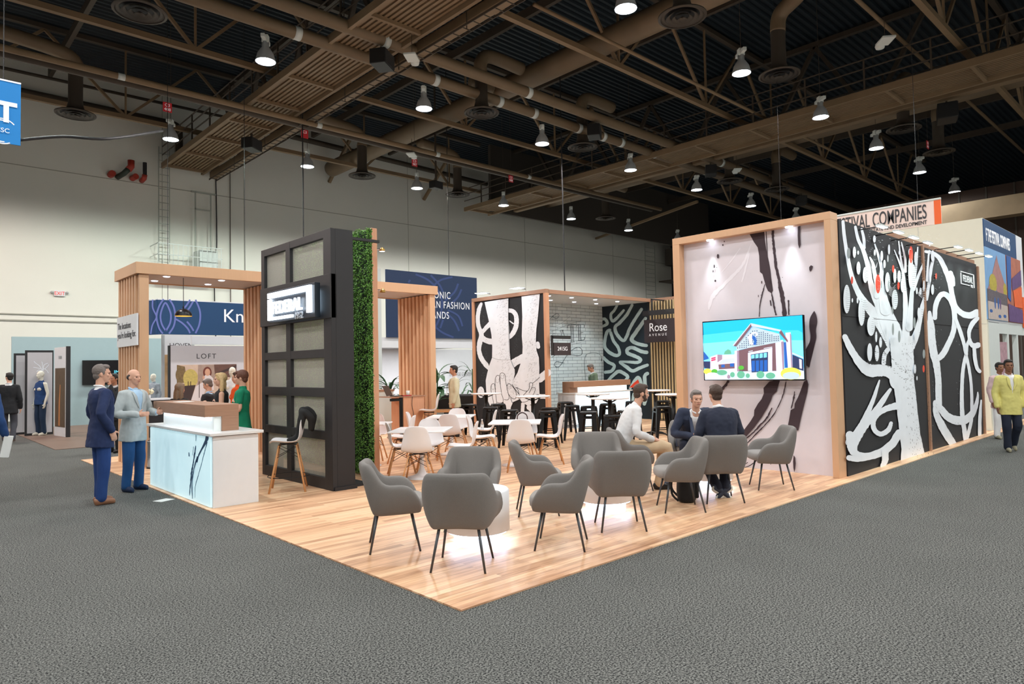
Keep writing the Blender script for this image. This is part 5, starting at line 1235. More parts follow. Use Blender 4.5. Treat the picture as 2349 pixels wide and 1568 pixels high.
TB = [(7.48, 8.33, 'round white high table farthest left, at the mural edge'), (6.9, 6.2, 'round white high table before the clasped hands mural'), (8.2, 5.7, 'left round high table before the glowing bar'), (6.93, 4.22, 'right, nearer round high table before the glowing bar'), (10.3, 5.6, 'far round high table before the maze mural'), (8.68, 4.02, 'round high table cut off by the tan frame')]
for i, (x, y, lb) in enumerate(TB):
    if i == 0: BT.location = (x, y, 0.012); BT['label'] = lb
    else: dup(BT, (x, y, 0.012), 0.2*i, lb)
# ================================================================== people
M_skin1 = mat('skin_fair', (214, 164, 140), 0.55); M_skin2 = mat('skin_tan', (186, 132, 104), 0.55); M_skin3 = mat('skin_brown', (138, 92, 68), 0.55)
M_mann = mat('mannequin_cream', (226, 220, 206), 0.4)
def cl(name, c, v=0.12): return mat('cloth_'+name, c, 0.85, var=v, vscale=14, bump=0.25, bscale=18)
def person(name, label, loc, facing, H=1.78, sit=False, J=None, skin=None, hair=None, hairm=None, top='jacket', topm=None, shirtm=None, botm=None, shoem=None, female=False, near=True, cat='person', beard=False, sleeve=1.0, solem=None, headturn=0.0, headtilt=0.0, group=None, lanyard=None, open_=0.075, hem=0.0, bulk=1.0, fsc=1.0, seat_h=0.47, eyes=True):
    t = thing(name, label, cat, loc, ang(V((facing[0], facing[1], 0)).normalized()), group)
    s = H/1.78; vox = 0.0075 if near else 0.012
    # default joints, local +Y forward, +X to the person's right
    D = dict(pel=(0, 0, 0.95), bel=(0, 0.01, 1.10), che=(0, 0.0, 1.30), nb=(0, -0.015, 1.47), hd=(0, 0.015, 1.655), hr=(0.09, 0, 0.92), hl=(-0.09, 0, 0.92), kr=(0.10, 0.015, 0.50), kl=(-0.10, 0.015, 0.50), ar=(0.11, -0.02, 0.085), al=(-0.11, -0.02, 0.085),
             sr=(0.172, -0.01, 1.405), sl=(-0.172, -0.01, 1.405), er=(0.235, -0.03, 1.13), el=(-0.235, -0.03, 1.13), wr=(0.235, 0.05, 0.87), wl=(-0.235, 0.05, 0.87), hdr=(0, 0.15, -1), hdl=(0, 0.15, -1), tr=0.12, tl=-0.12)
    if sit:
        dz = seat_h+0.09-0.95
        for k in ('pel', 'bel', 'che', 'nb', 'hd', 'sr', 'sl', 'er', 'el', 'wr', 'wl', 'hr', 'hl'): D[k] = (D[k][0], D[k][1], D[k][2]+dz)
        hz_ = seat_h+0.075
        D.update(hr=(0.09, 0.0, hz_), hl=(-0.09, 0.0, hz_), kr=(0.12, 0.42, seat_h+0.05), kl=(-0.12, 0.42, seat_h+0.05), ar=(0.12, 0.42, 0.085), al=(-0.12, 0.42, 0.085))
    if J: D.update(J)
    j = {k: (V(v)*s if isinstance(v, tuple) and k not in ('hdr', 'hdl') else v) for k, v in D.items()}
    sw = 0.93 if female else 1.0
    def torso(mb, e, zlow=None, flare=0.0, rs=1.0):
        pts = [j['pel']+V((0, 0, -0.04)), j['pel'], j['bel'], j['che'], (j['che']*0.35+j['nb']*0.65), j['nb']+V((0, 0, -0.01))]
        rx = [0.155, 0.165, 0.145 if not female else 0.125, 0.175*sw, 0.165*sw, 0.075]; ry = [0.105, 0.115, 0.105, 0.115, 0.10, 0.065]
        if zlow is not None:
            d = (j['pel']-j['bel']).normalized()
            if sit: d = V((0, 0, -1))
            pts = [j['pel']+d*zlow]+pts[1:]; rx[0] = 0.165+flare; ry[0] = 0.115+flare*0.8
        P, _ = catmull(pts, rx, 4); _, RX = catmull(pts, rx, 4); _, RY = catmull(pts, ry, 4)
        rings = []; n = len(P)
        for i in range(n):
            tt = (P[min(i+1, n-1)]-P[max(0, i-1)]).normalized(); xa = V((1, 0, 0)); xa = (xa-tt*xa.dot(tt)).normalized(); ya = tt.cross(xa)
            if ya.y < 0: ya = -ya
            a_, b_ = (RX[i]*s*bulk+e)*rs, (RY[i]*s*bulk+e)*rs
            ring = []
            for k in range(20):
                an = 2*math.pi*k/20; ca, sa = math.cos(an), math.sin(an)
                ring.append(P[i]+xa*(a_*abs(ca)**0.85*(1 if ca > 0 else -1))+ya*(b_*abs(sa)**0.85*(1 if sa > 0 else -1)))
            rings.append(ring)
        mb.loft(rings)
        for q in ('sr', 'sl') if not (top == 'vest' and e > 0) else ():  mb.limb([j['nb']*0.55+j['che']*0.45, j[q]*0.5+(j['nb']*0.6+j['che']*0.4)*0.5, j[q]], [0.068*s+e*.8, 0.064*s+e*.8, 0.054*s*sw+e*.8], 12)
        if female and e < 0.03:
            for q in (-1, 1): mb.ell(j['che']+V((q*0.075, 0.085, -0.03))*s, (0.07*s, 0.055*s, 0.065*s))
    def arm(mb, side, e, f=1.0, r0=0.052, re=0.041, rw=0.028):
        S_, E_, W_ = j['s'+side], j['e'+side], j['w'+side]; k = 0.88 if female else 1.0
        if f >= 1: mb.limb([S_, S_*0.5+E_*0.5, E_, E_*0.45+W_*0.55, W_], [(r0*s*k)+e*0.8, 0.048*s*k+e, re*s*k+e, 0.037*s*k+e, rw*s*k+e*1.1], 14)
        else:
            q = S_*(1-f*1.8)+E_*(f*1.8) if f < 0.55 else E_; mb.limb([S_, S_*0.5+q*0.5, q], [r0*s*k+e, 0.05*s*k+e, 0.046*s*k+e], 14)
    def leg(mb, side, e, rk=0.056, ra=0.038, rt=0.082):
        h, k, a = j['h'+side], j['k'+side], j['a'+side]
        mb.limb([h, h*0.5+k*0.5, k, k*0.6+a*0.4, a], [rt*s*bulk+e, 0.072*s+e, rk*s+e, 0.054*s+e, ra*s+e], 14)
    # --- body, one surface
    b = MB(); torso(b, -0.012)
    for q in 'rl': arm(b, q, 0); leg(b, q, 0)
    hd = j['hd']; nb = j['nb']
    Mh = Matrix.Rotation(headturn, 3, 'Z') @ Matrix.Rotation(headtilt, 3, 'X')
    def h_(x, y, z): return hd + Mh @ (V((x, y, z))*s)
    b.limb([nb+V((0, 0, -0.03))*s, nb*0.5+h_(0, -0.02, -0.06)*0.5, h_(0, -0.015, -0.04)], [0.058*s, 0.052*s, 0.055*s], 14)
    b.ell(h_(0, -0.012, 0.025), (0.074*s, 0.095*s, 0.092*s), 20, 14, 0, Mh)
    b.ell(h_(0, 0.022, -0.035), (0.058*s, 0.062*s, 0.078*s), 18, 12, 0, Mh); b.ell(h_(0, 0.048, -0.088), (0.030*s, 0.028*s, 0.024*s), 12, 8, 0, Mh)
    b.limb([h_(0, 0.080, 0.012), h_(0, 0.100, -0.022), h_(0, 0.098, -0.030)], [0.009*s, 0.013*s, 0.012*s], 8, sp=2)
    b.ell(h_(0.013, 0.090, -0.033), (0.010*s,)*3, 8, 6); b.ell(h_(-0.013, 0.090, -0.033), (0.010*s,)*3, 8, 6)
    b.limb([h_(-0.032, 0.074, 0.022), h_(0, 0.084, 0.024), h_(0.032, 0.074, 0.022)], [0.011*s]*3, 8)
    b.limb([h_(-0.018, 0.080, -0.060), h_(0, 0.087, -0.058), h_(0.018, 0.080, -0.060)], [0.0075*s]*3, 8)
    for q in (-1, 1): b.ell(h_(q*0.074, -0.01, -0.01), (0.010*s, 0.018*s, 0.030*s), 10, 8, 0, Mh); b.ell(h_(q*0.038, 0.058, -0.02), (0.022*s, 0.02*s, 0.022*s), 10, 8)
    # hands with five fingers
    for q, side in ((1, 'r'), (-1, 'l')):
        W_ = j['w'+side]; d = V(D['hd'+side]).normalized(); fo = (W_-j['e'+side]).normalized()
        out = V((q, 0, 0)); pal = d.cross(out)
        if pal.length < 0.2: out = V((0, 0, -1)); pal = d.cross(out)
        pal.normalize(); th_ = d.cross(pal).normalized()       # thumb side
        if D.get('th'+side): th_ = V(D['th'+side]); th_ = (th_-d*th_.dot(d)).normalized(); pal = th_.cross(d).normalized()
        elif abs(th_.y) > 0.1 and th_.y < 0: th_ = -th_
        if not D.get('th'+side) and abs(d.z) > 0.7: th_ = V((0, 1, 0)); th_ = (th_-d*th_.dot(d)).normalized(); pal = th_.cross(d).normalized()
        Mp = Matrix((th_, d, pal)).transposed(); hs = s*(0.9 if female else 1.0)*fsc
        b.limb([W_-d*0.01, W_+d*0.03*hs], [0.026*hs, 0.028*hs], 10)
        b.ell(W_+d*0.055*hs, (0.040*hs, 0.050*hs, 0.017*hs), 14, 10, 0, Mp)
        cur = D.get('curl'+side, 0.45); inn = -V((q, 0, 0)) if abs(pal.x) > 0.5 else V((0, 0, -1))
        cd = pal if pal.dot(inn) > 0 else -pal
        for i, (o_, L_) in enumerate(((0.028, 0.070), (0.0095, 0.078), (-0.0095, 0.073), (-0.028, 0.058))):
            p0 = W_+d*(0.085*hs)+th_*(o_*hs); c1 = (d*math.cos(cur*0.5)+cd*math.sin(cur*0.5)); c2 = (d*math.cos(cur*1.5)+cd*math.sin(cur*1.5))
            p1 = p0+c1*L_*0.5*hs; p2 = p1+c2*L_*0.5*hs; b.limb([p0-d*0.01, p1, p2], [0.0095*hs, 0.009*hs, 0.008*hs], 8, sp=2)
        p0 = W_+d*(0.03*hs)+th_*(0.03*hs); p1 = p0+(d*0.6+th_*0.8)*0.032*hs; p2 = p1+(d*0.9+th_*0.35)*0.028*hs; b.limb([p0, p1, p2], [0.0125*hs, 0.011*hs, 0.009*hs], 8, sp=2)
    body = b.build('body', skin or M_skin1, t, smooth=True); remesh(body, vox, 1)
    if eyes:
        for q in (-1, 1):
            e_ = MB().ell(h_(q*0.031, 0.0735, 0.003), (0.012*s, 0.0085*s, 0.0065*s), 10, 8); e_.build('eye', mat('eye_dark', (42, 32, 30), 0.3), t, smooth=True)
        MB().limb([h_(-0.017, 0.0885, -0.059), h_(0, 0.092, -0.058), h_(0.017, 0.0885, -0.059)], [0.0045*s]*3, 6).build('lips', mat('lips', (176, 104, 94), 0.5), t, smooth=True)
    # --- hair
    if hair:
        m = MB()
        if hair == 'short':
            m.ell(h_(0, -0.024, 0.042), (0.0805*s, 0.094*s, 0.089*s), 18, 12, 0, Mh); m.ell(h_(0, 0.03, 0.09), (0.062*s, 0.055*s, 0.034*s), 14, 10, 0, Mh); m.ell(h_(0, -0.055, -0.02), (0.064*s, 0.052*s, 0.06*s), 14, 10, 0, Mh)
            for q in (-1, 1): m.ell(h_(q*0.069, 0.005, 0.02), (0.010*s, 0.024*s, 0.038*s), 8, 8, 0, Mh)
        elif hair == 'bald':
            m.ell(h_(0, -0.055, 0.005), (0.074*s, 0.056*s, 0.052*s), 16, 12, 0, Mh)
            for q in (-1, 1): m.ell(h_(q*0.068, -0.025, 0.012), (0.012*s, 0.032*s, 0.034*s), 10, 8, 0, Mh)
        elif hair in ('long', 'longback'):
            m.ell(h_(0, -0.022, 0.036), (0.086*s, 0.100*s, 0.094*s), 18, 12, 0, Mh); m.ell(h_(0, 0.03, 0.088), (0.062*s, 0.055*s, 0.034*s), 14, 10, 0, Mh)
            for q in (-1, 0, 1): m.limb([h_(q*0.060, -0.03-0.03*(q == 0), 0.03), h_(q*0.074, -0.035-0.03*(q == 0), -0.08), h_(q*0.078, -0.03-0.03*(q == 0), -0.19), h_(q*0.07, -0.025-0.03*(q == 0), -0.25)], [0.035*s, 0.04*s, 0.038*s, 0.02*s], 10)
            for q in (-1, 1): m.limb([h_(q*0.035, 0.055, 0.09), h_(q*0.074, 0.0, 0.03), h_(q*0.082, -0.025, -0.1), h_(q*0.08, -0.02, -0.17)], [0.016*s, 0.02*s, 0.022*s, 0.014*s], 10)
        elif hair == 'pixie':
            m.ell(h_(0, -0.024, 0.042), (0.086*s, 0.100*s, 0.096*s), 18, 12, 0, Mh); m.ell(h_(0, 0.04, 0.085), (0.066*s, 0.055*s, 0.034*s), 14, 10, 0, Mh); m.ell(h_(0, -0.06, -0.025), (0.066*s, 0.05*s, 0.06*s), 14, 10, 0, Mh)
            for q in (-1, 1): m.ell(h_(q*0.07, 0.02, 0.035), (0.014*s, 0.04*s, 0.045*s), 8, 8, 0, Mh)
        if eyes and hair != 'bald':
            for q in (-1, 1): m.limb([h_(q*0.016, 0.091, 0.026), h_(q*0.034, 0.086, 0.030), h_(q*0.048, 0.074, 0.024)], [0.0045*s]*3, 6)
        if beard:
            m.ell(h_(0, 0.036, -0.076), (0.053*s, 0.048*s, 0.036*s), 14, 10, 0, Mh)
            for q in (-1, 1): m.ell(h_(q*0.055, 0.02, -0.04), (0.009*s, 0.032*s, 0.036*s), 8, 8, 0, Mh)
            m.limb([h_(-0.02, 0.086, -0.048), h_(0, 0.092, -0.047), h_(0.02, 0.086, -0.048)], [0.005*s]*3, 6)
        o = m.build('hair', hairm, t, smooth=True); remesh(o, 0.006 if near else 0.009, 1)
        jitter(o, lambda c: noise.noise(c*60)*0.003)
    # --- lower clothes
    if botm:
        m = MB()
        if sit: m.limb([j['pel']+V((0, -0.02, -0.02)), j['pel']+V((0, 0.05, -0.02))], [0.12*s, 0.12*s], 14)
        m.limb([j['hl']+V((0.02, 0, 0.03)), j['hr']+V((-0.02, 0, 0.03))], [0.095*s*bulk, 0.095*s*bulk], 14); m.limb([j['pel'], j['bel']*0.5+j['pel']*0.5], [0.13*s*bulk, 0.12*s*bulk], 16, el=0.85, eln=(1, 0, 0))
        for q in 'rl': leg(m, q, 0.012, ra=0.052, rk=0.066)
        o = m.build('trousers', botm, t, smooth=True); remesh(o, 0.010 if near else 0.014, 1)
        jitter(o, lambda c: noise.noise(V((c.x*14, c.y*14, c.z*6)))*0.006)
    # --- upper clothes
    if top:
        m = MB()
        if top == 'jacket': torso(m, 0.018, zlow=(0.21 if not sit else 0.10)+hem, flare=0.018)
        elif top == 'shirt': torso(m, 0.012, zlow=0.07+hem, flare=0.0)
        elif top == 'dress': torso(m, 0.010, zlow=0.55+hem, flare=0.075)
        elif top == 'vest': torso(m, 0.010, zlow=0.10+hem, flare=0.01)
        if top in ('jacket', 'shirt'):
            for q in 'rl':
                e = 0.018 if top == 'jacket' else 0.013
                Wn = j['w'+q]; sv = j['w'+q]; j['w'+q] = j['w'+q]-(j['w'+q]-j['e'+q]).normalized()*0.01; arm(m, q, e); j['w'+q] = sv
        elif sleeve and top == 'dress':
            for q in 'rl': arm(m, q, 0.014, 0.3)
        m.limb([nb*0.7+j['che']*0.3, nb+V((0, 0, 0.015))], [0.085*s, 0.062*s], 14)
        o = m.build({'jacket': 'jacket', 'shirt': 'shirt', 'dress': 'dress', 'vest': 'top'}[top], topm, t, smooth=True); remesh(o, 0.010 if near else 0.014, 1)
        jitter(o, lambda c: noise.noise(c*11)*0.007+noise.noise(c*26)*0.003)
        if top == 'jacket' and shirtm:
            up = (nb-j['pel']); L = up.length; up = up/L; rgt = V((1, 0, 0)); fw = up.cross(rgt); fw = fw if fw.y > 0 else -fw
            me = o.data; keep = []; cut = []
            for p in me.polygons:
                c = p.center; r_ = c-j['pel']; h0 = r_.dot(up)/L; x = abs(r_.x); inarm = False
                w = max(0.0, (h0-0.34))/0.66*open_*0.9
                f_ = p.normal.dot(fw) > 0.05 and r_.dot(fw) > 0.02
                (cut if (f_ and h0 > 0.30 and x < w) or (h0 > 0.97 and (c-nb).length < 0.085) else keep).append(p.index)
            def sub(idx, nm, mm, shrink):
                vs = {}; V_ = []; F_ = []
                for i in idx:
                    f = []
                    for vi in me.polygons[i].vertices:
                        if vi not in vs: vs[vi] = len(V_); vv = me.vertices[vi]; V_.append(vv.co-vv.normal*shrink)
                        f.append(vs[vi])
                    F_.append(f)
                b2 = MB(); b2.add(V_, F_); return b2.build(nm, mm, t, smooth=True)
            if cut: sub(cut, 'shirt', shirtm, 0.004)
            k2 = sub(keep, 'jacket_', topm, 0.0); me2_ = k2.data; bpy.data.objects.remove(o); k2.name = 'jacket'
            so = k2.modifiers.new('thick', 'SOLIDIFY'); so.thickness = 0.012
            for q in 'rl':
                d = (j['w'+q]-j['e'+q]).normalized(); MB().limb([j['w'+q]-d*0.03, j['w'+q]+d*0.008], [0.036*s, 0.034*s], 12, sp=0).build('cuff', shirtm, t, smooth=True)
            lp = MB(); ax_ = j['pel']
            for q in (-1, 1):
                P3 = []
                for h0 in (0.97, 0.86, 0.72, 0.58, 0.44):
                    wv = (h0-0.34)/0.66*open_*0.9+0.022; c0_ = ax_+up*(L*h0); yy = 0.0
                    best = None
                    for p in me2_.polygons:
                        cc = p.center
                        if abs(cc.x-(q*wv)*s) < 0.02 and abs((cc-ax_).dot(up)-L*h0) < 0.025 and p.normal.dot(fw) > 0:
                            dd_ = (cc-ax_).dot(fw)
                            if best is None or dd_ > best[0]: best = (dd_, cc.copy())
                    if best: P3.append(best[1]+fw*0.006)
                if len(P3) >= 3: lp.limb(P3, [0.020*s, 0.030*s, 0.026*s, 0.016*s, 0.008*s][:len(P3)], 8, sp=3, el=0.3, eln=(1, 0, 0))
            if lp.v: lp.build('lapels', topm, t, smooth=True)
            cp = MB(); nn = nb+V((0, 0, 0.02))
            for q in (-1, 1): cp.limb([nn+V((q*0.005, -0.062, 0.018))*s, nn+V((q*0.058, 0.0, 0.01))*s, nn+V((q*0.022, 0.066, -0.03))*s], [0.012*s, 0.014*s, 0.012*s], 8)
            cp.build('collar', shirtm, t, smooth=True)
    # --- shoes
    if shoem:
        for q in 'rl':
            a = j['a'+q]; yaw = D['t'+q]; toe = V((math.sin(yaw), math.cos(yaw), 0)); tt = D.get('toe'+q)
            if tt: toe = V(tt).normalized()
            m = MB(); dn = V((0, 0, -1)) if abs(toe.z) < 0.5 else V((0, -0.6, -0.6))
            m.limb([a+dn*0.030*s-toe*0.045*s, a+dn*0.034*s+toe*0.03*s, a+dn*0.046*s+toe*0.13*s], [0.040*s, 0.044*s, 0.032*s], 12, el=0.95); m.limb([a, a+dn*0.03*s], [0.045*s, 0.044*s], 12)
            m.limb([a+dn*0.06*s-toe*0.05*s, a+dn*0.062*s+toe*0.14*s], [0.026*s, 0.024*s], 10)
            o = m.build('shoe', shoem, t, smooth=True); remesh(o, 0.009, 1)
            zmin = -t.location.z*0+0.0
            for v in o.data.vertices:
                if not tt and v.co.z < 0.002: v.co.z = 0.002
            if solem: 
                sl_ = MB(); sl_.limb([a+dn*0.072*s-toe*0.055*s, a+dn*0.072*s+toe*0.145*s], [0.040*s, 0.036*s], 12, el=0.3, eln=(0, 0, 1) if False else None)
                so_ = sl_.build('sole', solem, t, smooth=True)
                for v in so_.data.vertices: v.co.z = max(0.0, min(v.co.z, 0.02)) if not tt else v.co.z
    if lanyard:
        m = MB(); m.tube([nb+V((0.05, 0.02, 0.02))*s, j['che']+V((0.03, 0.16, 0.02))*s, j['bel']+V((0, 0.165, 0.05))*s, j['che']+V((-0.03, 0.16, 0.02))*s, nb+V((-0.05, 0.02, 0.02))*s], 0.004, 6, smooth_path=4); m.build('lanyard', mat('lanyard_dark', (40, 44, 60), 0.7), t, smooth=True)
        c = j['bel']+V((0, 0.175, 0.0))*s; MB().box(c.x-0.04, c.y-0.003, c.z-0.06, c.x+0.04, c.y+0.003, c.z+0.05).build('badge', M_paper, t)
    return t
c_navy = cl('navy', (24, 40, 80)); c_navy2 = cl('navy_blue', (28, 62, 112)); c_pin = cl('pinstripe', (34, 39, 58)); c_blk = cl('black', (24, 24, 28)); c_gry = cl('pale_grey', (176, 184, 186), .06); c_cream = cl('cream', (206, 198, 168), .06); c_yel = cl('yellow', (216, 206, 124), .06)
c_wht = cl('white', (226, 224, 226), .04); c_kha = cl('khaki', (204, 176, 144), .06); c_grn = cl('green', (0, 122, 88)); c_olv = cl('olive', (92, 104, 84)); c_org = cl('orange', (232, 84, 24)); c_dgr = cl('dark_grey', (62, 62, 70)); c_lbl = cl('pale_blue', (170, 200, 226), .05)
h_grey = mat('hair_grey', (112, 102, 98), 0.7, var=.3, vscale=80); h_blk = mat('hair_black', (32, 26, 24), 0.6, var=.3, vscale=80); h_brn = mat('hair_brown', (70, 50, 40), 0.6, var=.3, vscale=80); h_bld = mat('hair_blonde', (206, 172, 124), 0.6, var=.3, vscale=60); h_red = mat('hair_auburn', (96, 56, 40), 0.6, var=.3, vscale=60); h_ash = mat('hair_ash', (128, 104, 84), 0.6, var=.3, vscale=60)
leather = mat('tan_leather', (150, 104, 78), 0.45); blk_l = mat('black_leather', (24, 24, 28), 0.35); navy_s = mat('navy_suede', (24, 42, 76), 0.7); sneak = mat('canvas_shoe', (150, 144, 122), 0.8)

person('person', 'standing man in a navy suit and tan shoes, seen from behind', (-0.80, 6.33, 0.0), tuple((RT*0.62+AW*0.78)[:2]), 1.79, skin=M_skin1, hair='short', hairm=h_grey, topm=c_navy, shirtm=c_wht, botm=cl('suit_blue', (26, 58, 116)), shoem=leather, headturn=-0.35,
       J=dict(er=(0.27, -0.10, 1.16), wr=(0.22, 0.04, 0.94), hdr=(-0.1, 0.3, -0.8), el=(-0.26, -0.02, 1.14), wl=(-0.20, 0.14, 0.95), ar=(0.09, -0.03, 0.085), al=(-0.08, 0.02, 0.085), kr=(0.09, 0.0, 0.5), kl=(-0.08, 0.02, 0.5)), hem=0.02)
person('person', 'balding man in a pale grey jacket and blue trousers, hands gesturing', (-0.24, 7.07, 0.0), tuple((RT*0.95-AW*0.30)[:2]), 1.73, skin=M_skin1, hair='bald', hairm=mat('hair_dark_grey', (58, 52, 50), .7), topm=c_gry, shirtm=c_lbl, botm=cl('blue_trouser', (24, 74, 128)), shoem=navy_s, open_=0.1,
       J=dict(er=(0.27, -0.02, 1.14), wr=(0.15, 0.23, 1.12), hdr=(-0.5, 0.8, 0.05), thr=(0, 0, 1), curlr=0.6, el=(-0.28, 0.02, 1.14), wl=(-0.14, 0.28, 1.13), hdl=(0.05, 1, 0.1), thl=(0, 0, 1), curll=0.5))
person('person', 'man in a black suit walking away at the far left', (-0.50, 17.4, 0.0), tuple((AW*0.9-RT*0.45)[:2]), 1.76, near=False, skin=M_skin1, hair='short', hairm=h_blk, topm=c_blk, shirtm=c_wht, botm=c_dgr, shoem=mat('brown_shoe', (96, 80, 66), .6), headturn=0.6,
       J=dict(kr=(0.1, 0.05, 0.5), ar=(0.1, -0.12, 0.12), kl=(-0.1, 0.06, 0.5), al=(-0.1, 0.12, 0.085)))
pl_ = gz(-44, 1160)
LP = person('person', 'person in a blue jacket at the left edge holding papers', (pl_.x, pl_.y, 0.0), tuple((AW)[:2]), 1.78, skin=M_skin1, hair='short', hairm=h_brn, topm=c_navy2, shirtm=c_wht, botm=c_dgr, shoem=blk_l, J=dict(er=(0.25, -0.03, 1.12), wr=(0.27, 0.05, 0.90)))
t = thing('paper_stack', 'folded white papers held by the person at the left edge', 'papers', (0, 0, 0)); pq = gz(10, 1050)
t.location = tuple(V((pl_.x, pl_.y, 0.78))+RT*0.29+AW*0.05); t.rotation_euler = (0.1, 0.15, 0.3)
MB().box(-0.05, -0.01, -0.17, 0.05, 0.0, 0.10).build('front_sheet', M_paper, t); MB().box(-0.04, 0.001, -0.165, 0.06, 0.006, 0.11).build('back_sheet', M_paper, t)
# reception women
gp = gz(556, 1100); person('person', 'woman with short auburn hair in a green dress at the reception counter', (gp.x, gp.y, 0.012), tuple((-RT*0.95-AW*0.15)[:2]), 1.67, female=True, skin=M_skin1, hair='pixie', hairm=h_red, top='dress', topm=c_grn, shoem=blk_l,
       J=dict(el=(-0.22, 0.0, 1.14), wl=(-0.12, 0.26, 1.14), hdl=(0.3, 1, 0.3), thl=(0, 0, 1), er=(0.23, -0.01, 1.13), wr=(0.12, 0.24, 1.12), hdr=(-0.2, 1, 0.2), thr=(0, 0, 1)))
gp = gz(508, 1090); person('person', 'blonde woman in a sleeveless black top behind the reception counter', (gp.x, gp.y, 0.012), tuple((-RT*0.85-AW*0.35)[:2]), 1.64, female=True, skin=M_skin1, hair='long', hairm=h_bld, top='vest', topm=c_blk, botm=c_blk, shoem=blk_l,
       J=dict(el=(-0.23, 0.0, 1.12), wl=(-0.08, 0.2, 1.2), hdl=(0.3, 0.6, 0.8), thl=(0, 1, 0), er=(0.22, 0, 1.12), wr=(0.18, 0.2, 1.05), hdr=(-0.2, 1, 0.1), thr=(0, 0, 1)))
gp = gz(546, 1052); person('person', 'person in an orange top hidden behind the green dressed woman', (gp.x, gp.y, 0.0), tuple((-RT)[:2]), 1.66, female=True, near=False, skin=M_skin1, hair='short', hairm=h_brn, top='shirt', topm=c_org, botm=c_blk, shoem=blk_l)
def bar_seat(x, y, lb):
    t = thing('stool', lb, 'stool', (x, y, 0.0), 0, 'hidden stools behind the counter')
    MB().lathe([(0.0, 0.66), (0.17, 0.66), (0.18, 0.64), (0.17, 0.62), (0, 0.62)], seg=20).build('seat', M_blkmet, t, smooth=True); MB().lathe([(0.2, 0.0), (0.2, 0.02), (0.03, 0.04), (0.03, 0.62)], seg=20).build('pedestal', M_blkmet, t, smooth=True)
for (u, z_, lb, hr_, hm, tm, sm__, fd, fe, sl_) in ((412, 12.8, 'seated woman with long ash hair and a black jacket, back to the viewer', 'long', h_ash, c_blk, None, AW*0.9+RT*0.3, True, 'stool under the long haired woman in black'), (478, 14.2, 'seated grey haired man in a dark suit and blue shirt looking down', 'short', h_grey, c_blk, c_lbl, -RT, False, 'stool under the grey haired man'),):
    d_ = _d(u, 900); k_ = z_/1.0; p = V(CAM)+d_*z_
    person('person', lb, (p.x, p.y, 0.0), tuple(fd[:2]), 1.72 if not fe else 1.66, sit=True, seat_h=0.66, near=False, female=fe, skin=M_skin1, hair=hr_, hairm=hm, topm=tm, shirtm=sm__, botm=c_blk, shoem=blk_l, headtilt=(-0.35 if not fe else -0.1), J=dict(wr=(0.16, 0.30, 0.93), wl=(-0.14, 0.30, 0.93), er=(0.25, 0.02, 0.9), el=(-0.25, 0.02, 0.9), hdr=(0, 1, 0), hdl=(0, 1, 0)))
    bar_seat(p.x, p.y, sl_)
# man behind the navy suit raising a drink
d_ = _d(262, 880)*14.5; p = V(CAM)+d_; person('person', 'person in a dark jacket behind the navy suited man, hand raised to the face', (p.x, p.y, 0), tuple((RT*-0.3-AW)[:2]), 1.68, near=False, skin=M_skin2, hair='short', hairm=h_blk, topm=c_blk, shirtm=c_wht, botm=c_blk, shoem=blk_l, J=dict(wl=(-0.06, 0.16, 1.5), el=(-0.22, 0.2, 1.2), hdl=(0.2, 0, 1)))
# beige jacket man far
gp = gz(1044, 1002); person('person', 'man in a cream jacket with a badge looking left by the black sofa', (gp.x, gp.y, 0.0), tuple((-RT*0.96-AW*0.2)[:2]), 1.72, near=False, skin=M_skin2, hair='short', hairm=h_blk, topm=c_cream, shirtm=c_wht, botm=c_dgr, shoem=blk_l, lanyard=True)
# bar man
bp = gy(1362, 860, 9.3); person('person', 'man in an olive suit looking down behind the bar counter', (bp.x, bp.y, 0.012), tuple((-RT*0.9-AW*0.1)[:2]), 1.72, near=False, skin=M_skin2, hair='short', hairm=h_grey, topm=c_olv, shirtm=c_wht, botm=c_olv, shoem=blk_l, headtilt=-0.5,
       J=dict(hd=(0, 0.09, 1.62), nb=(0, 0.03, 1.45), che=(0, 0.02, 1.29), wr=(0.15, 0.28, 1.05), wl=(-0.15, 0.28, 1.05), hdr=(0, 1, -0.2), hdl=(0, 1, -0.2)))
# yellow blazer man
gp = gz(2322, 1035); person('person', 'man in a pale yellow blazer walking along the right aisle', (gp.x, gp.y, 0.0), tuple((-AW*0.95-RT*0.25)[:2]), 1.61, skin=M_skin3, hair='short', hairm=h_blk, topm=c_yel, shirtm=c_wht, botm=cl('ink_trouser', (20, 28, 48)), shoem=sneak, headtilt=0.0, headturn=-0.15, open_=0.07,
       J=dict(kr=(0.09, 0.06, 0.51), ar=(0.09, 0.05, 0.085), kl=(-0.09, 0.05, 0.50), al=(-0.09, -0.16, 0.13), toel=(0, 0.8, -0.5)))
gp = gz(2300, 1006); person('person', 'person partly hidden behind the yellow blazer man', (gp.x, gp.y, 0.0), tuple((-AW*0.95)[:2]), 1.55, near=False, skin=M_skin3, hair='short', hairm=h_blk, topm=cl('rose', (200, 170, 172)), shirtm=c_wht, botm=c_wht, shoem=sneak)
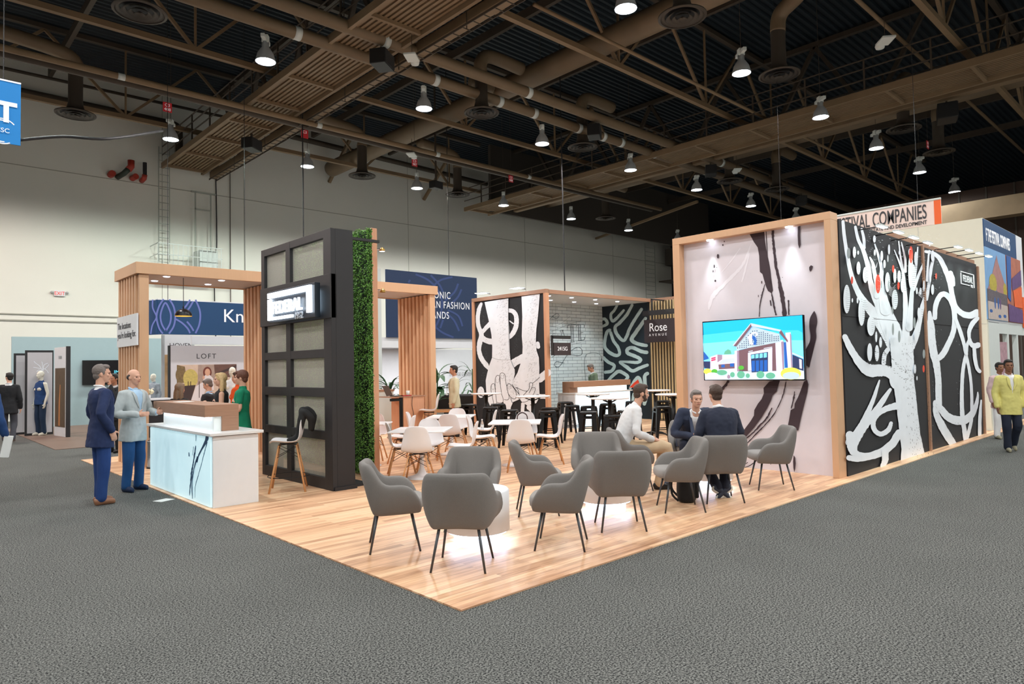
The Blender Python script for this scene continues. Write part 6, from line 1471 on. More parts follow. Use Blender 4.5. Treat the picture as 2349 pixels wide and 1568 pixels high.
# seated men
FW = V((0.78, -0.62, 0)).normalized()
person('person', 'bearded man in a white shirt and khaki trousers seated sideways', (4.38, 1.86, 0.012), (FW.x, FW.y), 1.78, sit=True, skin=M_skin1, hair='short', hairm=h_brn, beard=True, top='shirt', topm=c_wht, botm=c_kha, shoem=blk_l, headtilt=-0.08, headturn=0.12,
       J=dict(pel=(0, -0.10, 0.56), bel=(0, -0.06, 0.70), che=(0, 0.03, 0.91), nb=(0, 0.11, 1.08), hd=(0, 0.19, 1.255), sr=(0.175, 0.08, 1.04), sl=(-0.175, 0.08, 1.04), er=(0.25, 0.05, 0.76), el=(-0.25, 0.05, 0.76), wr=(0.14, 0.28, 0.655), wl=(-0.12, 0.30, 0.655), hdr=(-0.4, 0.9, -0.1), hdl=(0.4, 0.9, -0.1), thr=(-0.8, -0.1, 0.3), thl=(0.8, -0.1, 0.3), kr=(0.14, 0.48, 0.54), kl=(-0.10, 0.48, 0.54), ar=(0.13, 0.36, 0.085), al=(-0.10, 0.44, 0.085)))
F1 = (-AW*1.0+RT*0.05)
person('person', 'suited man leaning forward toward the viewer, elbows on knees', (5.60, 1.72, 0.012), tuple(F1[:2]), 1.76, sit=True, skin=M_skin1, hair='short', hairm=h_grey, topm=cl('slate_navy', (42, 50, 72)), shirtm=c_wht, botm=cl('ink_suit', (24, 28, 46)), shoem=blk_l, open_=0.10, headtilt=-0.05, lanyard=None,
       J=dict(pel=(0, 0.0, 0.56), bel=(0, 0.07, 0.68), che=(0, 0.22, 0.84), nb=(0, 0.34, 0.975), hd=(0.01, 0.43, 1.16), sr=(0.18, 0.27, 0.97), sl=(-0.18, 0.27, 0.97), er=(0.30, 0.30, 0.68), el=(-0.27, 0.32, 0.68), wr=(0.12, 0.52, 0.66), wl=(-0.03, 0.54, 0.66), hdr=(-0.6, 0.7, -0.1), hdl=(0.6, 0.7, -0.1), thr=(0, 0.2, 1), thl=(0, 0.2, 1), kr=(0.20, 0.44, 0.52), kl=(-0.18, 0.44, 0.52), ar=(0.18, 0.36, 0.085), al=(-0.14, 0.34, 0.085)))
F2 = V((0.62, 0.78, 0)).normalized()
person('person', 'man in a navy pinstripe suit seated with his back to the viewer', (4.59, 0.60, 0.012), (F2.x, F2.y), 1.78, sit=True, skin=M_skin1, hair='short', hairm=h_brn, topm=c_pin, shirtm=c_wht, botm=cl('ink_suit', (24, 28, 46)), shoem=mat('navy_shoe', (30, 38, 60), .5), solem=mat('white_sole', (220, 220, 216), .6), bulk=1.08,
       J=dict(pel=(0, 0.0, 0.56), bel=(0, 0.03, 0.70), che=(0, 0.07, 0.92), nb=(0, 0.13, 1.07), hd=(0, 0.20, 1.245), sr=(0.175, 0.10, 1.01), sl=(-0.175, 0.10, 1.01), er=(0.26, 0.12, 0.75), el=(-0.26, 0.12, 0.75), wr=(0.12, 0.36, 0.72), wl=(-0.12, 0.36, 0.72), hdr=(-0.3, 0.9, 0), hdl=(0.3, 0.9, 0), thr=(0, 0, 1), thl=(0, 0, 1), kr=(0.15, 0.38, 0.50), kl=(-0.15, 0.38, 0.50), ar=(0.05, 0.10, 0.12), al=(-0.05, 0.10, 0.12), toer=(-0.75, -0.1, -0.5), toel=(0.75, -0.1, -0.5)))
# ================================================================== things on the pale back wall
def VY(u, v, y, off=(0, 0, 0)): return gy(u, v, y)-V(off)
M_ladder = mat('ladder_grey', (176, 180, 172), 0.6)
t = thing('wall_ladder', 'tall pale ladder fixed up the back wall beside the slatted walkway', 'ladder', (5.7, 27.25, 6.4))
for x in (0, 0.42): MB().box(x, 0, 0, x+0.03, 0.05, 4.9).build('rail', M_ladder, t)
for k in range(16): MB().box(0, 0, 0.3*k+0.1, 0.42, 0.03, 0.3*k+0.125).build('rung', M_ladder, t)
t = thing('wall_platform', 'white railed access platform high on the back wall above the left canopy', 'platform', (5.4, 26.3, 6.0))
MB().box(0, 0, 0.0, 2.6, 1.15, 0.1).build('deck', M_pwht, t)
rl = MB()
for z in (0.55, 1.0): rl.box(0, 0, z, 2.6, 0.03, z+0.03).box(0, 0, z, 0.03, 1.1, z+0.03)
rl.build('guard_rail', M_pwht, t)
for k in range(14): MB().box(k*0.195, 0, 0.1, k*0.195+0.02, 0.02, 1.0).build('baluster', M_pwht, t)
MB().box(1.75, 0.3, 0.1, 2.5, 1.1, 0.95).build('cabinet', M_pwht, t)
hf = MB(); hf.box(1.75, 0.9, 0.9, 1.8, 0.95, 3.6).box(2.4, 0.9, 0.9, 2.45, 0.95, 3.6).box(1.6, 0.9, 3.55, 2.65, 0.95, 3.62).box(1.75, 0.9, 2.8, 2.45, 0.95, 2.86)
hf.build('hoist_frame', M_ladder, t)
M_redp = mat('red_pipe', (172, 58, 44), 0.5); M_gpipe = mat('dark_green_pipe', (52, 62, 54), 0.5)
t = thing('standpipe', 'red capped fire pipe bent upward on the back wall', 'fire pipe', (4.3, 27.45, 9.8), 0, 'fire pipe outlets on the back wall')
MB().tube([(-0.35, 0, 0), (-0.35, -0.3, 0)], 0.13, 14).build('left_cap', M_redp, t); MB().tube([(-0.1, 0, -0.05), (0.05, -0.4, 0.05), (0.2, -0.5, 0.25)], 0.11, 14).build('pipe', M_gpipe, t, smooth=True); MB().tube([(0.18, -0.5, 0.2), (0.28, -0.5, 0.35), (0.28, -0.5, 0.6)], 0.13, 14).build('red_elbow', M_redp, t, smooth=True)
t = thing('standpipe', 'dark upright fire pipe with red ring on the back wall', 'fire pipe', (5.1, 27.45, 9.8), 0, 'fire pipe outlets on the back wall')
MB().tube([(-0.35, 0, 0), (-0.3, -0.35, 0.02)], 0.12, 14).build('left_pipe', M_redp, t); MB().tube([(0, 0, -0.05), (0.02, -0.3, 0), (0.03, -0.35, 0.15)], 0.1, 14).build('red_elbow', M_redp, t, smooth=True); MB().tube([(0.03, -0.35, 0.12), (0.03, -0.35, 0.65)], 0.08, 12).build('pipe', M_blk, t)
t = thing('exit_sign', 'white exit sign with red letters and two lamps on the back wall', 'exit sign', (2.03, 27.42, 4.74))
MB().box(0, 0, 0, 0.36, 0.06, 0.22).build('box', M_wht, t, bevel=0.005); text('lettering', 'EXIT', 0.2, (0.18, -0.004, 0.04), 'y-', mat('exit_red', (214, 60, 60), .5, emis=.5), t, 'CENTER', sx=0.85)
for x in (-0.07, 0.43): MB().ell((x, 0.0, 0.14), (0.05, 0.05, 0.05)).build('side_lamp', M_pgry, t, smooth=True)
# vertical conduits on the wall and suspension cables
for i, (x, lb) in enumerate(((8.1, 'dark drop cable down the back wall right of the ladder'), (8.75, 'thin conduit down the back wall beside the dark drop cable'))):
    o = MB().tube([(x, 27.42, 11.5), (x+0.05*(1-i), 27.42, 7.5), (x-0.06*(1-i), 27.42, 5.5), (x, 27.42, 3)], 0.025 if i == 0 else 0.018, 8, smooth_path=4).build('wall_cable', M_blk if i == 0 else M_steeld, None, smooth=True); tag(o, lb, 'cable', 'cables down the back wall')
for (x, y, z0, r, lb) in ((7.45, 17.5, 4.0, 0.022, 'black hanging cable above the sign tower'), (13.98, 18.05, 5.4, 0.014, 'thin hanging cable holding the right navy sign'), (15.15, 13.2, 2.9, 0.022, 'black hanging cable behind the brick room corner')):
    if i and x > 15: p = gy(1295, 640, 13.2); x = p.x
    o = MB().tube([(x, y, 13.9), (x, y, z0)], r, 8).build('hanging_cable', M_blk, None); tag(o, lb, 'cable', 'cables hanging from the roof')
for (a, b, lb) in ((gy(1367, 547, 27.3), gz(1600, 462, 11.0), 'long brown strut running up from the back wall at right'), (gy(755, 418, 27.3), gy(808, 308, 25.5), 'short brown strut on the back wall left of a round vent'), (gy(972, 458, 27.3), gy(1024, 370, 25.5), 'short brown strut on the back wall beside a black box')):
    o = MB().beam(a, b, 0.14, 0.14).build('wall_strut', M_steel, None); tag(o, lb, 'strut', 'brown struts on the back wall')
o = MB().tube([gy(44, 321, 12), gy(145, 313, 12), gy(250, 318, 12), gy(372, 300, 14)], 0.03, 8, smooth_path=6).build('slack_cable', M_blk, None, smooth=True); tag(o, 'slack black cable sagging beside the blue hanging sign', 'cable')
t = thing('far_ladder', 'thin ladder up the back wall near the display wall frame', 'ladder', (0, 0, 0)); pA = gy(1484, 590, 27.3); pB = gy(1506, 590, 27.3)
t.location = (pA.x, 27.46, 3.0)
for x in (0, pB.x-pA.x): MB().box(x, 0, 0, x+0.03, 0.04, 8.0).build('rail', M_ladder, t)
for k in range(24): MB().box(0, 0, 0.33*k+0.1, pB.x-pA.x, 0.03, 0.33*k+0.125).build('rung', M_ladder, t)
t = thing('wall_gantry', 'dark cluttered service gantry at the right end of the pale wall', 'gantry', (41.5, 25.5, 8.0))
MB().box(0, 0, 0, 9, 1.5, 0.1).build('deck', M_steeld, t)
for z in (0.6, 1.1): MB().box(0, 0, z, 9, 0.04, z+0.04).build('rail', M_steeld, t)
for k in range(10): MB().box(k*0.98, 0, 0.1, k*0.98+0.04, 0.04, 1.1).build('post', M_steeld, t)
MB().box(0.5, 0.4, 1.3, 3.5, 1.2, 2.6).build('duct_box', M_bulk, t)
# blue hanging sign at the left edge
pT = gy(48, 194, 8); pBt = gy(42, 333, 8)
t = thing('hanging_banner', 'bright blue hanging sign at the top left corner', 'banner', (pT.x-1.6, 8.0, pBt.z))
h_ = pT.z-pBt.z
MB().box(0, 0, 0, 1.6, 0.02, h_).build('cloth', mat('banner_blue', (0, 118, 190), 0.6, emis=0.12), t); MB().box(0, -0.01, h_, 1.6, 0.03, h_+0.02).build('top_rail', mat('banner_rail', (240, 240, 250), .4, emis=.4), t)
q = VY(-28, 268, 8, t.location); text('lettering', 'ST', 0.40, (q.x-0.12, -0.012, q.z-0.02), 'y-', M_text, t, bold=0.012, spacing=1.1)
q = VY(5, 300, 8, t.location); text('logo_lettering', 'ICSC', 0.09, (q.x-0.01, -0.012, q.z-0.02), 'y-', M_text, t, 'CENTER')
lg = MB()
for r0, r1, a0, a1 in ((0.17, 0.185, 40, 300), (0.145, 0.16, 60, 280)):
    vs = []; n = 24
    for k in range(n+1):
        a = R(a0+(a1-a0)*k/n); vs += [(q.x+r0*math.cos(a), -0.003, q.z+r0*math.sin(a)), (q.x+r1*math.cos(a), -0.003, q.z+r1*math.sin(a))]
    lg.add(vs, [(2*k, 2*k+1, 2*k+3, 2*k+2) for k in range(n)])
lg.build('logo_rings', M_text, t)
for x in (0.3, 1.4): MB().tube([(x, 0.01, h_), (x, 0.01, 13.9-pBt.z)], 0.006, 6).build('wire', M_blk, t)

# ================================================================== fashion booth at the left
o = thing('booth_wall', 'long pale blue booth wall behind the mannequins', 'booth wall', (0.15, 22.56, 0.012)); MB().box(0, 0, 0, 4.5, 0.1, 2.90).build('panel', M_pblu, o)
t = thing('wall_screen', 'black wall screen with cyan letters behind the navy suited man', 'television', (2.04, 22.46, 1.33)); MB().box(0, 0, 0, 1.4, 0.06, 0.82).build('casing', M_scr, t); text('lettering', 'IM', 0.17, (0.92, -0.004, 0.36), 'y-', mat('screen_cyan', (90, 200, 225), .4, emis=.9), t)
def framed(name, label, u0, u1, v0, y, m, ang_=0, grp=None):
    p0 = gy(u0, v0, y); p1 = gy(u1, v0, y); w = p1.x-p0.x; h = p0.z
    t = thing(name, label, 'display panel', (p0.x, y, 0.012), ang_, grp)
    MB().box(0, 0, 0, w, 0.06, h).build('frame', M_blk, t); MB().box(0.05, -0.005, 0.06, w-0.03, 0, h-0.06).build('face', m, t)
    return t, w, h
M_panel = mat('panel_grey_white', (196, 192, 196), 0.6)
framed('display_panel', 'narrow grey panel in a black frame, behind the black suited man', 32, 64, 811, 20.0, M_panel, 0, 'framed panels in the fashion booth')
t, w, h = framed('display_panel', 'grey panel in a black frame with a pale antler drawing behind the mannequin', 58, 123, 804, 19.3, M_panel, 0, 'framed panels in the fashion booth')
a = Art(lambda u, v: VY(u, v, 19.3, (t.location.x, 19.3, 0.012)), (0, -1, 0), start=0.008); a.conv = lambda x, y: (x/4.75, 740+y/4.75)
for p in ([(460, 520), (430, 470), (390, 440), (370, 420)], [(470, 520), (480, 460), (520, 440)], [(465, 515), (462, 450), (455, 425)], [(440, 500), (400, 490), (365, 485)], [(490, 500), (520, 470), (530, 455)], [(450, 520), (420, 515), (400, 530)], [(480, 500), (510, 520), (525, 545)]): a.stroke([(x, y, 6) for x, y in p], 0)
a.mb.build('antler_print', [M_mwht], t)
t = thing('display_panel', 'angled white panel with a brown forest photo beside the mannequin', 'display panel', (0.67, 18.749, 0.012), math.atan2(17.6-18.749, 0.81-0.67), 'framed panels in the fashion booth')
MB().box(0, 0, 0, 1.02, 0.07, 2.42).build('board', M_wht, t); MB().box(0.96, -0.01, 0, 1.03, 0.08, 2.43).build('black_edge', M_blk, t)
ph = MB(); ph.box(0.08, -0.004, 0.25, 0.88, 0, 1.85); ph.build('photo', mat('forest_photo', (92, 74, 54), 0.6, var=0.6, vscale=9, stretch=(3, 1, 0.6)), t)
ph = MB(); ph.tube([(0.42, -0.006, 0.28), (0.44, -0.006, 0.9), (0.50, -0.006, 1.4)], [0.07, 0.06, 0.03], 6); o = ph.build('photo_trunk', mat('trunk_print', (184, 122, 70), .6), t); o.scale = (1, 0.02, 1); o.location = (0, -0.005, 0)
text('logo_lettering', 'WARM', 0.13, (0.48, -0.004, 2.1), 'y-', M_pgry, t, 'CENTER', sx=.7)
def mannequin(label, x, y, face, H=1.80, topm=None, botm=None, top='vest'):
    return person('mannequin', label, (x, y, 0.012), face, H, female=True, near=False, skin=M_mann, hair=None, top=top, topm=topm, botm=botm, shoem=M_mann, cat='mannequin', eyes=False, group='fashion mannequins', J=dict(er=(0.23, -0.02, 1.13), wr=(0.24, 0.03, 0.87)))
gp = gz(93, 999); mannequin('cream mannequin in a navy waistcoat and flared trousers before a grey panel', gp.x, gp.y, tuple((-AW-RT*0.4)[:2]), 1.80, c_navy2, cl('mann_navy', (22, 44, 70)))
gp = V(CAM)+_d(352, 870)*20.3; mannequin('cream mannequin in a checked shirt beyond the left pillar', gp.x, gp.y, tuple((-AW-RT*0.3)[:2]), 1.66, cl('check', (150, 160, 170), .4), c_blk, 'shirt')
gp = V(CAM)+_d(533, 870)*16.5; mannequin('cream mannequin whose head shows between the two women at reception', gp.x, gp.y, tuple((-AW)[:2]), 1.78, c_wht, c_blk)
# table with flowers
p0 = gy(326, 903, 15.5); t = thing('side_table', 'white high table with black base and flowers beyond the left pillar', 'table', (p0.x, 15.5, 0.012))
MB().box(-0.3, 0, 0.96, 0.75, 0.6, 1.0).build('top', M_wht, t); MB().box(-0.25, 0.05, 0.0, 0.7, 0.55, 0.96).build('base', M_blk, t)
t = thing('flower_vase', 'vase of cream flowers on the white high table', 'flowers', (p0.x+0.2, 15.7, 1.013))
MB().lathe([(0, 0), (0.05, 0), (0.06, 0.08), (0.05, 0.11)], seg=14).build('vase', M_wht, t, smooth=True)
rr = random.Random(4)
for k in range(12): MB().ell((rr.uniform(-.1, .1), rr.uniform(-.08, .08), 0.15+rr.uniform(-.03, .07)), (0.045, 0.045, 0.04), 8, 6).build('bloom', mat('bloom_cream', (232, 222, 190), .7), t, smooth=True)
# small round table and chair behind the counter
# LOFT wall
p0 = gy(391, 793, 17.5); p1 = gy(610, 797, 17.5)
t = thing('logo_wall', 'grey white LOFT wall with a large street photo behind reception', 'booth wall', (p0.x, 17.5, 0.012)); w = p1.x-p0.x; LO = V((p0.x, 17.5, 0.012))
MB().box(0, 0, 0, w, 0.12, p0.z).build('board', mat('loft_grey', (206, 200, 204), .6), t); MB().box(-0.04, -0.01, 0, 0.0, 0.13, p0.z).build('black_edge', M_blk, t)
q = VY(450, 822, 17.5, LO); text('lettering', 'LOFT', 0.21, (q.x, -0.004, q.z), 'y-', M_tdk, t, spacing=1.25)
a = Art(lambda u, v: VY(u, v, 17.5, LO), (0, -1, 0), start=0.004); a.conv = lambda x, y: (330+x/5.2258, 760+y/5.2258)
cs = [mat('photo_a', (206, 176, 156), .6, var=.2), mat('photo_b', (120, 96, 62), .6, var=.6, vscale=14), mat('photo_c', (196, 172, 96), .6, var=.4, vscale=14), mat('photo_d', (104, 70, 60), .6, var=.3), mat('photo_skin', (212, 158, 130), .6), mat('photo_hair', (110, 50, 36), .6), mat('photo_pale', (222, 206, 204), .6), mat('photo_stone', (168, 140, 126), .6, var=.3), mat('photo_dark', (66, 46, 44), .6)]
a.poly([(395, 400), (1110, 390), (1108, 840), (395, 840)], 0); a.poly([(395, 400), (490, 420), (520, 600), (395, 640)], 1); a.ell(440, 520, 60, 90, 1); a.ell(560, 560, 90, 110, 2); a.ell(540, 660, 70, 70, 2)
a.poly([(650, 400), (860, 395), (860, 560), (760, 640), (640, 700)], 7); a.poly([(840, 395), (1110, 390), (1110, 560), (850, 520)], 3); a.poly([(860, 500), (1110, 400), (1110, 430), (860, 530)], 8); a.poly([(560, 840), (620, 660), (740, 580), (760, 600), (700, 840)], 6); a.poly([(395, 660), (620, 640), (560, 840), (395, 840)], 8)
a.ell(760, 490, 52, 68, 5); a.poly([(710, 560), (735, 520), (790, 520), (830, 560), (840, 700), (710, 700)], 6); a.ell(762, 488, 32, 44, 4); a.ell(715, 550, 14, 22, 4)
for x in (663, 560, 530): a.stroke([(x, 600, 8), (x, 790, 8)], 8)
a.mb.build('street_photo', cs, t)
# white booth pieces behind
p0 = gy(375, 768, 20.5); p1 = gy(440, 768, 20.5); t = thing('booth_wall', 'white booth wall with half hidden lettering above the LOFT wall', 'booth wall', (p0.x, 20.5, 0.012)); MB().box(0, 0, 0, p1.x-p0.x, 0.1, p0.z).build('panel', M_wht, t)
q = VY(388, 797, 20.5, (p0.x, 20.5, 0.012)); text('lettering', 'HOVEN', 0.22, (q.x, -0.003, q.z), 'y-', M_tdk, t)
q0 = VY(376, 813, 20.5, (p0.x, 20.5, 0.012)); q1 = VY(390, 930, 20.5, (p0.x, 20.5, 0.012)); MB().box(q0.x, -0.004, q1.z, q1.x+0.4, 0, q0.z).build('photo', mat('beige_photo', (196, 160, 116), .6, var=.5, vscale=3), t)
p1 = gy(640, 770, 19.5); p0 = gy(440, 770, 19.5); o = thing('fascia_board', 'pale fascia board under the dark blue banner', 'booth frame', (p0.x, 19.5, p0.z-0.28)); MB().box(0, 0, 0, p1.x-p0.x, 0.1, 0.28).build('board', M_wht, o)
for x in (0, p1.x-p0.x-0.1): MB().box(x, 0, -(p0.z-0.30), x+0.08, 0.1, 0).build('post', M_pwht, o)
p0 = gy(371, 768, 19.5); o = MB().box(p0.x, 19.45, 0.012, p0.x+0.07, 19.55, p0.z).build('frame_post', M_pgry); tag(o, 'grey booth frame post under the left end of the blue banner', 'post')
# curved blue banner
t = thing('curved_banner', 'curved blue banner with lilac rings and the letters Kn', 'banner', (0, 0, 0))
b0 = gy(385, 688, 17.0); b1 = gy(650, 694, 17.0); zt = b0.z; zb = gy(400, 767, 17.0).z
path = [(b0.x-0.42, 19.6), (b0.x-0.46, 18.2), (b0.x-0.42, 17.6), (b0.x-0.34, 17.3), (b0.x-0.2, 17.07), (b0.x, 17.0), (b1.x, 17.0)]
def wall_strip(pts, z0, z1, th=0.03):
    m = MB(); P, _ = catmull([V((x, y, 0)) for x, y in pts], [0]*len(pts), 5); vs = []
    for i, p in enumerate(P):
        d = (P[min(i+1, len(P)-1)]-P[max(0, i-1)]).normalized(); n_ = V((-d.y, d.x, 0))*th
        vs += [(p.x, p.y, z0), (p.x, p.y, z1), (p.x+n_.x, p.y+n_.y, z1), (p.x+n_.x, p.y+n_.y, z0)]
    for i in range(len(P)-1):
        for k in range(4): k2 = (k+1) % 4; m.f.append((4*i+k, 4*i+k2, 4*i+4+k2, 4*i+4+k)); m.m.append(0)
    m.v = vs; m.f.append((0, 1, 2, 3)); m.m.append(0); m.f.append(tuple(4*(len(P)-1)+k for k in (3, 2, 1, 0))); m.m.append(0)
    return m
wall_strip(path, zb, zt).build('cloth', M_blue, t, smooth=False); wall_strip(path, zt, zt+0.03, 0.035).build('top_rail', M_wht, t)
a = Art(lambda u, v: gy(u, v, 17.0), (0, -1, 0), start=0.006); a.conv = lambda x, y: (250+x/5.6, 580+y/5.6)
for p in ([(700, 592), (640, 690), (610, 820), (640, 960), (690, 1035)], [(770, 1035), (830, 940), (850, 820), (830, 690), (775, 595)], [(730, 1000), (680, 920), (660, 820), (680, 720), (725, 640), (780, 740), (795, 820), (780, 910), (730, 1000)], [(1040, 600), (980, 690), (900, 750), (860, 770)], [(1080, 620), (1020, 720), (940, 790), (870, 810)], [(860, 850), (940, 900), (1010, 970), (1040, 1030)], [(1000, 880), (1050, 940), (1085, 1000)], [(1110, 600), (1160, 720), (1172, 820), (1155, 930), (1110, 1030)]): a.stroke([(x, y, 22) for x, y in p], 0, 6, False)
for p in ([(560, 600), (560, 700), (600, 790)], [(600, 850), (555, 930), (535, 1040)], [(600, 790), (608, 820), (600, 850)]): a.stroke([(x, y, 18) for x, y in p], 0, 6, False)
a.mb.build('ring_print', [M_lil], t)
q = gy(250+1460/5.6, 580+885/5.6, 17.0); text('lettering', 'Knitwear', 0.56, (q.x, 16.99, q.z), 'y-', M_text, t)
for x in (b0.x, b0.x+2.2): MB().tube([(x, 17.0, zt), (x, 17.0, 13.9)], 0.008, 6).build('wire', M_blk, t)

# ================================================================== second booth (navy sign, white frame)
NX0, NX1, NZ0, NZ1, NY = 10.97, 15.4, 2.85, 5.40, 18.0
t = thing('navy_sign', 'large square navy sign with white words about fashion brands', 'sign', (NX0, NY, NZ0))
MB().box(0, 0, 0, NX1-NX0, 0.06, NZ1-NZ0).build('board', M_navy, t)
a = Art(lambda u, v: VY(u, v, NY, (NX0, NY, NZ0)), (0, -1, 0), start=0.003); a.conv = lambda x, y: (860+x/4.612, 620+y/4.612)
for p in ([(430, 40), (560, 100), (660, 200), (710, 330), (690, 480), (640, 600)], [(590, 50), (680, 150), (720, 230)], [(820, 70), (700, 100), (620, 160)], [(880, 140), (840, 230), (740, 320)], [(915, 200), (870, 290), (780, 370)], [(640, 600), (720, 660), (830, 708)], [(730, 440), (830, 520), (890, 640)], [(770, 420), (880, 480), (925, 590)], [(355, 130), (370, 100)], [(720, 520), (690, 610)]): a.stroke([(x, y, 20) for x, y in p], 0, 6, False)
a.mb.build('ring_print', [M_nlil], t)
for s_, x, y in (('ICONIC', 800, 303), ('AMERICAN FASHION', 1003, 415), ('BRANDS', 785, 512)):
    q = VY(860+x/4.612, 620+y/4.612, NY, (NX0, NY, NZ0)); text('lettering', s_, 0.40, (q.x, -0.006, q.z), 'y-', M_text, t, 'RIGHT', sx=0.74, spacing=1.15)
t = thing('booth_frame', 'white booth frame carrying the navy sign, with a lit ceiling', 'booth frame', (NX0-0.35, NY+0.05, 0.012))
W2 = NX1-NX0+0.35
MB().box(0, 0.05, 2.45, W2, 0.25, 2.84).build('fascia', M_wht, t); MB().box(0.0, 0.0, 0, 0.16, 0.2, 5.4).build('left_post', M_pwht, t); MB().box(W2-0.1, 0.02, 0, W2+0.05, 0.2, 5.4).build('right_post', M_pgry, t)
MB().box(-1.6, 0.0, 5.3, 0.0, 0.1, 5.4).box(-1.6, 0, 2.9, 0, 0.1, 3.0).box(-1.6, 0, 2.45, 0, 0.1, 2.84).build('side_rails', M_pwht, t)
MB().box(-1.6, 0.2, 2.5, W2, 3.2, 2.55).build('ceiling_panel', M_pgry, t)
for x in (-0.8, 0.4, 2.2, 3.4): MB().box(x-0.12, 1.2, 2.49, x+0.12, 1.44, 2.5).build('ceiling_light', M_dl, t)
MB().box(W2*0.25, 3.2, 0, W2+4, 3.3, 2.5).build('back_wall', M_wht, t); MB().box(-1.6, 3.2, 0, W2*0.25, 3.3, 2.5).build('blue_wall', mat('sky_mural', (120, 178, 226), .6, var=.3, vscale=1.2), t)
q = gy(1031, 862, NY+3.25); text('lettering', 'LOUNGE CONFERENCE', 0.22, (q.x-(NX0-0.35), 3.19, q.z-0.012), 'y-', mat('print_pale', (150, 150, 152), .7), t, sx=0.75)
for x in (0.3, 2.2, 4.2):
    ld = bpy.data.lights.new('booth_light', 'AREA'); ld.energy = 45; ld.size = 0.6; lo = bpy.data.objects.new('booth_light', ld); COL.objects.link(lo); lo.location = (NX0+x, NY+1.5, 2.44)
# plants
def leaf(m, base, d, L, w, droop, seg=6):
    d = V(d).normalized(); side = d.cross(V((0, 0, 1))); side = side.normalized() if side.length > 0.1 else V((1, 0, 0)); vs = []; p = V(base); dd = d.copy()
    for i in range(seg+1):
        s = i/seg; ww = w*math.sin(math.pi*min(0.97, s*0.9+0.08)); vs += [p-side*ww+V((0, 0, ww*0.25)), p.copy(), p+side*ww+V((0, 0, ww*0.25))]
        dd = (dd+V((0, 0, -droop/seg))).normalized(); p = p+dd*L/seg
    m.add(vs, [f for i in range(seg) for f in ((3*i, 3*i+1, 3*i+4, 3*i+3), (3*i+1, 3*i+2, 3*i+5, 3*i+4))])
M_leaf = mat('leaf_green', (52, 92, 56), 0.5, var=.3, vscale=6); M_pot = mat('pot_grey', (120, 116, 110), .7)
def plant(x, y, label, n, L, w, droop, z0, kind):
    t = thing('potted_plant', label, 'plant', (x, y, 0.012), 0, 'potted plants in the lounge booth')
    MB().lathe([(0, 0), (0.14, 0), (0.19, 0.4), (0.17, 0.4), (0.16, 0.36), (0, 0.36)], seg=20).build('pot', M_pot, t, smooth=True)
    rr = random.Random(n); st = MB()
    for k in range(n):
        a = rr.uniform(0, 6.28); el = rr.uniform(0.5, 1.4); z = rr.uniform(0.7, z0); b = V((0.05*math.cos(a), 0.05*math.sin(a), z)); m = MB()
        d = V((math.cos(a), math.sin(a), math.tan(el)*0.8))
        if kind == 'palm':
            for s in range(12):
                pass
        leaf(m, b, d, L*rr.uniform(.7, 1.1), w, droop); m.build('leaf', M_leaf, t, smooth=True)
    MB().tube([(0, 0, 0.3), (0.02, 0, z0)], 0.02, 8).build('stem', M_leaf, t)
p = V(CAM)+_d(1003, 930)*19.4; plant(p.x, p.y, 'broad leaved plant right of the slatted pillar', 22, 0.62, 0.09, 1.3, 1.5, 'b')
p = V(CAM)+_d(893, 940)*20.0; plant(p.x, p.y, 'bushy palm plant behind the laptop', 34, 0.9, 0.035, 1.8, 1.2, 'palm')
p = V(CAM)+_d(1084, 930)*21.5; plant(p.x, p.y, 'palm plant peeking out left of the hands mural', 20, 0.8, 0.03, 1.8, 1.6, 'palm')
# black sofa and lounge chair
p = V(CAM)+_d(1062, 955)*20.2; t = thing('sofa', 'black leather sofa behind the man in the cream jacket', 'sofa', (p.x, p.y, 0.012), ang(-AW))
M_lea = mat('sofa_black', (24, 24, 26), .35)
MB().box(-0.85, -0.4, 0.1, 0.85, 0.4, 0.42).build('seat', M_lea, t, bevel=0.05); MB().box(-0.85, -0.45, 0.3, 0.85, -0.25, 0.85).build('backrest', M_lea, t, bevel=0.06)
for s in (-1, 1): MB().box(s*0.85, -0.42, 0.1, s*1.0, 0.4, 0.62).build('armrest', M_lea, t, bevel=0.05); MB().box(s*0.8-0.02, 0.3, 0, s*0.8+0.02, 0.34, 0.1).build('foot', M_chrome, t)
p = V(CAM)+_d(1010, 950)*17.6; t = thing('lounge_chair', 'low wooden lounge chair with black cushions by the slatted pillar', 'chair', (p.x, p.y, 0.012), ang(RT))
MB().box(-0.3, -0.3, 0.32, 0.3, 0.32, 0.44).build('seat_cushion', M_lea, t, bevel=0.03); MB().beam((0, -0.3, 0.42), (0, -0.5, 0.9), 0.6, 0.12, up=(0, 1, 0)).build('back_cushion', M_lea, t, bevel=0.02)
for s in (-1, 1): MB().box(s*0.33-0.02, -0.4, 0.52, s*0.33+0.02, 0.36, 0.56).build('arm', M_beech, t); MB().beam((s*0.33, 0.32, 0.52), (s*0.33, 0.36, 0), 0.04, 0.04).build('leg', M_beech, t); MB().beam((s*0.33, -0.36, 0.52), (s*0.33, -0.44, 0), 0.04, 0.04).build('leg', M_beech, t)
# counter with goods seen left of the right pillar
p = V(CAM)+_d(868, 940)*18; t = thing('kiosk_counter', 'pale kiosk counter glimpsed beyond the wood post', 'counter', (p.x, p.y, 0.012), R(-5))
MB().box(-0.9, 0, 0, 0.45, 0.5, 1.05).build('body', M_pwht, t); MB().box(-0.92, -0.02, 1.05, 0.47, 0.52, 1.1).build('top', M_oak, t)

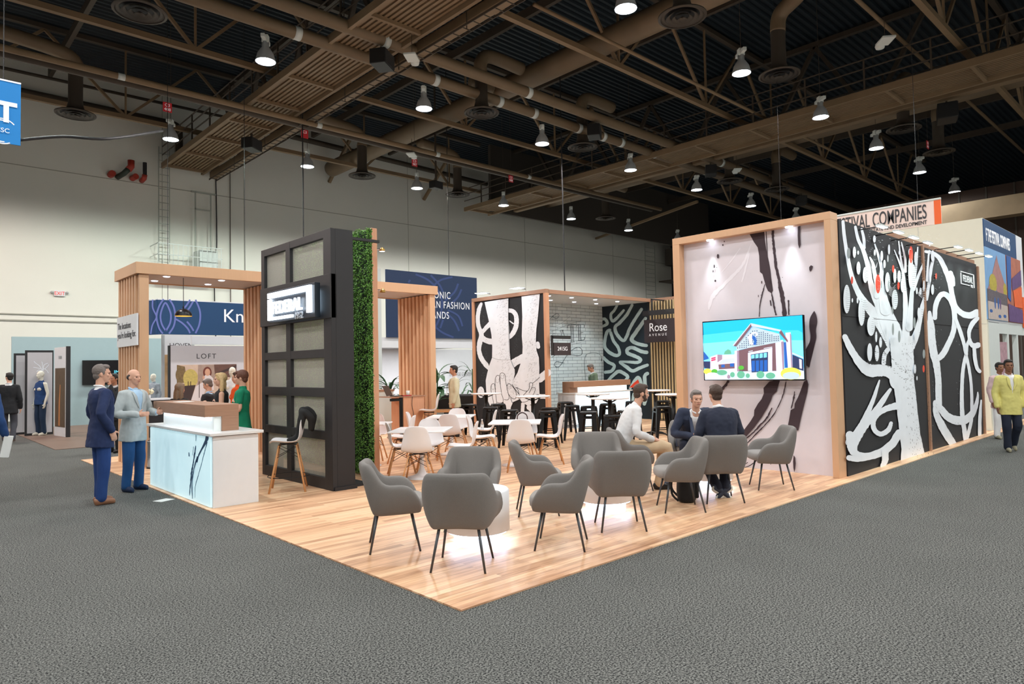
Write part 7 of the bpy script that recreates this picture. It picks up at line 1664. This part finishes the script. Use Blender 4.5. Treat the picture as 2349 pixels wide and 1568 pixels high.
# ================================================================== festival booth at the right
t = thing('white_booth', 'tall white booth walls beyond the tree mural', 'booth wall', (15.35, 0.16, 0.012))
MB().box(0, 0, 0, 0.12, 7.0, 4.8).build('side_wall', mat('booth_cream', (214, 212, 196), .7), t); MB().box(0.125, -0.0, 2.45, 4.0, 0.1, 4.8).build('front_upper_wall', M_wht, t); MB().box(0.125, 0.0, 0, 1.1, 0.1, 2.44).box(1.1, 0, 2.2, 4.0, 0.1, 2.45).box(1.9, 0, 0, 2.05, 0.1, 2.2).box(2.9, 0, 0, 3.05, 0.1, 2.2).build('front_lower_wall', M_pwht, t)
MB().box(-0.003, 0, 2.40, 0, 7, 2.406).box(-0.003, 1.3, 0, 0, 1.306, 4.8).box(-0.003, 2.7, 0, 0, 2.706, 4.8).build('panel_joints', M_pgry, t)
MB().box(1.1, 0.6, 0, 4.0, 0.7, 2.2).build('inner_display', mat('inner_display', (170, 176, 190), .6, var=.5, vscale=3), t)
FO = V((15.35, 0.16, 0.012))
MB().box(0.0, -0.02, 4.15, 3.2, 0.0, 4.78).build('name_band', mat('festival_navy', (22, 66, 110), .6), t)
text('lettering', 'F THE FESTIVAL COMPANIES', 0.42, (0.16, -0.022, 4.30), 'y-', M_text, t, sx=0.44, bold=0.006)
MB().box(0.0, -0.02, 2.5, 1.95, 0.0, 4.15).build('plaza_photo', mat('sky_photo', (116, 160, 206), .6, var=.1), t); MB().box(2.0, -0.02, 2.5, 3.6, 0.0, 4.15).build('street_photo', mat('street_photo', (172, 104, 84), .6, var=.5, vscale=4), t)
a = Art(lambda x, z: V((x, 0.0, z)), (0, -1, 0), start=0.024)
cs = [mat('fest_brick', (166, 120, 118), .6, var=.3), mat('fest_tree', (176, 160, 62), .6, var=.5, vscale=20), mat('fest_crowd', (96, 88, 96), .6, var=.7, vscale=24), mat('fest_pave', (188, 174, 168), .6, var=.2), mat('fest_blue', (40, 90, 160), .6), mat('fest_orange', (226, 100, 50), .6, var=.2), mat('fest_purple', (96, 70, 120), .6, var=.4, vscale=9)]
a.poly([(0.1, 3.2), (0.5, 3.5), (0.95, 3.95), (1.15, 3.9), (1.7, 3.45), (1.9, 3.2)], 0); a.poly([(0.9, 3.2), (0.95, 3.9), (1.05, 4.05), (1.15, 3.9), (1.6, 3.5), (1.7, 3.0)], 0); a.ell(0.6, 3.35, 0.35, 0.22, 1); a.ell(1.75, 3.25, 0.18, 0.18, 1)
a.poly([(0.04, 3.2), (1.94, 3.15), (1.94, 2.85), (0.04, 2.9)], 2); a.poly([(0.04, 2.92), (1.94, 2.88), (1.94, 2.51), (0.04, 2.51)], 3)
for x in (0.7, 1.0, 1.2): a.ell(x, 2.9, 0.07, 0.14, 6 if x > 1.1 else 4)
for x, z in ((0.3, 2.7), (1.1, 2.6), (1.6, 2.62)): a.ell(x, z, 0.14, 0.04, 4)
a.poly([(2.01, 4.14), (2.5, 4.14), (2.4, 3.4), (2.3, 3.0), (2.01, 3.1)], 4); a.poly([(2.5, 3.6), (3.58, 3.9), (3.58, 3.5), (2.5, 3.3)], 6); a.poly([(2.6, 3.3), (3.58, 3.45), (3.58, 2.9), (2.7, 2.9)], 5); a.poly([(2.01, 2.95), (3.58, 2.85), (3.58, 2.51), (2.01, 2.51)], 6)
a.mb.build('photo_print', cs, t)
MB().box(3.62, -0.03, 2.4, 3.95, -0.01, 3.2).build('orange_stripe', mat('orange', (232, 98, 40), .6), t)
MB().box(1.1, -0.01, 0.9, 1.75, 0.0, 2.0).build('poster', mat('poster_mix', (176, 140, 150), .6, var=.6, vscale=8), t)
bx = 16.0; c0 = gx(2158, 455, bx); c1 = gx(1925, 492, bx); c2 = gx(2158, 508, bx)
t = thing('fabric_banner', 'pinkish white hanging banner with an orange edge, The Festival Companies', 'banner', (bx, c0.y, 0)); H0 = c2.z-0.05
MB().box(-0.01, 0, H0, 0.01, 4.6, c0.z).build('cloth', mat('banner_pink', (232, 208, 200), .7), t); MB().box(-0.014, 0, H0, -0.0105, 0.15, c0.z).build('orange_edge', MATS['orange'], t); MB().tube([(0, 0, c0.z), (0, 4.6, c0.z)], 0.03, 8).build('top_rail', M_pwht, t)
q = gx(2127, 500, bx); text('lettering', 'THE FESTIVAL COMPANIES', 0.50, (-0.016, q.y-c0.y, q.z), 'x-', M_tdk, t, 'RIGHT', sx=0.46, bold=0.004)
q = gx(2127, 512, bx); text('subtitle', 'DEDICATED TO REAL ESTATE AND DEVELOPMENT', 0.13, (-0.016, q.y-c0.y, q.z-0.01), 'x-', M_tdk, t, 'RIGHT', sx=0.8, bold=0.002)
for y in (0.5, 4.0): MB().tube([(0, y, c0.z), (0, y, 13.9)], 0.006, 6).build('wire', M_blk, t)
# far end of the hall at right
t = thing('far_partition', 'dark brown folding partition at the far right end', 'partition', (32, -6, 0.0))
MB().box(0, 0, 0, 0.2, 15, 9).build('panel', mat('partition_brown', (62, 46, 38), .8), t)
for k in range(14): MB().box(-0.04, k+0.5, 0, 0, k+0.56, 9).build('rib', M_bulk, t)
o = MB().box(30.5, -8, 7.4, 31.2, 8, 8.2).build('cross_beam', M_steel); tag(o, 'tan cross beam over the far right partition', 'roof beam')
bpy.data.scenes.remove(_tmp)
